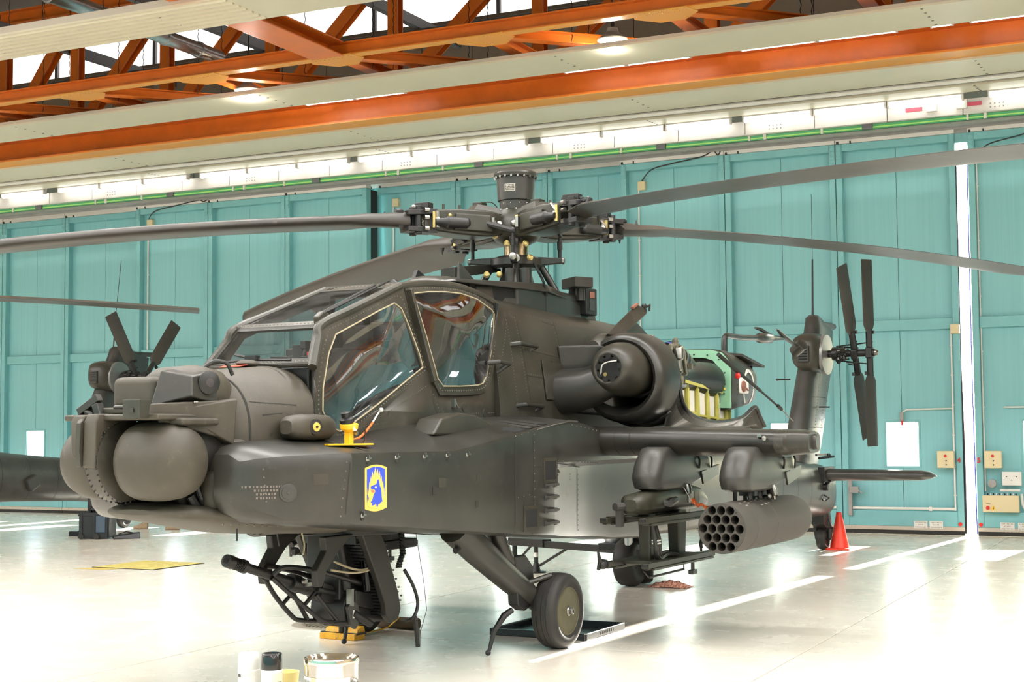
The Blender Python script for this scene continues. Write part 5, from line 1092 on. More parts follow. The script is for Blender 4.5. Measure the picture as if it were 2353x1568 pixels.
# --- wings with pylons
def wing(sg):
    secs = []
    for y, xl, ch, dz, th in ((.78, .36, 1.10, .015, 1.0), (1.2, .36, 1.08, .01, 1.0), (2.0, .34, 1.02, 0, .95), (2.68, .33, .98, -.012, .9)):
        up = [(0, 1.735), (.012, 1.78), (.05, 1.82), (.13, 1.845), (.28, 1.85), (.55, 1.82), (.8, 1.76), (1, 1.70)]; lo = [(.8, 1.64), (.5, 1.595), (.25, 1.585), (.12, 1.605), (.04, 1.65), (.01, 1.695)]
        secs.append([(xl-u*ch, y*sg, 1.72+(z-1.72)*th+dz) for u, z in up+lo])
    b = MB(); b.rings(secs); w = part('stub_wing', b, OLIVE_D, H, angle=50); w['label'] = 'stub wing on the %s' % ('side facing us' if sg > 0 else 'far side')
    b = MB(); b.rings([[(-.09+p[1], yy*sg, p[2]) for p in superel(0, 1.715+.11*kk, 1.715-.11*kk, .42*kk, 1.715, 3.2, 3.2, 24)] for yy, kk in ((2.66, 1.04), (2.74, 1.02))]+[[(.30-.20*kk+p[1]*.48, yy*sg, p[2]) for p in superel(0, 1.715+.11*kk, 1.715-.11*kk, .42*kk, 1.715, 3.2, 3.2, 24)] for yy, kk in ((2.76, .92), (2.80, .92), (2.92, .86), (2.95, .80))]); part('wing_tip_cap', b, OLIVE, w, angle=40)
    b = MB(); b.lathe([(0, .065), (.035, .06)], (.13, 2.945*sg, 1.715), (0, sg, 0), 18); part('tip_disc', b, OLIVE_D, w)
    b = MB(); b.lathe([(0, .02), (.03, .02), (.035, .008)], (.335, 2.58*sg, 1.75), (1, .2*sg, 0), 10); b.box((.33, 2.54*sg, 1.77), (.05, .04, .02)); part('tip_fitting', b, STEEL, w)
    for y in (1.18, 1.33): 
        b = MB(); s0 = [(p[0], p[1]+(y-1.2)*sg, p[2]) for p in secs[1]]; ctr = Vector((-.1, 0, 1.72))
        b.rings([[(q[0]*1.003, q[1]-.004*sg, 1.72+(q[2]-1.72)*1.012) for q in s0], [(q[0]*1.003, q[1]+.004*sg, 1.72+(q[2]-1.72)*1.012) for q in s0]], cap=False); part('wing_seam', b, SEAM, w)
    for yc in (1.60, 2.40):
        dx = 0.0 if yc < 2 else .0
        def pl(z, x0, x1, w_):
            P = []
            for k in range(13):
                a = -PI/2+PI*k/12; P.append((x0-.16+.16*math.cos(a)+dx, (yc+w_*math.sin(a))*sg, z))
            P += [(x1+.35+dx, (yc+w_)*sg, z), (x1+dx, (yc+w_*.25)*sg, z), (x1+dx, (yc-w_*.25)*sg, z), (x1+.35+dx, (yc-w_)*sg, z)]
            return P
        b = MB(); b.rings([pl(1.305, .60, -.30, .11), pl(1.325, .68, -.34, .128), pl(1.40, .715, -.70, .135), pl(1.44, .71, -.89, .135), pl(1.53, .66, -.89, .135), pl(1.62, .58, -.8, .13), pl(1.665, .53, -.7, .12), pl(1.68, .46, -.6, .10)])
        py = part('pylon', b, GREYP, w, angle=40)
        b = MB(); b.hexa([(-.35, (yc+.13)*sg, 1.33), (-.85, (yc+.06)*sg, 1.40), (-.85, (yc+.10)*sg, 1.40), (-.35, (yc+.15)*sg, 1.33), (-.30, (yc+.13)*sg, 1.45), (-.88, (yc+.06)*sg, 1.50), (-.88, (yc+.10)*sg, 1.50), (-.30, (yc+.15)*sg, 1.45)]); part('pylon_flap', b, OLIVE_D, w, bevel=.006)
        for x in (-.25, -.55):
            b = MB(); b.tube(curve3([(x, (yc+.135)*sg, 1.59), (x+.01, (yc+.155)*sg, 1.55), (x-.015, (yc+.14)*sg, 1.48)], 4), .010, 6); part('pylon_vent', b, SEAM, w)
        b = MB()
        for x in (.25, .05, -.15): b.box((x, yc*sg, 1.285), (.10, .14, .05)); 
        for x in (.42, .18, -.08, -.22):
            b.tube([(x, (yc+.06)*sg, 1.31), (x+.01, (yc+.08)*sg, 1.235)], .022, 8); b.tube([(x, (yc-.06)*sg, 1.31), (x, (yc-.06)*sg, 1.22)], .018, 8)
        part('store_rack', b, DARKM, w)
        b = MB(); b.lathe([(0, .03), (.05, .035), (.09, .02)], (-.02, (yc+.12)*sg, 1.34), (.1, .3*sg, -1), 12); b.sphere((.02, (yc+.10)*sg, 1.25), .022, 8, 6); b.tube([(-.05, (yc+.11)*sg, 1.30), (-.07, (yc+.12)*sg, 1.22)], .014, 8); part('rack_fitting', b, STEEL, w)
    return w
WG = wing(1); wing(-1)

# --- tail: fin, gearbox, stabilator, wheel, antenna
FN = [(.95, -7.90, -9.15, .17), (1.3, -7.98, -9.22, .17), (1.8, -8.16, -9.53, .16), (2.3, -8.42, -9.76, .145), (2.68, -8.62, -9.97, .135), (3.1, -8.86, -10.08, .13), (3.36, -8.98, -10.12, .12), (3.50, -9.04, -9.62, .10), (3.545, -9.10, -9.50, .06)]
secs = []
for z, xl, xt, hw in FN:
    c = xl-xt; prof = [(0, 0), (.02, .5), (.06, .8), (.15, 1), (.3, .98), (.55, .78), (.8, .42), (1, .10)]
    secs.append([(xl-u*c, hw*v, z) for u, v in prof] + [(xl-u*c, -hw*v, z) for u, v in reversed(prof[1:])])
b = MB(); b.rings(secs); FI = part('tail_fin', b, GREYP, H, angle=45)
T_FI = bvh_of(FI)
for pts in ([(-8.55, 1.5), (-9.3, 3.2)], [(-9.0, 1.4), (-9.55, 2.6)], [(-8.4, 1.85), (-9.4, 1.85)], [(-8.6, 2.3), (-9.6, 2.3)]): part('rivet_row', rivet_line([T_FI], pts, .05, .009), SEAM, FI)
b = MB(); v = [hit_y([T_FI], x, z) for x, z in ((-8.75, 2.72), (-9.25, 2.72), (-9.0, 2.36))]; b.add([q[0]+q[1]*.003 for q in v], [(0, 1, 2)]); 
v2 = [hit_y([T_FI], x, z) for x, z in ((-8.85, 2.66), (-9.15, 2.66), (-9.0, 2.46))]
part('dark_chevron', b, OLIVE_D, FI); b = MB(); b.add([q[0]+q[1]*.005 for q in v2], [(0, 1, 2)]); part('chevron_core', b, GREYP, FI)
b = MB(); b.rings([superel(X, t, bo, w, 2.95, 3.2, 2.6, 24, yc=yc) for X, t, bo, w, yc in ((-8.50, 3.10, 2.80, .10, .02), (-8.56, 3.20, 2.72, .17, .03), (-8.75, 3.25, 2.66, .20, .05), (-9.1, 3.25, 2.65, .20, .06), (-9.3, 3.20, 2.70, .17, .05), (-9.4, 3.1, 2.8, .10, .05))]); gb = part('tail_gearbox_cover', b, OLIVE, FI, angle=50)
b = MB(); b.lathe([(0, .31), (.05, .30), (.06, .10)], (-9.0, .22, 2.93), (0, 1, 0), 28); part('gearbox_disc', b, mat('disc_grey', (.26, .255, .25), .3, metal=.5), FI)
b = MB(); b.box((-8.50, .06, 2.93), (.06, .17, .24)); gr = part('cooling_grille', b, OLIVE_D, FI, bevel=.01)
b = MB()
for k in range(5): b.box((-8.466, .06, 2.85+k*.04), (.012, .13, .02), Matrix.Rotation(.6, 3, 'Y'))
part('grille_slats', b, BLACK, gr)
b = MB(); b.tube([(-9.6, 0, 3.43), (-10.2, 0, 3.43)], .05, 10); part('fin_tip_light', b, OLIVE, FI)
b = MB(); b.tube([(-9.16, 0, 3.54), (-9.17, 0, 3.66), (-9.21, 0, 4.4)], [.018, .016, .013], 8); b.tube([(-9.21, 0, 4.4), (-9.22, 0, 5.40)], .004, 5); part('whip_antenna', b, BLACK, FI)
b = MB(); b.tube([(-8.30, -.08, 2.55), (-8.22, -.25, 2.55)], .014, 6); b.tube([(-8.9, .15, 2.15), (-8.95, .30, 2.15)], .012, 6); b.sphere((-8.22, -.25, 2.55), .025, 6, 4); part('fin_pegs', b, DARKM, FI)
# stabilator
st = []
for y, xl, xt, th in ((-1.80, -8.92, -9.15, .02), (-1.76, -8.76, -9.32, .05), (-1.66, -8.66, -9.42, .075), (-.2, -8.58, -9.5, .09), (.2, -8.58, -9.5, .09), (1.66, -8.66, -9.42, .075), (1.76, -8.76, -9.32, .05), (1.80, -8.92, -9.15, .02)):
    c = xl-xt; prof = [(0, 0), (.02, .45), (.08, .85), (.2, 1), (.45, .85), (.75, .45), (1, .06)]
    st.append([(xl-u*c, y, 1.16+th*v-u*.03) for u, v in prof] + [(xl-u*c, y, 1.16-th*v-u*.03) for u, v in reversed(prof[1:])])
b = MB(); b.rings(st); SB = part('stabilator', b, GREYP, H, angle=50)
b = MB(); b.box((-8.75, .29, 1.16), (.5, .10, .22)); b.tube([(-8.6, .30, .98), (-8.8, .36, 1.12)], .03, 8); b.lathe([(0, .05), (.08, .05)], (-8.6, .28, .98), (0, 1, 0), 12); b.tube([(-8.5, .26, 1.40), (-8.9, .36, 1.42)], .02, 8); part('stabilator_hinge', b, BLACK, SB, bevel=.01)
b = MB(); b.box((-8.5, .30, 1.45), (.5, .03, .03)); b.sphere((-8.78, .32, 1.44), .03, 8, 6); part('hinge_rod', b, DARKM, SB)
# tail wheel
b = MB(); b.prism([(-9.15, .62), (-9.50, .62), (-9.58, .40), (-9.40, .30), (-9.20, .40)], 'y', -.10, .10); b.tube([(-9.1, -.02, .62), (-9.38, -.09, .34), (-9.44, -.095, .17)], [.05, .04, .03], 10); b.tube([(-9.35, .02, .58), (-9.46, .10, .32), (-9.44, .10, .17)], [.045, .05, .035], 10); b.tube([(-9.44, -.12, .17), (-9.44, .12, .17)], .022, 8); b.tube([(-9.2, .14, .36), (-9.5, .14, .33)], .014, 6); TW = part('tail_wheel_fork', b, BLACK, H, bevel=.008)
tp = [(-.055, .085), (-.07, .12), (-.068, .145), (-.045, .165), (0, .17), (.045, .165), (.068, .145), (.07, .12), (.055, .085)]
b = MB(); b.lathe(tp, (-9.44, 0, .17), (0, 1, 0), 28); part('tyre', b, RUBBER, TW, angle=50)
b = MB(); b.lathe([(-.05, .085), (-.03, .03), (.03, .03), (.05, .085)], (-9.44, 0, .17), (0, 1, 0), 18); part('wheel_rim', b, RIM, TW)
b = MB(); b.tube([(-8.6, .30, .86), (-8.7, .34, .82), (-8.6, .31, .78), (-8.5, .30, .80)], .012, 6); part('tow_handle', b, DARKM, TB)
# tail rotor
TR = put('tail_rotor', mesh('tail_rotor', MB().tube([(0, .20, 0), (0, .98, 0)], .055, 14).lathe([(-.03, .10), (.05, .10)], (0, .38, 0), (0, 1, 0), 18).lathe([(-.05, .085), (.05, .085)], (0, .50, 0), (0, 1, 0), 16), DARKM), H, (-9.0, 0, 2.94))
b = MB(); rn = random.Random(2)
for k in range(16):
    a = rn.uniform(0, 2*PI); r = rn.uniform(.06, .14); y = rn.uniform(.34, .62); b.sphere((r*math.cos(a), y, r*math.sin(a)), rn.uniform(.016, .035), 8, 6)
for k in range(6):
    a = 2*PI*k/6; b.tube([(.12*math.cos(a), .42, .12*math.sin(a)), (.13*math.cos(a+.3), .62, .13*math.sin(a+.3))], .012, 6)
part('pitch_mechanism', b, DARKM, TR)
b = MB()
for k in range(6):
    a = 2*PI*k/6+.4; b.lathe([(0, .018), (.05, .018)], (.09*math.cos(a), .44+.03*(k % 3), .09*math.sin(a)), (0, 1, 0), 8)
b.lathe([(0, .05), (.05, .045), (.07, .02)], (0, .96, 0), (0, 1, 0), 14); part('bright_fittings', b, STEEL, TR)
for y, ang in ((.90, 87.5), (.68, 65.0)):
    b = MB(); b.box((0, y, 0), (.16, .10, .16), Matrix.Rotation(-math.radians(ang), 3, 'Y')); part('hub_fork', b, BLACK, TR, bevel=.02)
    for s in (0, 180):
        A = math.radians(ang+s); d = Vector((math.cos(A), 0, math.sin(A))); t = Vector((-math.sin(A), 0, math.cos(A))); n_ = Vector((0, 1, 0)); tw = .40 if s == 0 else -.40
        cdir = (t*math.cos(tw)+n_*math.sin(tw)); nd = (n_*math.cos(tw)-t*math.sin(tw))
        secs = []
        for r, c, th in ((.30, .10, .04), (.36, .20, .030), (.42, .25, .026), (1.34, .25, .022), (1.375, .24, .020)):
            prof = [(-.5, 0), (-.42, .6), (-.2, 1), (.1, .8), (.5, .08)]
            o = Vector((0, y, 0))+d*r
            secs.append([o+cdir*(u*c)+nd*(v*th/2) for u, v in prof]+[o+cdir*(u*c)-nd*(v*th/2) for u, v in reversed(prof[1:])])
        b = MB(); b.rings(secs); part('tail_rotor_blade', b, BLADE, TR, angle=50)
        b = MB(); b.tube([Vector((0, y, 0))+d*.06, Vector((0, y, 0))+d*.34], .05, 10); b.box(Vector((0, y, 0))+d*.30+cdir*.09, (.05, .04, .05)); b.tube([Vector((0, y, 0))+d*.16+cdir*.08, Vector((0, .62, 0))+d*.13+cdir*.10], .011, 6); part('blade_grip', b, BLACK, TR)
# --- landing gear (both sides)
def gear(sg):
    def m(p): return (p[0], p[1]*sg, p[2])
    b = MB(); b.tube([m(p) for p in ((2.42, .78, 1.08), (2.1, .80, .88), (1.62, .83, .60))], [.13, .125, .11], 14); b.tube([m(p) for p in ((1.62, .83, .60), (1.40, .86, .47), (1.15, .90, .32))], [.11, .095, .075], 14)
    G = part('main_gear_leg', b, OLIVE_D, H, angle=60); G['label'] = 'main landing gear leg on the %s' % ('side facing us' if sg > 0 else 'far side, behind the gun')
    b = MB(); b.tube([m(p) for p in ((1.88, .80, 1.08), (1.66, .82, .74))], .075, 14); b.tube([m(p) for p in ((1.66, .82, .74), (1.56, .83, .56))], .055, 12); part('shock_strut', b, OLIVE_D, G)
    b = MB(); b.prism([(1.66, .80), (1.48, .80), (1.36, .70), (1.32, .40), (1.50, .34), (1.62, .40)], 'y', sg*.86 if sg < 0 else .80, sg*.80 if sg < 0 else .90); part('knee_plate', b, BLACK, G, bevel=.012)
    b = MB(); b.tube([m(p) for p in ((1.72, .78, .56), (1.45, .92, .575), (1.28, 1.02, .62))], [.018, .022, .024], 8); b.tube([m(p) for p in ((1.30, .95, .34), (1.30, .98, .46), (1.22, 1.0, .50))], .010, 6); part('brake_line', b, OLIVE_D, G)
    b = MB(); b.tube([m(p) for p in ((1.62, .84, .36), (1.68, .80, .32), (1.74, .74, .20), (1.80, .72, .035))], [.025, .03, .022, .015], 8); b.sphere(m((1.81, .72, .03)), .025, 8, 6); part('tie_down_link', b, BLACK, G)
    b = MB(); b.tube([m(p) for p in ((2.24, .86, 1.03), (1.80, .88, .80))], .012, 6); b.tube([m((2.36, .80, .93)), m((2.44, .80, .90))], .025, 8); part('gear_rod', b, DARKM, G)
    b = MB(); b.tube([m((1.15, .86, .315)), m((1.15, 1.10, .315))], .05, 12); b.lathe([(0, .15), (.06, .15)], m((1.15, .91, .315)), (0, sg, 0), 20); part('axle', b, DARKM, G)
    tp = [(-.075, .175), (-.10, .20), (-.113, .235), (-.110, .27), (-.095, .297), (-.075, .310), (-.047, .3155), (-.044, .309), (-.040, .3155), (-.004, .3165), (0, .309), (.004, .3165), (.040, .3155), (.044, .309), (.047, .3155), (.075, .310), (.095, .297), (.110, .27), (.113, .235), (.10, .20), (.075, .175)]
    b = MB(); b.lathe(tp, m((1.15, 1.02, .315)), (0, sg, 0), 56); ty = part('tyre', b, RUBBER, G, angle=28)
    b = MB()
    for k in range(5):
        a = -.55+k*.09; p = Vector(m((1.15, 1.132, .315)))+Vector((-.245*math.sin(a), 0, -.245*math.cos(a))); b.box(p, (.012, .004, .022), Matrix.Rotation(-a, 3, 'Y'))
    part('tyre_lettering', b, STEN_DK, ty)
    b = MB(); b.lathe([(.10, .20), (.105, .185), (.085, .175), (.05, .168), (.02, .15), (.015, .07), (.05, .062), (.055, .045), (.06, .04), (.06, .001)], m((1.15, 1.02, .315)), (0, sg, 0), 40); rm = part('wheel_rim', b, RIM, G, angle=30)
    b = MB()
    for k in range(8):
        a = 2*PI*k/8; b.sphere(m((1.15+.12*math.cos(a), 1.04, .315+.12*math.sin(a))), .010, 6, 4)
    part('rim_bolts', b, DARKM, rm)
    b = MB(); b.lathe([(.0, .045), (.05, .043), (.06, .03), (.085, .028), (.09, .02), (.088, .012), (.06, .010)], m((1.15, 1.075, .315)), (0, sg, 0), 18); part('hub_cap', b, STEEL, rm)
    return G
gear(1); gear(-1)

# --- cannon under the belly
GUNP_M = mat('gun_paint', (.022, .021, .017), .45, var=.25, vscale=6)
GUNP = part('cannon_turret', MB().lathe([(-.06, .42), (0, .42)], (2.75, 0, 1.10), (0, 0, 1), 28).box((2.75, 0, 1.02), (.5, .50, .10)), BLACK, H, bevel=.01)
for sg in (1, -1):
    c = [(3.02, 1.06), (2.93, .90), (2.80, .68), (2.71, .50), (2.69, .40), (2.62, .34), (2.53, .36), (2.49, .44), (2.53, .58), (2.62, .78), (2.70, .95), (2.77, 1.06)]
    b = MB(); b.prism(c, 'y', .27*sg, .33*sg); part('fork_arm', b, GUNP_M, GUNP, bevel=.012)
    b = MB(); b.prism([(3.42, 1.06), (3.40, .96), (3.52, .82), (3.50, .70), (3.44, .70), (3.40, .80), (3.24, .95), (3.05, 1.06)], 'y', .22*sg, .28*sg); part('front_bracket', b, GUNP_M, GUNP, bevel=.01)
GD = Vector((.958, 0, .287)); G0 = Vector((4.19, 0, .94)); gp = lambda t: G0 - GD*t
b = MB(); b.lathe([(.20, .034), (.55, .036), (.74, .040)], G0, -GD, 18); b.lathe([(.74, .062), (.84, .066), (.88, .058), (1.3, .052)], G0, -GD, 18); BR = part('gun_barrel', b, BLACK, GUNP)
b = MB(); b.lathe([(0, .028), (.004, .046), (.06, .05), (.07, .046)], G0, -GD, 16); b.lathe([(.17, .046), (.175, .050), (.21, .050), (.22, .036)], G0, -GD, 16)
b.lathe([(.07, .030), (.17, .030)], G0, -GD, 14)
for k in range(6): b.lathe([(.078+k*.016, .045), (.086+k*.016, .045)], G0, -GD, 16)
part('muzzle_brake', b, DARKM, BR)
b = MB(); b.lathe([(-.005, .022), (.0, .02), (.002, .001)], G0, -GD, 14); part('muzzle_bore', b, VOID, BR)
b = MB()
rc = gp(1.35); b.box(rc, (.55, .13, .13), Matrix.Rotation(-math.asin(.287), 3, 'Y')); b.tube([gp(1.0)+Vector((0, .07, .0)), gp(1.45)+Vector((0, .07, .02))], .022, 8); b.tube([gp(1.0)+Vector((0, -.07, .0)), gp(1.45)+Vector((0, -.07, .02))], .022, 8)
b.hexa([gp(1.55)+Vector(v) for v in ((.25, .11, -.08), (-.35, .11, -.06), (-.35, .16, -.06), (.25, .16, -.08), (.25, .11, .06), (-.35, .11, .08), (-.35, .16, .08), (.25, .16, .06))]); part('gun_receiver', b, BLACK, GUNP, bevel=.008)
b = MB(); b.hexa([(2.92, .17, .50), (2.56, .17, .42), (2.56, .20, .42), (2.92, .20, .50), (2.92, .17, .62), (2.56, .17, .55), (2.56, .20, .55), (2.92, .20, .62)]); part('recoil_plate', b, DARKM, GUNP, bevel=.01)
b = MB(); b.box((2.98, .19, .57), (.03, .05, .13)); b.lathe([(0, .035), (.05, .03)], (2.50, .18, .48), (0, 1, 0), 14); b.box((3.36, .08, .70), (.06, .03, .03)); b.lathe([(0, .02), (.03, .018)], (3.42, .08, .73), (0, 1, 0), 10); part('gun_fittings', b, STEEL, GUNP)
# tube guards above and below the barrel
for sg in (1,):
    for y in (.09, -.09):
        b = MB(); b.tube(curve3([(3.72, y*.4, .80), (3.64, y, .85), (3.34, y*1.6, .80), (2.85, y*1.9, .67), (2.45, y*2, .545)], 6), .020, 8); part('upper_guard', b, BLACK, GUNP)
        b = MB(); b.tube(curve3([(3.73, y*.4, .78), (3.52, y, .61), (3.28, y*1.4, .44), (3.16, y*1.6, .40), (2.95, y*1.8, .37)], 6), .018, 8); b.tube([(3.44, y*1.1, .55), (3.30, y*1.1, .635)], .015, 8); b.tube([(3.30, y*1.2, .62), (3.08, y*1.6, .40)], .018, 8); part('lower_guard', b, BLACK, GUNP)
# feeder and links below, chute above
b = MB(); b.box((2.62, 0, .47), (.50, .34, .20)); b.lathe([(-.16, .14), (.16, .14)], (2.88, 0, .48), (0, 1, 0), 22); b.box((2.47, .05, .44), (.25, .28, .20)); b.box((2.72, 0, .37), (.36, .26, .08)); b.tube([(2.95, .2, .45), (2.75, .22, .34)], .03, 8); b.tube([(2.85, .2, .40), (2.55, .21, .36)], .025, 8); part('ammo_feeder', b, BLACK, GUNP, bevel=.012)
b = MB(); b.prism([(3.02, .50), (2.98, .36), (2.92, .32), (2.86, .38), (2.88, .50), (2.96, .55)], 'y', .17, .20); part('feeder_cover', b, GREYP, GUNP, bevel=.006)
b = MB(); b.slab([(2.96, .204, .47), (2.92, .204, .47), (2.925, .204, .41), (2.965, .204, .41)], -.003); part('paper_label', b, WHITEP, GUNP)
b = MB()
for k in range(26):
    t = k/25; p = Vector((2.98-.22*math.sin(t*1.6)-.1*t, .15, 1.05-.62*t)); b.box(p, (.05, .24, .017), Matrix.Rotation(.5*t, 3, 'Y'))
for k in range(26):
    t = k/25; p = Vector((2.72-.10*math.sin(t*2.2), .17, 1.05-.60*t)); b.box(p, (.04, .20, .016), Matrix.Rotation(-.4*t, 3, 'Y'))
part('ammo_chute', b, DARKM, GUNP)
b = MB(); b.box2((2.62, -.20, .55), (3.02, .12, 1.04)); b.tube([(3.0, .10, 1.0), (2.95, .14, .62)], .04, 8); b.tube([(2.85, .2, 1.02), (2.8, .22, .6)], .035, 8); part('chute_core', b, BLACK, GUNP, bevel=.03)
b = MB()
for k in range(14): b.sphere((2.62-.018*k+.03*(k % 2), .27, .95-.035*k), .010, 6, 4)
part('bright_fittings', b, STEEL, GUNP)
for pts in ([(3.20, .20, .86), (3.05, .24, .80), (2.92, .26, .775), (2.80, .26, .79)], [(3.24, .20, .80), (3.05, .25, .765), (2.88, .27, .765), (2.76, .27, .785)]):
    b = MB(); b.tube(curve3(pts, 5), .009, 6); part('tan_hose', b, EDGEP, GUNP)
hx = []
for k in range(150):
    t = k/149; c = Vector((2.44-.03*t, .30, 1.03-.28*t)) if t < .6 else Vector((2.422+.06*math.sin((t-.6)*3.9), .30, .862-.12*math.sin((t-.6)*2.6)))
    hx.append(c+Vector((.022*math.cos(k*1.35), .022*math.sin(k*1.35), 0)))
b = MB(); b.tube(hx, .005, 5); part('coiled_lead', b, BLACK, GUNP)
b = MB(); b.tube(curve3([(2.46, .34, .74), (2.36, .36, .60), (2.30, .36, .46), (2.36, .36, .36), (2.46, .35, .34)], 5), .014, 6); b.tube([(2.34, .36, .36), (2.30, .36, .12)], .02, 6); part('ground_hose', b, BLACK, GUNP)
b = MB(); b.tube([(2.30, .34, 1.04), (2.24, .38, .62), (2.20, .38, .40), (2.27, .36, .22)], .003, 4); part('thin_wire', b, DARKM, GUNP)
b = MB(); b.box2((2.15, .1, .90), (2.62, .26, .97)); b.box2((2.3, .1, .97), (2.6, .24, 1.03)); part('rear_beam', b, BLACK, GUNP, bevel=.008)
# belly fittings: antenna beam with struts that hangs behind the gear, drum and small bits
b = MB(); b.tube([(.2, -1.0, .80), (-2.2, -.95, .60)], .02, 8)
b = MB(); b.box((2.02, .60, 1.0), (.10, .06, .06)); b.tube([(2.12, .6, 1.0), (2.10, .6, .93), (2.05, .6, .92)], .016, 6); part('belly_hook', b, BLACK, H)
for pts, st in (([(-.2, 1.44), (-3.2, 1.40)], .06), ([(-.3, 1.30), (-.32, .85)], .05), ([(-.32, 1.30), (-1.5, 1.27)], .04), ([(-.35, 1.10), (-1.4, 1.06)], .04), ([(-2.2, 1.35), (-2.25, .8)], .06)):
    part('rivet_row', rivet_line([T_CF], pts, st, .008), SEAM, CF)
for pts in ([(-.30, 1.42), (-.33, .80)], [(-.34, 1.32), (-1.6, 1.28)], [(-1.6, 1.40), (-1.62, .80)], [(-.34, 1.08), (-1.6, 1.04)], [(-2.4, 1.40), (-2.42, .80)]):
    part('panel_seam', seam_line([T_CF], pts, .009), SEAM, CF)
for x, z, sd in ((-.22, 1.34, 5), (-.22, 1.10, 6), (-.22, .90, 7), (-.45, .92, 8), (-.75, .92, 9), (-.40, 1.16, 10), (-1.05, .92, 11)): tiny_text([T_CF], x, z, (3, 2, 3), 1, STEN_DK, CF, seed=sd, h=.016)
for x, z, s in ((-.16, 1.22, .05), (-.14, .98, .03)): part('paint_patch', patch([T_CF], x-s, x+s, z-s, z+s, .0015, 2, 2), GREYP, CF)

# --- main rotor
RZ = 3.78
b = MB(); b.lathe([(-.42, .105), (-.20, .105)], (0, 0, RZ), (0, 0, 1), 24); b.lathe([(-.165, .13), (-.13, .20), (-.05, .26), (.0, .26), (.06, .24), (.13, .20), (.17, .165)], (0, 0, RZ), (0, 0, 1), 28); MR = part('main_rotor_hub', b, HUBG, H, angle=40)
b = MB(); b.lathe([(.14, .15), (.20, .155), (.255, .157), (.26, .175), (.48, .186), (.485, .205), (.515, .212), (.53, .205), (.565, .15), (.585, .07), (.59, .001)], (0, 0, RZ), (0, 0, 1), 40); CN = part('mast_canister', b, OLIVE_D, MR, angle=30)
b = MB()
for k in range(20):
    a = 2*PI*k/20; b.box((.200*math.cos(a), .200*math.sin(a), RZ+.482), (.018, .018, .02))
part('canister_bolts', b, STEEL, CN)
b = MB()
for k in range(12):
    a = 2*PI*k/12; b.sphere((.17*math.cos(a), .17*math.sin(a), RZ+.165), .012, 6, 4)
    b.sphere((.158*math.cos(a+.2), .158*math.sin(a+.2), RZ+.225), .008, 6, 4)
part('hub_bolts', b, STEEL, MR)
def cyl_patch(a0, a1, z0, z1, r, n=8):
    b = MB()
    for k in range(n):
        A, B = a0+(a1-a0)*k/n, a0+(a1-a0)*(k+1)/n
        b.add([(r*math.cos(A), r*math.sin(A), z0), (r*math.cos(B), r*math.sin(B), z0), (r*math.cos(B), r*math.sin(B), z1), (r*math.cos(A), r*math.sin(A), z1)], [(0, 1, 2, 3)])
    return b
va = math.atan2(6.75, 12.07)
pl_ = part('data_plate', cyl_patch(va-.62, va-.02, RZ+.335, RZ+.405, .1825), STENCIL, CN)
b = MB(); rn = random.Random(4)
for r in range(4):
    a = va-.58
    while a < va-.08:
        w_ = rn.uniform(.03, .07)
        b.add(*(lambda q: (q.v, q.f))(cyl_patch(a, a+w_, RZ+.343+r*.015, RZ+.352+r*.015, .1835, 2))); a += w_+.02
part('plate_lettering', b, STEN_DK, pl_)
BLD = [(-30, 3.78, .070, .0135, 4, 3), (-118.8, 3.78, .020, .0070, 21, 9), (60, 3.79, .030, .0060, 4, 2), (150, 3.83, -.030, .0085, 4, 2)]
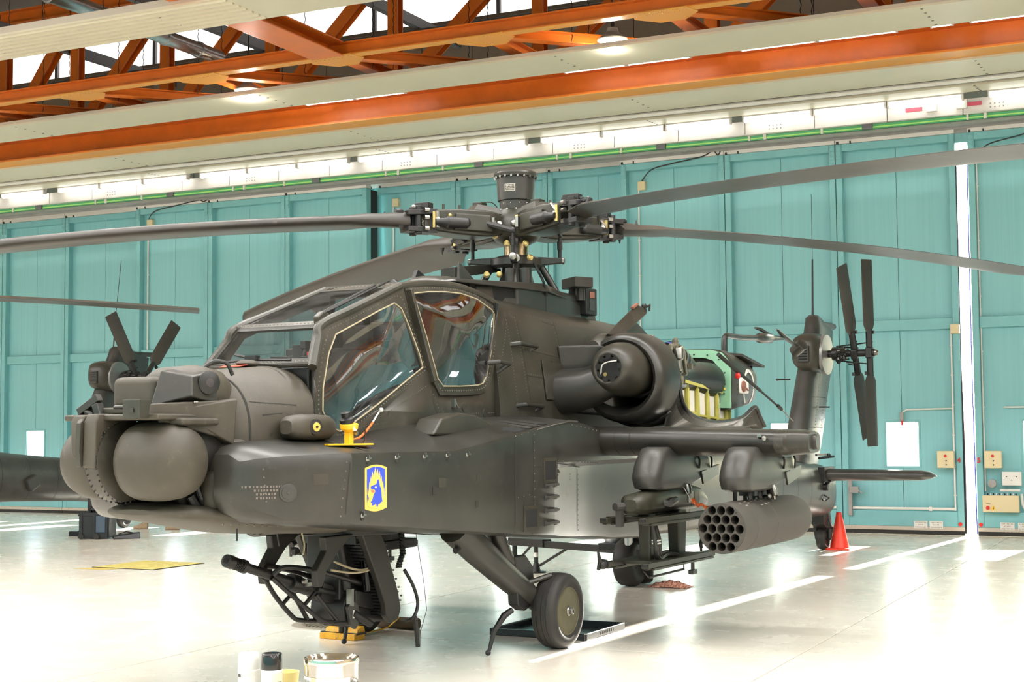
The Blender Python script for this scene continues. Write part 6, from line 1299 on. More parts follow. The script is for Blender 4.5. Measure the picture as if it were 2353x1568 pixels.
for az, z0, s1, s2, p0, p1 in BLD:
    A = math.radians(az); d = Vector((math.cos(A), math.sin(A), 0)); t = Vector((-math.sin(A), math.cos(A), 0)); U = Vector((0, 0, 1))
    zz = lambda r: z0-s1*(r-1)-s2*(r-1)**2
    at = lambda r, c=0, h=0: d*r+t*c+U*(zz(max(r, 1.0))*min(1, r/1.0)+RZ*(1-min(1, r/1.0))+h)
    # blade
    secs = []
    for r in (1.16, 1.24, 1.45, 1.62, 1.8, 2.2, 2.8, 3.4, 4.0, 4.6, 5.2, 5.8, 6.3, 6.78, 6.95, 7.12, 7.30):
        c = .22 if r < 1.2 else (.26 if r < 1.3 else (.38 if r < 1.5 else (.50 if r < 1.7 else .533))); th = .085 if r < 1.3 else (.07 if r < 1.7 else .052)
        sw = 0 if r < 6.8 else (r-6.8)*.30; c = c if r < 6.9 else .533-(r-6.9)*.45; pit = math.radians(p0+(p1-p0)*(r-1.2)/6.1)
        cd = t*math.cos(pit)+U*math.sin(pit); nd = U*math.cos(pit)-t*math.sin(pit)
        prof = [(.25, 0), (.243, .30), (.225, .58), (.18, .86), (.08, 1), (-.10, .92), (-.35, .55), (-.62, .20), (-.75, .05)]
        o = at(r)
        secs.append([o+cd*((u-sw if r > 1.3 else u)*c if False else u*c-sw)+nd*(v*th) for u, v in prof]+[o+cd*(u*c-sw)-nd*(v*th*.75) for u, v in reversed(prof[1:])])
    b = MB(); b.rings(secs); part('main_rotor_blade', b, BLADE, MR, angle=50)
    # pitch housing: boxy arm with a ribbed cover, clevis, links, dampers
    def quad(r, w, h, up=0, c=0): return [at(r, c+w*i, up+h*j) for i, j in ((-1, -1), (1, -1), (1, 1), (-1, 1))]
    b = MB(); b.rings([quad(.20, .10, .09), quad(.30, .145, .115), quad(.42, .155, .125), quad(.70, .15, .12), quad(.88, .13, .105), quad(.94, .10, .09)]); ph = part('pitch_housing', b, HUBG, MR, bevel=.02)
    for sgn in (1, -1):
        b = MB(); b.hexa([at(.36, .165*sgn, -.09), at(.76, .155*sgn, -.09), at(.76, .175*sgn, -.08), at(.36, .185*sgn, -.08), at(.38, .165*sgn, .08), at(.74, .155*sgn, .075), at(.74, .172*sgn, .068), at(.38, .182*sgn, .07)]); part('housing_cover', b, HUBG, MR, bevel=.012)
        b = MB(); b.lathe([(0, .03), (.03, .052), (.22, .056), (.24, .04), (.34, .026)], at(.62, .20*sgn, -.02), d+t*(-.12*sgn), 16); dm = part('lead_lag_damper', b, BLACK, MR)
        b = MB(); b.lathe([(.0, .030), (.03, .032), (.05, .018)], at(.79, .185*sgn, -.005), d, 10); b.sphere(at(.92, .13*sgn, 0), .035, 10, 8); b.tube([at(.92, .13*sgn, -.07), at(.92, .13*sgn, .08)], .020, 8); part('damper_end', b, STEEL, MR)
        b = MB(); b.sphere(at(.30, .20*sgn, -.01), .035, 10, 8); b.box(at(.36, .20*sgn, 0), (.03, .03, .10)); part('rod_end', b, STEEL, MR)
    b = MB(); b.hexa([at(.90, -.10, -.115), at(1.20, -.09, -.10), at(1.20, .09, -.10), at(.90, .10, -.115), at(.90, -.10, -.06), at(1.20, -.09, -.05), at(1.20, .09, -.05), at(.90, .10, -.06)])
    b.hexa([at(.90, -.10, .06), at(1.20, -.09, .05), at(1.20, .09, .05), at(.90, .10, .06), at(.90, -.10, .115), at(1.20, -.09, .10), at(1.20, .09, .10), at(.90, .10, .115)])
    b.box(at(1.0, 0, .14), (.10, .16, .06)); b.tube([at(1.08, .05, -.13), at(1.08, .05, .14)], .035, 10); b.tube([at(1.08, -.06, -.13), at(1.08, -.06, .14)], .035, 10); part('lead_lag_link', b, BLACK, MR, bevel=.008)
    b = MB()
    for c in (-.11, .11):
        for h in (-.08, .02, .09): b.lathe([(0, .022), (.045, .022)], at(1.0, c, h), d, 8)
    b.tube([at(.86, -.14, .10), at(.95, -.14, .02)], .016, 6); b.sphere(at(1.14, .08, .125), .02, 8, 6); part('link_fittings', b, STEEL, MR)
    b = MB(); b.box(at(.955, .14, 0), (.025, .025, .15)); b.box(at(.955, -.14, 0), (.025, .025, .15)); b.sphere(at(.80, .15, .045), .022, 8, 6); b.sphere(at(.27, -.15, .06), .022, 8, 6); part('gold_fittings', b, GOLD, MR)
    b = MB(); b.hexa([at(.22, -.12, .10), at(.52, -.10, .12), at(.52, .10, .12), at(.22, .12, .10), at(.24, -.08, .17), at(.46, -.07, .19), at(.46, .07, .19), at(.24, .08, .17)]); b.box(at(.40, 0, .20), (.10, .10, .03)); b.tube([at(.62, 0, .1), at(.62, 0, .18)], .014, 6); b.tube([at(.80, .02, .1), at(.80, .02, .175)], .014, 6); b.tube(curve3([at(.45, .05, .2), at(.3, .05, .22), at(.2, .02, .16)], 5), .006, 5); part('droop_stop', b, HUBG, MR, bevel=.006)
    b = MB(); b.tube([at(1.28, .10, -.05), at(1.28, .10, -.12)], [.025, .004], 6); b.tube([at(1.36, -.08, .04), at(1.36, -.08, .10)], [.02, .006], 6); b.sphere(at(1.25, .0, .09), (.05, .05, .03), 8, 5); part('bonding_peg', b, BLACK, MR)
    # pitch link down to the swashplate
    B_ = A+math.radians(55); e = Vector((math.cos(B_), math.sin(B_), 0))*.42
    b = MB(); b.tube([e+U*3.70, e*1.0+U*3.46], .018, 8); b.tube([e+U*3.64, e+U*3.56], .027, 8); b.sphere(e+U*3.70, .032, 10, 7); b.sphere(e+U*3.455, .032, 10, 7); pk = part('pitch_link', b, BLACK, MR)
    b = MB(); b.lathe([(0, .034), (.02, .034), (.03, .015)], e*1.05+U*3.455, e, 14); b.lathe([(0, .02), (.01, .02)], e+U*3.60, e, 8); part('link_bolt', b, STEEL, MR)
    b = MB(); b.tube([e*1.0+U*3.70, at(.42, .15 if True else 0, .0)], .03, 8); part('pitch_horn', b, BLACK, MR)
    b = MB(); b.hexa([e*.25+t*0+U*3.40-e.cross(U)*.10, e*1.08+U*3.43-e.cross(U)*.07, e*1.08+U*3.43+e.cross(U)*.07, e*.25+U*3.40+e.cross(U)*.10, e*.25+U*3.50-e.cross(U)*.10, e*1.08+U*3.48-e.cross(U)*.07, e*1.08+U*3.48+e.cross(U)*.07, e*.25+U*3.50+e.cross(U)*.10]); part('swashplate_arm', b, OLIVE_D, MR, bevel=.015)
b = MB(); b.lathe([(-.03, .22), (0, .25), (.06, .25), (.09, .18)], (0, 0, 3.41), (0, 0, 1), 28); part('swashplate', b, OLIVE_D, MR)
b = MB(); b.lathe([(0, .118), (.16, .118)], (0, 0, 3.475), (0, 0, 1), 28); part('mast_sleeve', b, BRONZE, MR)
sd = Vector((12.07, 6.75, 0)).normalized(); sx = sd.cross(Vector((0, 0, 1)))
b = MB(); b.bar(sd*.17+Vector((0, 0, 3.70)), sd*.26+Vector((0, 0, 3.48)), .045, .03, sd); b.bar(sd*.17+sx*.05+Vector((0, 0, 3.74)), sd*.20+sx*.05+Vector((0, 0, 3.64)), .03, .04, sd); b.bar(sd*.17-sx*.05+Vector((0, 0, 3.74)), sd*.20-sx*.05+Vector((0, 0, 3.64)), .03, .04, sd); part('scissor_link', b, BLACK, MR, bevel=.006)
b = MB()
for p in (sd*.24+sx*.09+Vector((0, 0, 3.60)), sd*.24-sx*.09+Vector((0, 0, 3.60)), sd*.20+sx*.2+Vector((0, 0, 3.68)), sd*.28-sx*.13+Vector((0, 0, 3.46)), sd*.3+sx*.16+Vector((0, 0, 3.30)), sd*.28+sx*.28+Vector((0, 0, 3.30))): b.lathe([(-.015, .03), (.02, .03), (.03, .015)], p, sd, 10)
part('gold_bolts', b, GOLD, MR)
b = MB(); b.lathe([(0, .035), (.03, .036), (.035, .02)], sd*.29+Vector((0, 0, 3.455)), sd, 16); part('scissor_bolt', b, STEEL, MR)
b = MB(); b.lathe([(-.5, .20), (-.25, .17), (-.1, .13)], (0, 0, 3.50), (0, 0, 1), 24); MS = part('mast_base', b, OLIVE_D, H)
b = MB()
for k in range(4):
    a = 2*PI*k/4+.5; b.tube([(.38*math.cos(a), .38*math.sin(a), 3.16), (.24*math.cos(a), .24*math.sin(a), 3.40)], .035, 10)
b.hexa([(.65, -.45, 3.26), (.05, -.24, 3.36), (.05, -.14, 3.36), (.65, -.30, 3.26), (.65, -.45, 3.36), (.05, -.24, 3.44), (.05, -.14, 3.44), (.65, -.30, 3.36)])
b.hexa([(-.35, .45, 3.22), (-.55, .20, 3.22), (-.75, .30, 3.22), (-.55, .55, 3.22), (-.35, .45, 3.32), (-.55, .20, 3.32), (-.75, .30, 3.32), (-.55, .55, 3.32)]); b.tube([(-.6, .38, 3.1), (-.6, .38, 3.25)], .05, 10)
b.tube([(.30, .10, 3.18), (.30, .10, 3.36)], .05, 12); b.tube([(.22, .22, 3.18), (.22, .22, 3.36)], .06, 12); part('servo_rods', b, OLIVE_D, MS, bevel=.008)
b = MB()
for k in range(1): b.tube(curve3([(.1+.1*k, .38, 3.1), (.2+.08*k, .40, 3.22), (.1+.05*k, .3, 3.32), (.12+.02*k, .26, 3.42)], 4), .012, 6)
part('hydraulic_lines', b, BLACK, MS)
# ------------------------------------------------------------------ stores hanging from the wings (things of their own)
HM = HELI.matrix_basis.copy() if False else Matrix.LocRotScale(HELI.location, HELI.rotation_euler, None)
def hang(name, label, cat, p, group=None):
    t = thing(name, label, cat, HM @ Vector(p), HELI.rotation_euler, group); return t
def rocket_pod(p, label):
    t = hang('rocket_pod', label, 'rocket pod', p, 'rocket pods under the wing tips')
    b = MB(); b.lathe([(0, .196), (.004, .207), (.30, .2085), (.302, .2105), (.306, .2105), (.308, .2085), (.80, .2085), (.802, .2105), (.806, .2105), (.808, .2085), (1.30, .208), (1.70, .204), (1.78, .19), (1.80, .15), (1.80, .001)], (.90, 0, 0), (-1, 0, 0), 48, cap=False); part('pod_body', b, GREY_TUBE, t, angle=40)
    holes = []
    for n, z in ((3, 2), (4, 1), (5, 0), (4, -1), (3, -2)):
        for k in range(n): holes.append(((k-(n-1)/2)*.079, z*.0735))
    loops = [[Vector((0, .203*math.cos(2*PI*k/40), .203*math.sin(2*PI*k/40))) for k in range(40)]]
    for y, z in holes: loops.append([Vector((0, y+.0355*math.cos(-2*PI*k/16), z+.0355*math.sin(-2*PI*k/16))) for k in range(16)])
    vs = [v for L in loops for v in L]; tri = tessellate_polygon(loops)
    b = MB(); b.add([(.905, v.y, v.z) for v in vs], [tuple(q) for q in tri]); part('front_plate', b, GREY_TUBE, t)
    b = MB(); b.lathe([(0, .0355), (.004, .037), (.008, .0355), (.55, .0355), (.55, .001)], (.908, 0, 0), (-1, 0, 0), 16, cap=False); me = mesh('launch_tube', b, mat('tube_bore', (.055, .045, .038), .55) if 'tube_bore' not in MATS else MATS['tube_bore'], fix=False)
    for y, z in holes: put('launch_tube', me, t, (0, y, z))
    b = MB()
    for y, z in ((0, .183), (.13, .13), (-.13, .13), (.13, -.14), (-.13, -.14), (.04, .11), (-.04, .11), (.08, .037), (-.08, -.037)): b.sphere((.907, y, z), (.004, .006, .006), 6, 4)
    part('plate_screws', b, BLACK, t)
    b = MB(); b.box((.12, 0, .215), (.12, .06, .03)); b.box((-.24, 0, .215), (.12, .06, .03)); part('hanger_lug', b, DARKM, t, bevel=.006)
    b = MB(); rn = random.Random(9)
    for k in range(14):
        a = rn.uniform(.9, 1.5); x = rn.uniform(-.2, .7); q = [(x, .2095*math.cos(a), .2095*math.sin(a)), (x+.05, .2095*math.cos(a), .2095*math.sin(a)), (x+.04, .2095*math.cos(a+.06), .2095*math.sin(a+.06)), (x-.01, .2095*math.cos(a+.05), .2095*math.sin(a+.05))]; b.add(q, [(0, 1, 2, 3)])
    part('scratch_marks', b, STENCIL, t)
    return t
rocket_pod((0, 2.40, 1.02), 'grey 19-hole rocket pod hanging from the wing on our side')
def launcher(p, label):
    t = hang('missile_launcher', label, 'launcher', p, 'empty missile launchers under the wings')
    b = MB(); b.rings([superel(X, tz, bz, w, (tz+bz)/2, 3.2, 3.2, 22) for X, tz, bz, w in ((.92, .16, .06, .06), (.86, .20, .03, .11), (.55, .22, .02, .125), (.30, .25, .02, .12), (-.2, .26, .02, .12), (-.45, .22, .03, .11), (-.66, .13, .04, .07))]); part('launcher_body', b, HUBG, t, angle=45)
    b = MB(); b.tube([(1.0, -.10, .10), (.90, -.06, .10)], .035, 10); b.box((.95, -.08, .0), (.06, .05, .14)); b.tube([(.50, 0, .18), (.50, 0, .27)], .045, 14); b.tube(curve3([(.48, .10, .12), (.42, .14, .10), (.34, .145, .12), (.25, .135, .13)], 5), .032, 8); part('launcher_fittings', b, GREYP, t)
    b = MB(); b.box((.86, .075, .13), (.012, .05, .012), Matrix.Rotation(-.5, 3, 'Z')); b.box((.868, .055, .115), (.012, .014, .04), Matrix.Rotation(-.5, 3, 'Z')); part('corner_mark', b, WHITEP, t)
    b = MB(); b.box((-.12, .125, .14), (.10, .008, .10)); part('data_plate', b, WHITE_S, t); b = MB(); b.box((-.26, .122, .13), (.11, .008, .11)); part('data_plate', b, STENCIL, t)
    for y in (-.18, .18):
        for z in (-.035, -.405):
            b = MB(); x1 = 1.06 if z > -.2 else 1.03
            b.box2((-.46, y-.035, z), (x1, y+.035, z+.045)); b.box2((-.40, y-.045, z-.02), (x1-.10, y-.018, z)); b.box2((-.40, y+.018, z-.02), (x1-.10, y+.045, z)); b.box2((-.40, y-.02, z-.012), (x1-.02, y+.02, z+.005)); rl = part('missile_rail', b, HUBG, t, bevel=.005)
            b = MB(); b.box((x1+.005, y, z+.03), (.02, .05, .02)); b.box((x1-.05, y+.02, z+.048), (.03, .02, .012)); part('rail_stop', b, DARKM, rl)
    for x, w in ((.58, .10), (-.08, .16)):
        b = MB(); b.hexa([(x-w/2, -.05, -.40), (x+w/2, -.05, -.40), (x+w/2, .05, -.40), (x-w/2, .05, -.40), (x-w*.62, -.06, .05), (x+w*.62, -.06, .05), (x+w*.62, .06, .05), (x-w*.62, .06, .05)]); part('launcher_post', b, HUBG, t, bevel=.015)
    b = MB(); b.box2((-.30, -.20, -.40), (.75, .20, -.365)); b.box2((.0, -.2, -.035), (.7, .2, .01)); part('cross_plate', b, HUBG, t, bevel=.01)
    b = MB(); b.tube(curve3([(.60, .06, -.05), (.62, .10, -.2), (.60, .10, -.33), (.50, .09, -.36), (.35, .08, -.34), (.2, .12, -.36)], 5), .026, 8); b.tube(curve3([(.57, .065, -.05), (.55, .10, -.2), (.54, .10, -.33), (.45, .08, -.37)], 5), .022, 8); part('launcher_cable', b, OLIVE_D, t)
    b = MB(); b.box((.605, .10, -.20), (.06, .06, .012)); b.box((.605, .10, -.225), (.06, .06, .012)); part('cable_tie', b, WHITEP, t)
    b = MB(); b.tube([(1.02, -.18, -.37), (1.10, -.20, -.34), (1.13, -.20, -.26)], [.03, .02, .008], 8); b.tube([(1.10, -.20, -.34), (1.06, -.23, -.42)], .016, 6); b.sphere((1.06, -.19, -.38), .04, 8, 6); part('rail_latch', b, BLACK, t)
    b = MB(); b.tube([(.0, .18, -.43), (.0, .18, -.50)], .018, 8); b.box((.0, .18, -.515), (.10, .05, .04)); part('rail_foot', b, OLIVE_D, t, bevel=.006)
    b = MB(); b.tube([(.95, .18, -.48), (.30, .22, -.465)], .010, 8); b.tube([(1.0, .15, -.42), (.95, .18, -.48)], .006, 6); b.tube([(.3, .22, -.40), (.30, .22, -.465)], .006, 6); part('safety_bar', b, DARKM, t)
    b = MB(); b.bar((-.45, .14, -.02), (-.15, .2, -.30), .03, .05); b.bar((-.45, .10, -.10), (-.2, .18, -.34), .02, .03); part('launcher_brace', b, OLIVE_D, t)
    return t
launcher((.02, 1.60, 1.085), 'empty four-rail missile launcher under the wing on our side')
# starboard stores: copies of the same things
for src, dy, lab in (([o for o in bpy.data.objects if o.name == 'rocket_pod'][0], -4.86, 'rocket pod under the far wing, its lower edge showing below the nose'), ([o for o in bpy.data.objects if o.name == 'missile_launcher'][0], -3.24, 'empty missile launcher on the far side, half hidden behind the gun')):
    c = copy_tree(src); c['label'] = lab; c.location = src.location + HM.to_3x3() @ Vector((0, dy, 0))
# orange streamer and yellow lock device
t = hang('warning_ribbon', 'orange warning ribbon on a cord hanging from the launcher rack', 'ribbon', (.06, 1.72, 1.22))
b = MB(); b.tube([(0, 0, .10), (-.06, .02, .02), (-.10, .03, -.03)], .004, 5); part('cord', b, WHITEP, t)
b = MB(); pr = None
for k in range(10):
    s = k/9; c = Vector((-.10-.24*s, .03+.09*s, -.03-.085*s+.012*math.sin(s*14))); w = Vector((.004, 0, .020+.008*math.sin(s*9)))
    if pr: b.add([pr[0], pr[1], c+w, c-w], [(0, 1, 2, 3)])
    pr = (c-w, c+w)
o = part('ribbon', b, ORANGE_R, t); m_ = o.modifiers.new('t', 'SOLIDIFY'); m_.thickness = .004
t = hang('hold_open_lock', 'yellow locking stand with a black knob on the equipment bay', 'lock', (3.88, .80, 1.738))
b = MB(); b.prism([(.20, -.03), (.22, .02), (-.06, .13), (-.20, .10), (-.21, .03), (0, -.04)], 'z', 0, .012); part('base_plate', b, YELLOW, t, bevel=.003)
b = MB(); b.box((0, .03, .055), (.045, .05, .10)); b.lathe([(0, .03), (.02, .062), (.055, .066), (.06, .05)], (0, .03, .095), (.1, .1, 1), 20); b.box((.01, .08, .12), (.06, .02, .03)); part('lock_body', b, YELLOW, t, bevel=.004)
b = MB(); b.box((.015, .092, .115), (.035, .004, .03)); part('paper_label', b, WHITEP, t)
b = MB(); b.lathe([(0, .05), (.03, .052), (.04, .03), (.075, .034), (.08, .02)], (.02, .03, .155), (.3, .0, 1), 14); part('black_knob', b, BLACK, t)
b = MB(); b.lathe([(0, .014), (.02, .012)], (-.02, .07, .085), (0, 1, 0), 8); part('lock_pin', b, STEEL, t)
b = MB(); b.tube(curve3([(-.06, .06, .13), (-.13, .07, .115), (-.15, .06, .05), (-.14, .05, .012)], 5), .005, 5); part('black_cord', b, BLACK, t)
t = hang('safety_lanyard', 'orange safety lanyard looped from the cockpit side to the equipment bay', 'lanyard', (3.72, .72, 1.76))
b = MB(); b.tube(curve3([(0, 0, 0), (-.10, -.06, .01), (-.26, -.10, .03), (-.40, -.14, .075), (-.52, -.165, .14)], 6), .009, 8); part('orange_cord', b, ORANGE_R, t)
b = MB(); b.tube(curve3([(-.52, -.165, .14), (-.57, -.172, .18), (-.62, -.175, .22)], 4), .007, 6); b.sphere((-.64, -.17, .235), .018, 8, 6); part('cord_end', b, WHITEP, t)
b = MB(); b.lathe([(-.01, .022), (.01, .022)], (0, 0, 0), (0, 1, .4), 12); part('cord_ring', b, ORANGE_R, t)

# ------------------------------------------------------------------ second helicopter (copy), mostly out of the frame on the left
H2 = copy_tree(HELI, None, ('gunner_sight', 'crew_seat', 'cockpit_boxes', 'cockpit_tubes', 'red_label', 'red_tag', 'unit_emblem', 'whip_antenna', 'lower_door', 'ribbed_wall', 'whip_mount', 'whip_arm', 'warning_lamp', 'pipe_foot', 'fin_pegs', 'wall_rail', 'wall_rib', 'wall_stringer', 'door_stay', 'top_flap', 'flap_stiffener'))
H2['label'] = 'second dark helicopter in the left background, only its tail in view'; H2['category'] = 'helicopter'
ha2 = -0.012; tail = Vector((-19.22, 22.40, 0)); f2 = Vector((math.sin(ha2), -math.cos(ha2), 0)); H2.location = tail + f2*9.44; H2.rotation_euler = (0, 0, math.atan2(f2.y, f2.x))
for c in H2.children:
    n = c.name.split('.')[0]
    if n == 'main_rotor_hub': c.rotation_euler = (0, 0, math.radians(-19))
    if n == 'tail_rotor':
        for k in c.children:
            if k.name.startswith('tail_rotor_blade') or k.name.startswith('blade_grip') or k.name.startswith('hub_fork'):
                yy = sum(v.co.y for v in k.data.vertices)/len(k.data.vertices)
                k.rotation_euler = (0, math.radians(-42 if yy > .8 else 8), 0)
    if n == 'tail_fin':
        b = MB(); b.tube([(-9.10, 0, 3.54), (-9.16, 0, 4.2)], .014, 6); b.tube([(-9.16, 0, 4.2), (-9.30, 0, 5.25)], .006, 5); part('whip_antenna', b, BLACK, c)
    if n == 'tail_boom':
        b = MB(); b.box((-4.9, .48, 1.15), (.36, .14, .22)); b.box((-5.08, .50, 1.15), (.03, .13, .20)); part('flare_box', b, BLACK, c, bevel=.01)
        b = MB(); b.box((-6.6, .40, .98), (.24, .10, .22), Matrix.Rotation(.5, 3, 'Y')); part('flare_box', b, GREYP, c, bevel=.02)

# ------------------------------------------------------------------ things on the floor
t = thing('traffic_cone', 'red-orange traffic cone standing by the tail wheel', 'cone', (-5.10, 22.05, 0))
b = MB(); b.box2((-.19, -.19, 0), (.19, .19, .03)); part('cone_base', b, CONE_O, t, bevel=.015)
b = MB(); b.lathe([(.03, .145), (.05, .140), (.53, .045), (.56, .04), (.565, .03)], (0, 0, 0), (0, 0, 1), 28); part('cone_body', b, CONE_O, t, angle=50)
t = thing('equipment_case', 'black wheeled case with open lid and pulled-out handle on the left', 'case', (-17.75, 20.0, 0), (0, 0, .42))
b = MB(); b.box2((-.27, -.2, .02), (.27, .2, .46))
for x in (-.22, 0, .22): b.box2((x-.02, -.215, .02), (x+.02, -.2, .46))
b.box2((-.28, -.21, .40), (.28, .21, .44)); part('case_body', b, CASE_B, t, bevel=.012)
b = MB(); b.box2((.04, -.222, .12), (.20, -.20, .40)); part('case_label', b, mat('label_blue', (.06, .09, .13), .5), t)
b = MB(); b.hexa([(-.22, .18, .48), (.30, .18, .48), (.30, -.14, .50), (-.1, -.14, .50), (-.16, .24, .78), (.10, .24, .78), (.30, -.10, .56), (-.05, -.10, .56)]); part('case_lid', b, CASE_B, t, bevel=.015)
b = MB(); b.tube([(-.14, .0, .46), (-.14, 0, .80)], .045, 8); b.tube([(-.14, 0, .80), (-.14, 0, .99)], .032, 8); b.tube([(-.21, 0, 1.0), (-.07, 0, 1.0)], .028, 8); part('pull_handle', b, CASE_B, t)
for x in (-.22, .05):
    b = MB(); b.lathe([(-.02, .05), (.02, .05)], (x, -.225, .05), (0, 1, 0), 14); part('case_wheel', b, RUBBER, t)
b = MB()
for k in range(9): b.box((-.18+.045*k, .05, .47), (.03, .08, .03))
part('case_contents', b, DARKM, t)
for x0, x1, y, lab, rz in ((-18.62, -18.05, 20.42, 'black tapered rubber mat lying left of the black case', -.20), (-17.40, -17.04, 20.14, 'short black rubber block lying right of the black case', .35)):
    t = thing('rubber_ramp', lab, 'rubber mat', ((x0+x1)/2, y, 0), (0, 0, rz+.45)); L = (x1-x0)/2+.05
    b = MB(); b.hexa([(-L, -.12, 0), (L, -.12, 0), (L, .12, 0), (-L, .12, 0), (-L, -.10, .05 if L < .3 else .09), (L, -.10, .11 if L < .3 else .08), (L, .10, .11 if L < .3 else .08), (-L, .10, .06)]); part('mat_body', b, PLASTIC_K, t, bevel=.015)
    b = MB(); b.tube([(-L*.6, 0, .08), (0, 0, .12), (L*.6, 0, .09)], .012, 6); part('mat_handle', b, PLASTIC_K, t)
t = thing('tool_tray', 'red tool tray on the floor under the nose, in the background', 'tool tray', (-17.15, 22.55, 0), (0, 0, .35))
b = MB(); b.box2((-.26, -.1, 0), (.26, .1, .07)); part('tray_body', b, RED, t, bevel=.01); b = MB(); b.box2((-.34, -.06, .05), (-.24, .06, .08)); b.tube([(.2, 0, .02), (.4, .02, .02)], .012, 6); part('tray_handle', b, BLACK, t); b = MB(); b.box2((.06, -.103, .02), (.14, -.09, .06)); part('tray_latch', b, GREY_S, t)
# drip tray behind the near wheel
def hthing(name, label, cat, x, y, rz=0): return thing(name, label, cat, HM @ Vector((x, y, 0)), (0, 0, HELI.rotation_euler.z+rz))
t = hthing('drip_tray', 'shallow black drip tray on the floor behind the near wheel', 'tray', .28, .56, .03)
b = MB(); o_ = [(-.42, -.47), (.42, -.47), (.42, .47), (-.42, .47)]
b.box2((-.42, -.47, 0), (.42, .47, .008)); part('tray_floor', b, PLASTIC_K, t)
b = MB()
for (a, c) in zip(o_, o_[1:]+o_[:1]): b.bar((a[0], a[1], .03), (c[0], c[1], .03), .025, .06)
part('tray_rim', b, PLASTIC_K, t, bevel=.008)
b = MB()
for k in range(8): b.box((-.16+.04*k, .484, .032), (.024, .004, .024))
part('moulded_letters', b, CASE_B, t)
b = MB(); b.add([(.30, -.2, .010), (.05, -.3, .010), (-.1, .0, .010), (.1, .2, .010), (.33, .1, .010)], [(0, 1, 2, 3, 4)]); part('oil_pool', b, mat('oily_water', (.03, .07, .065), .05), t)
t = hthing('wheel_chock', 'worn yellow wheel chock in front of the far main wheel', 'chock', 1.50, -.96)
b = MB(); b.box2((-.07, -.19, 0), (.09, .19, .055)); b.prism([(-.08, .055), (.05, .055), (.03, .095), (-.06, .115)], 'y', -.16, .19); part('chock_body', b, YELLOW_W, t, bevel=.006)
b = MB(); b.box2((-.08, -.20, .045), (.06, .20, .062)); b.tube([(.04, .02, .06), (.05, .03, .13)], .03, 8); part('chock_metal', b, DARKM, t)
t = hthing('wheel_chock', 'dark brown log chock behind the far main wheel', 'chock', .74, -.90)
b = MB(); b.tube([(0, -.20, .055), (0, .24, .055)], .055, 14); b.tube([(-.10, -.16, .04), (-.10, .18, .04)], .04, 12); part('chock_log', b, WOODC, t)
b = MB(); b.tube(curve3([(.02, .05, .11), (.14, .0, .03), (.3, -.04, .012), (.5, -.02, .012)], 5), .007, 5); part('chock_rope', b, YELLOW, t)
# towbar trolley under the tail boom
t = thing('towing_trolley', 'dark towing trolley with struts and two wheels under the belly', 'trolley', (-6.20, 16.05, 0))
b = MB(); b.bar((-.15, .1, .41), (-2.15, 1.38, .36), .07, .085); b.bar((-1.5, .98, .39), (-2.15, 1.38, .37), .14, .10); b.box((-2.18, 1.40, .37), (.12, .10, .10)); part('tow_beam', b, BLACK, t, bevel=.008)
b = MB(); b.tube([(-1.70, 1.08, .36), (-1.70, 1.08, .05)], .03, 8); b.tube([(-2.15, 1.38, .36), (-2.15, 1.38, .05)], .035, 8); part('tow_leg', b, BLACK, t)
b = MB(); b.tube([(-1.62, 1.02, .10), (-1.05, .70, .38)], .018, 8); b.tube([(-1.78, 1.10, .34), (-2.15, 1.36, .06)], .016, 8); part('tow_strut', b, BLACK, t)
b = MB(); b.lathe([(0, .13), (.015, .13), (.02, .06), (.12, .035)], (-1.70, 1.08, 0), (0, 0, 1), 18); part('tow_foot', b, BLACK, t)
b = MB(); b.lathe([(0, .03), (.06, .03)], (-1.7, 1.08, .20), (0, 0, 1), 10); part('white_band', b, WHITEP, t)
for x, y, a in ((.02, -.02, .0), (.05, .32, .35)):
    d = Vector((math.cos(a), math.sin(a), 0)); tp = [(-.11, .14), (-.13, .20), (-.12, .25), (-.09, .275), (0, .285), (.09, .275), (.12, .25), (.13, .20), (.11, .14)]
    b = MB(); b.lathe(tp, (x, y, .285), d, 32); ty = part('tyre', b, RUBBER, t, angle=40); b = MB(); b.lathe([(-.10, .14), (-.06, .05), (.06, .05), (.10, .14)], (x, y, .285), d, 20); part('wheel_rim', b, DARKM, ty)
b = MB(); b.lathe([(0, .05), (.03, .11), (.10, .13), (.18, .12), (.2, .06)], (-.22, .12, .44), (0, 0, 1), 18); b.tube([(.06, -.16, .12), (.06, -.16, .62)], .052, 14); part('silver_cylinder', b, PIPE_S, t)
b = MB(); b.box((-.1, .1, .46), (.5, .4, .08)); b.box((.05, .12, .54), (.3, .3, .08)); part('trolley_frame', b, BLACK, t, bevel=.01)
# crumpled rag
t = thing('rag_bundle', 'crumpled pink and white rag on the floor behind the trolley wheels', 'rag', (-5.72, 16.12, 0))
b = MB(); rn = random.Random(11); g = {}
for i in range(15):
    for j in range(9):
        x = -.24+.48*i/14; y = -.12+.24*j/8; e = max(0, 1-(x/.25)**2)*max(0, 1-(y/.125)**2); g[i, j] = (x+rn.uniform(-.012, .012), y+rn.uniform(-.012, .012), .004+.09*e*rn.uniform(.3, 1))
for i in range(14):
    for j in range(8): b.add([g[i, j], g[i+1, j], g[i+1, j+1], g[i, j+1]], [(0, 1, 2, 3)])
o = part('cloth', b, RAG, t); m_ = o.modifiers.new('t', 'SOLIDIFY'); m_.thickness = .004
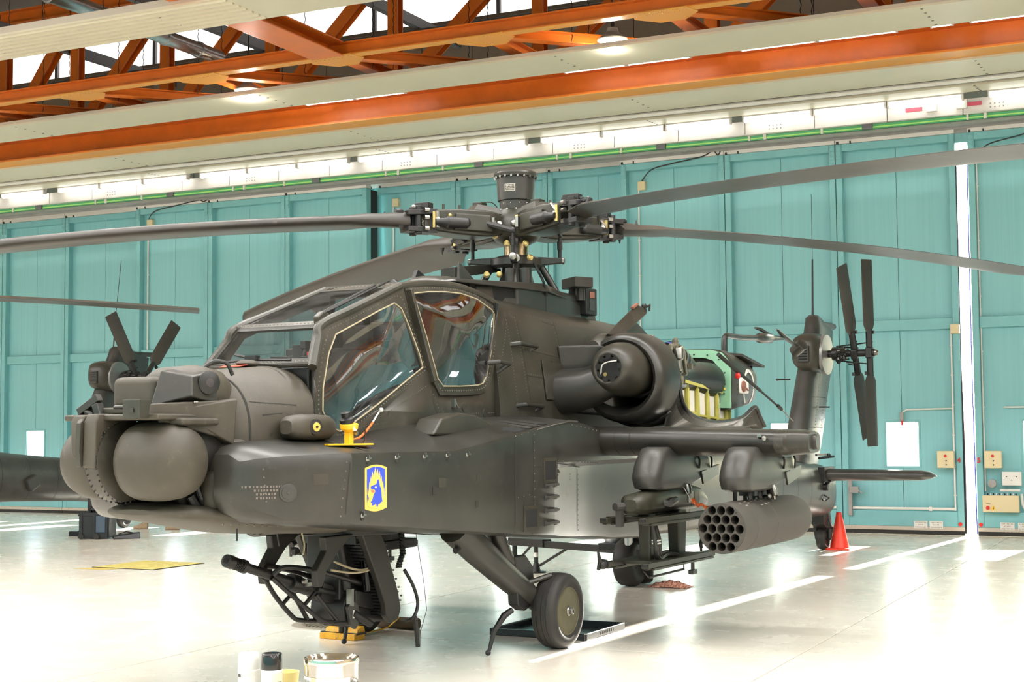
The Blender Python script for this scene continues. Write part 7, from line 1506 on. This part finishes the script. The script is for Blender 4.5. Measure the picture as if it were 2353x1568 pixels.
# yellow floor hatch, painted mark, drain
t = thing('floor_hatch', 'yellow steel cover plate set in the floor at the left', 'cover plate', (-13.38, 16.12, 0), (0, 0, -.02))
b = MB(); b.box2((-.52, -.52, 0), (.52, .52, .012)); part('cover', b, mat('hatch_yellow', (.62, .52, .16), .5, var=.08, vscale=4), t, bevel=.003)
b = MB(); b.ring_panel([(-.54, -.54, .008), (.54, -.54, .008), (.54, .54, .008), (-.54, .54, .008)], [(-.52, -.52, .008), (.52, -.52, .008), (.52, .52, .008), (-.52, .52, .008)], .006, (0, 0, 1)); part('hatch_frame', b, DARKM, t)
b = MB()
for k in range(7): b.box((-.40+.13*k, 0, .013), (.02, .9, .004))
part('hatch_ribs', b, MATS['hatch_yellow'], t)
b = MB(); b.add([(-14.05, 15.35, .0012), (-13.55, 15.35, .0012), (-13.35, 15.6, .0012), (-13.85, 15.62, .0012)], [(0, 1, 2, 3)]); o = part('floor_mark', b, mat('floor_yellow', (.66, .50, .14), .4)); o['kind'] = 'structure'; o['label'] = 'small yellow paint mark on the floor beside the yellow cover plate'; o['category'] = 'floor mark'
t = thing('floor_drain', 'round drain with slotted grate in the floor left of the gun', 'drain', (-7.62, 11.80, 0))
b = MB(); b.lathe([(0, .36), (.006, .355), (.008, .27), (.002, .265), (.002, .001)], (0, 0, 0), (0, 0, 1), 36, cap=False); part('drain_ring', b, mat('drain_iron', (.30, .26, .20), .5), t)
b = MB()
for k in range(11):
    x = -.22+.044*k; L = math.sqrt(.25**2-x*x); b.box((x, 0, .007), (.018, 2*L, .012))
part('grate_bars', b, MATS['drain_iron'], t)
# ------------------------------------------------------------------ bench with cans in the foreground (its top lies below the frame)
t = thing('work_bench', 'grey work bench under the paint cans, just out of the frame', 'bench', (-2.33, 3.86, 0), (0, 0, .44))
b = MB(); b.box2((-.65, -.30, .925), (.65, .14, .962)); part('bench_top', b, GREY_S, t, bevel=.006)
for x in (-.58, .58):
    for y in (-.25, .10): b = MB(); b.box((x, y, .4625), (.05, .05, .925)); part('leg', b, GREY_S, t)
b = MB(); b.box2((-.58, -.25, .3), (.58, .12, .32)); part('shelf', b, GREY_S, t)
CY, CR = 'z', 0
def can_at(x, y): return (x, y, .962)
t = thing('paint_can', 'shiny round paint can with a white label and lid rim', 'can', can_at(-2.395, 3.721), (0, 0, .5))
b = MB(); b.lathe([(0, .079), (.004, .082), (.010, .080), (.170, .080), (.176, .083), (.185, .0835), (.191, .082), (.192, .078), (.188, .074), (.184, .070), (.186, .066), (.186, .0)], (0, 0, 0), (0, 0, 1), 44, cap=False); part('can_body', b, mat('tinplate', (.80, .74, .62), .12, metal=1.0), t, angle=30)
b = MB()
def band(a0, a1, z0, z1, r, m, nm, n=14):
    bb = MB()
    for k in range(n):
        A, B = a0+(a1-a0)*k/n, a0+(a1-a0)*(k+1)/n; bb.add([(r*math.cos(A), r*math.sin(A), z0), (r*math.cos(B), r*math.sin(B), z0), (r*math.cos(B), r*math.sin(B), z1), (r*math.cos(A), r*math.sin(A), z1)], [(0, 1, 2, 3)])
    return part(nm, bb, m, t)
base_a = math.atan2(-3.721, 2.395)-.5
band(base_a-1.6, base_a+.75, .02, .140, .0808, mat('label_paper', (.85, .83, .78), .5), 'can_label')
band(base_a-.85, base_a-.60, .02, .140, .0812, mat('label_cream', (.82, .70, .36), .5), 'label_stripe', 4)
for k in range(9): band(base_a-1.50+.075*k, base_a-1.50+.075*k+(.03 if k % 2 else .018), .098, .132, .0813, STEN_DK, 'barcode_bar', 1)
b = MB(); p = Vector((.082*math.cos(base_a+.95), .082*math.sin(base_a+.95), .122)); b.lathe([(-.004, .014), (.004, .014), (.008, .008), (.012, .005)], p, (p.x, p.y, 0), 16); part('handle_ear', b, STEEL, t)
def spray(x, y, cap_m, label, zc, body_m, text):
    global t
    t = thing('spray_can', label, 'can', can_at(x, y), (0, 0, .5))
    b = MB(); b.lathe([(0, .030), (.004, .0325), (zc-.004, .0325), (zc, .0335), (zc+.003, .0325), (zc+.006, .029)], (0, 0, 0), (0, 0, 1), 32); part('can_body', b, body_m, t, angle=35)
    b = MB(); b.lathe([(zc+.003, .0315), (zc+.006, .032), (zc+.048, .0310), (zc+.052, .0285), (zc+.052, .0225), (zc+.048, .022), (zc+.048, .0)], (0, 0, 0), (0, 0, 1), 32, cap=False)
    part('can_cap', b, cap_m, t, angle=35)
    a = math.atan2(-y, -x)-.5
    if text == 'white':
        for k in range(4): band(a-1.25+.13*k, a-1.25+.13*k+(.09 if k < 3 else .05), zc-.018, zc-.008, .0328, STEN_DK, 'label_letter', 2)
        band(a-.75, a+.65, zc-.10, zc-.016, .0327, mat('label_grey', (.72, .69, .66), .5), 'can_label', 8)
    else:
        band(a-1.0, a+.0, .02, zc-.006, .0327, MATS['label_paper'], 'can_label', 8); band(a+.02, a+1.2, .02, zc-.006, .0327, mat('label_pale', (.85, .78, .55), .5), 'can_label', 8)
        for k in range(7): band(a+.42+.09*k, a+.42+.09*k+(.035 if k % 2 else .05), zc-.045, zc-.030, .0331, STEN_DK, 'barcode_bar', 1)
spray(-2.648, 3.654, WHITEP, 'white spray can with white cap, left of the cans at the bottom edge', .147, WHITEP, 'white')
spray(-2.567, 3.659, mat('glossy_black', (.012, .012, .012), .12, coat=.5), 'spray can with glossy black cap between the white one and the cup', .150, WHITEP, 'black')
t = thing('paper_cup', 'small translucent yellow cup beside the black-capped spray can', 'cup', can_at(-2.60, 3.79))
b = MB(); b.lathe([(0, .024), (.122, .036), (.126, .037), (.126, .034), (.05, .022), (.05, .0)], (0, 0, 0), (0, 0, 1), 28, cap=False); part('cup_body', b, mat('cup_yellow', (.90, .72, .28), .4), t, angle=40)
# ------------------------------------------------------------------ person behind the nose: only the boots show
def skin_fig(name, pts, edges, radii, m, parent):
    me = bpy.data.meshes.new(name); me.from_pydata(pts, edges, []); me.materials.append(m); o = bpy.data.objects.new(name, me); COL.objects.link(o); o.parent = parent
    md = o.modifiers.new('skin', 'SKIN'); md.use_smooth_shade = True; o.modifiers.new('sub', 'SUBSURF').levels = 2; o.modifiers['sub'].render_levels = 2
    for v, r in zip(me.skin_vertices[0].data, radii): v.radius = r if isinstance(r, tuple) else (r, r)
    me.skin_vertices[0].data[0].use_root = True
    return o
P = thing('person', 'person behind the nose turret, only tan boots and sage trouser legs showing', 'person', (-18.25, 22.30, 0), (0, 0, PI+.35))
pts = [(0, 0, .98), (0, 0, 1.12), (.02, 0, 1.30), (.02, 0, 1.46), (.03, 0, 1.54), (0, .09, .92), (-.16, .10, .50), (-.36, .10, .09), (0, -.09, .92), (.20, -.10, .50), (.34, -.10, .09), (.02, .19, 1.43), (.02, .24, 1.15), (.10, .24, .92), (.02, -.19, 1.43), (.02, -.24, 1.15), (.10, -.24, .92)]
edges = [(0, 1), (1, 2), (2, 3), (3, 4), (0, 5), (5, 6), (6, 7), (0, 8), (8, 9), (9, 10), (3, 11), (11, 12), (12, 13), (3, 14), (14, 15), (15, 16)]
rad = [(.13, .16), (.12, .15), (.13, .17), (.11, .15), .055, .095, .065, .055, .095, .065, .055, .06, .048, .036, .06, .048, .036]
skin_fig('body', pts, edges, rad, TROUSER, P)
b = MB(); b.sphere((.04, 0, 1.66), (.095, .078, .118), 18, 14); b.sphere((.135, 0, 1.65), (.018, .014, .02), 8, 6); b.sphere((.03, .078, 1.655), (.02, .012, .03), 8, 6); b.sphere((.03, -.078, 1.655), (.02, .012, .03), 8, 6); hd = part('head', b, mat('skin_tone', (.50, .30, .20), .5), P, angle=180)
b = MB(); b.sphere((.02, 0, 1.70), (.10, .083, .09), 16, 10); part('cap', b, TROUSER, P, angle=180)
b = MB()
for y in (.03, -.03): b.sphere((.122, y, 1.668), (.012, .010, .008), 8, 6)
b.box((.128, 0, 1.61), (.008, .04, .006)); part('face_features', b, BLACK, hd)
for x, y in ((-.36, .10), (.34, -.10)):
    b = MB(); b.rings([superel(x-.06, .13, 0, .045, .05, 2.5, 4, 16, yc=y), superel(x, .16, 0, .05, .06, 2.5, 4, 16, yc=y), superel(x+.10, .09, 0, .048, .04, 2.5, 4, 16, yc=y), superel(x+.18, .065, 0, .045, .03, 2.5, 4, 16, yc=y), superel(x+.215, .05, 0, .03, .025, 2.5, 4, 16, yc=y)]); b.tube([(x-.01, y, .10), (x-.01, y, .24)], .058, 12); part('boot', b, BOOT, P, angle=60)
for y, sg in ((.24, 1), (-.24, -1)):
    b = MB(); b.sphere((.12, y, .86), (.03, .022, .05), 10, 8)
    for k, (dx, L) in enumerate(((.028, .065), (.012, .075), (-.004, .07), (-.018, .055))): b.tube([(.12+dx, y, .83), (.125+dx, y, .80), (.12+dx, y-.008*sg, .80-L+.03)], [.010, .009, .007], 7)
    b.tube([(.15, y, .87), (.165, y-.01*sg, .835), (.16, y-.012*sg, .81)], [.011, .010, .008], 7); part('hand', b, MATS['skin_tone'], P, angle=180)
# rows of tiny rivets, bolts and marks are too small to pick apart: joined parts
for _o in bpy.data.objects:
    if _o.type == 'MESH' and _o.parent is not None and _o.name.split('.')[0] in ('rivet_row', 'bolt_ring', 'stencil_text', 'screw_heads', 'hub_bolts', 'canister_bolts', 'rim_bolts', 'plate_screws', 'small_lettering', 'bright_fittings', 'gold_bolts', 'gold_fittings', 'link_fittings', 'scratch_marks', 'plate_lettering', 'tyre_lettering', 'moulded_letters', 'servo_rods', 'launcher_fittings', 'engine_accessories', 'case_contents', 'bolt_group', 'grate_bars', 'ammo_chute'):
        _o['kind'] = 'stuff'
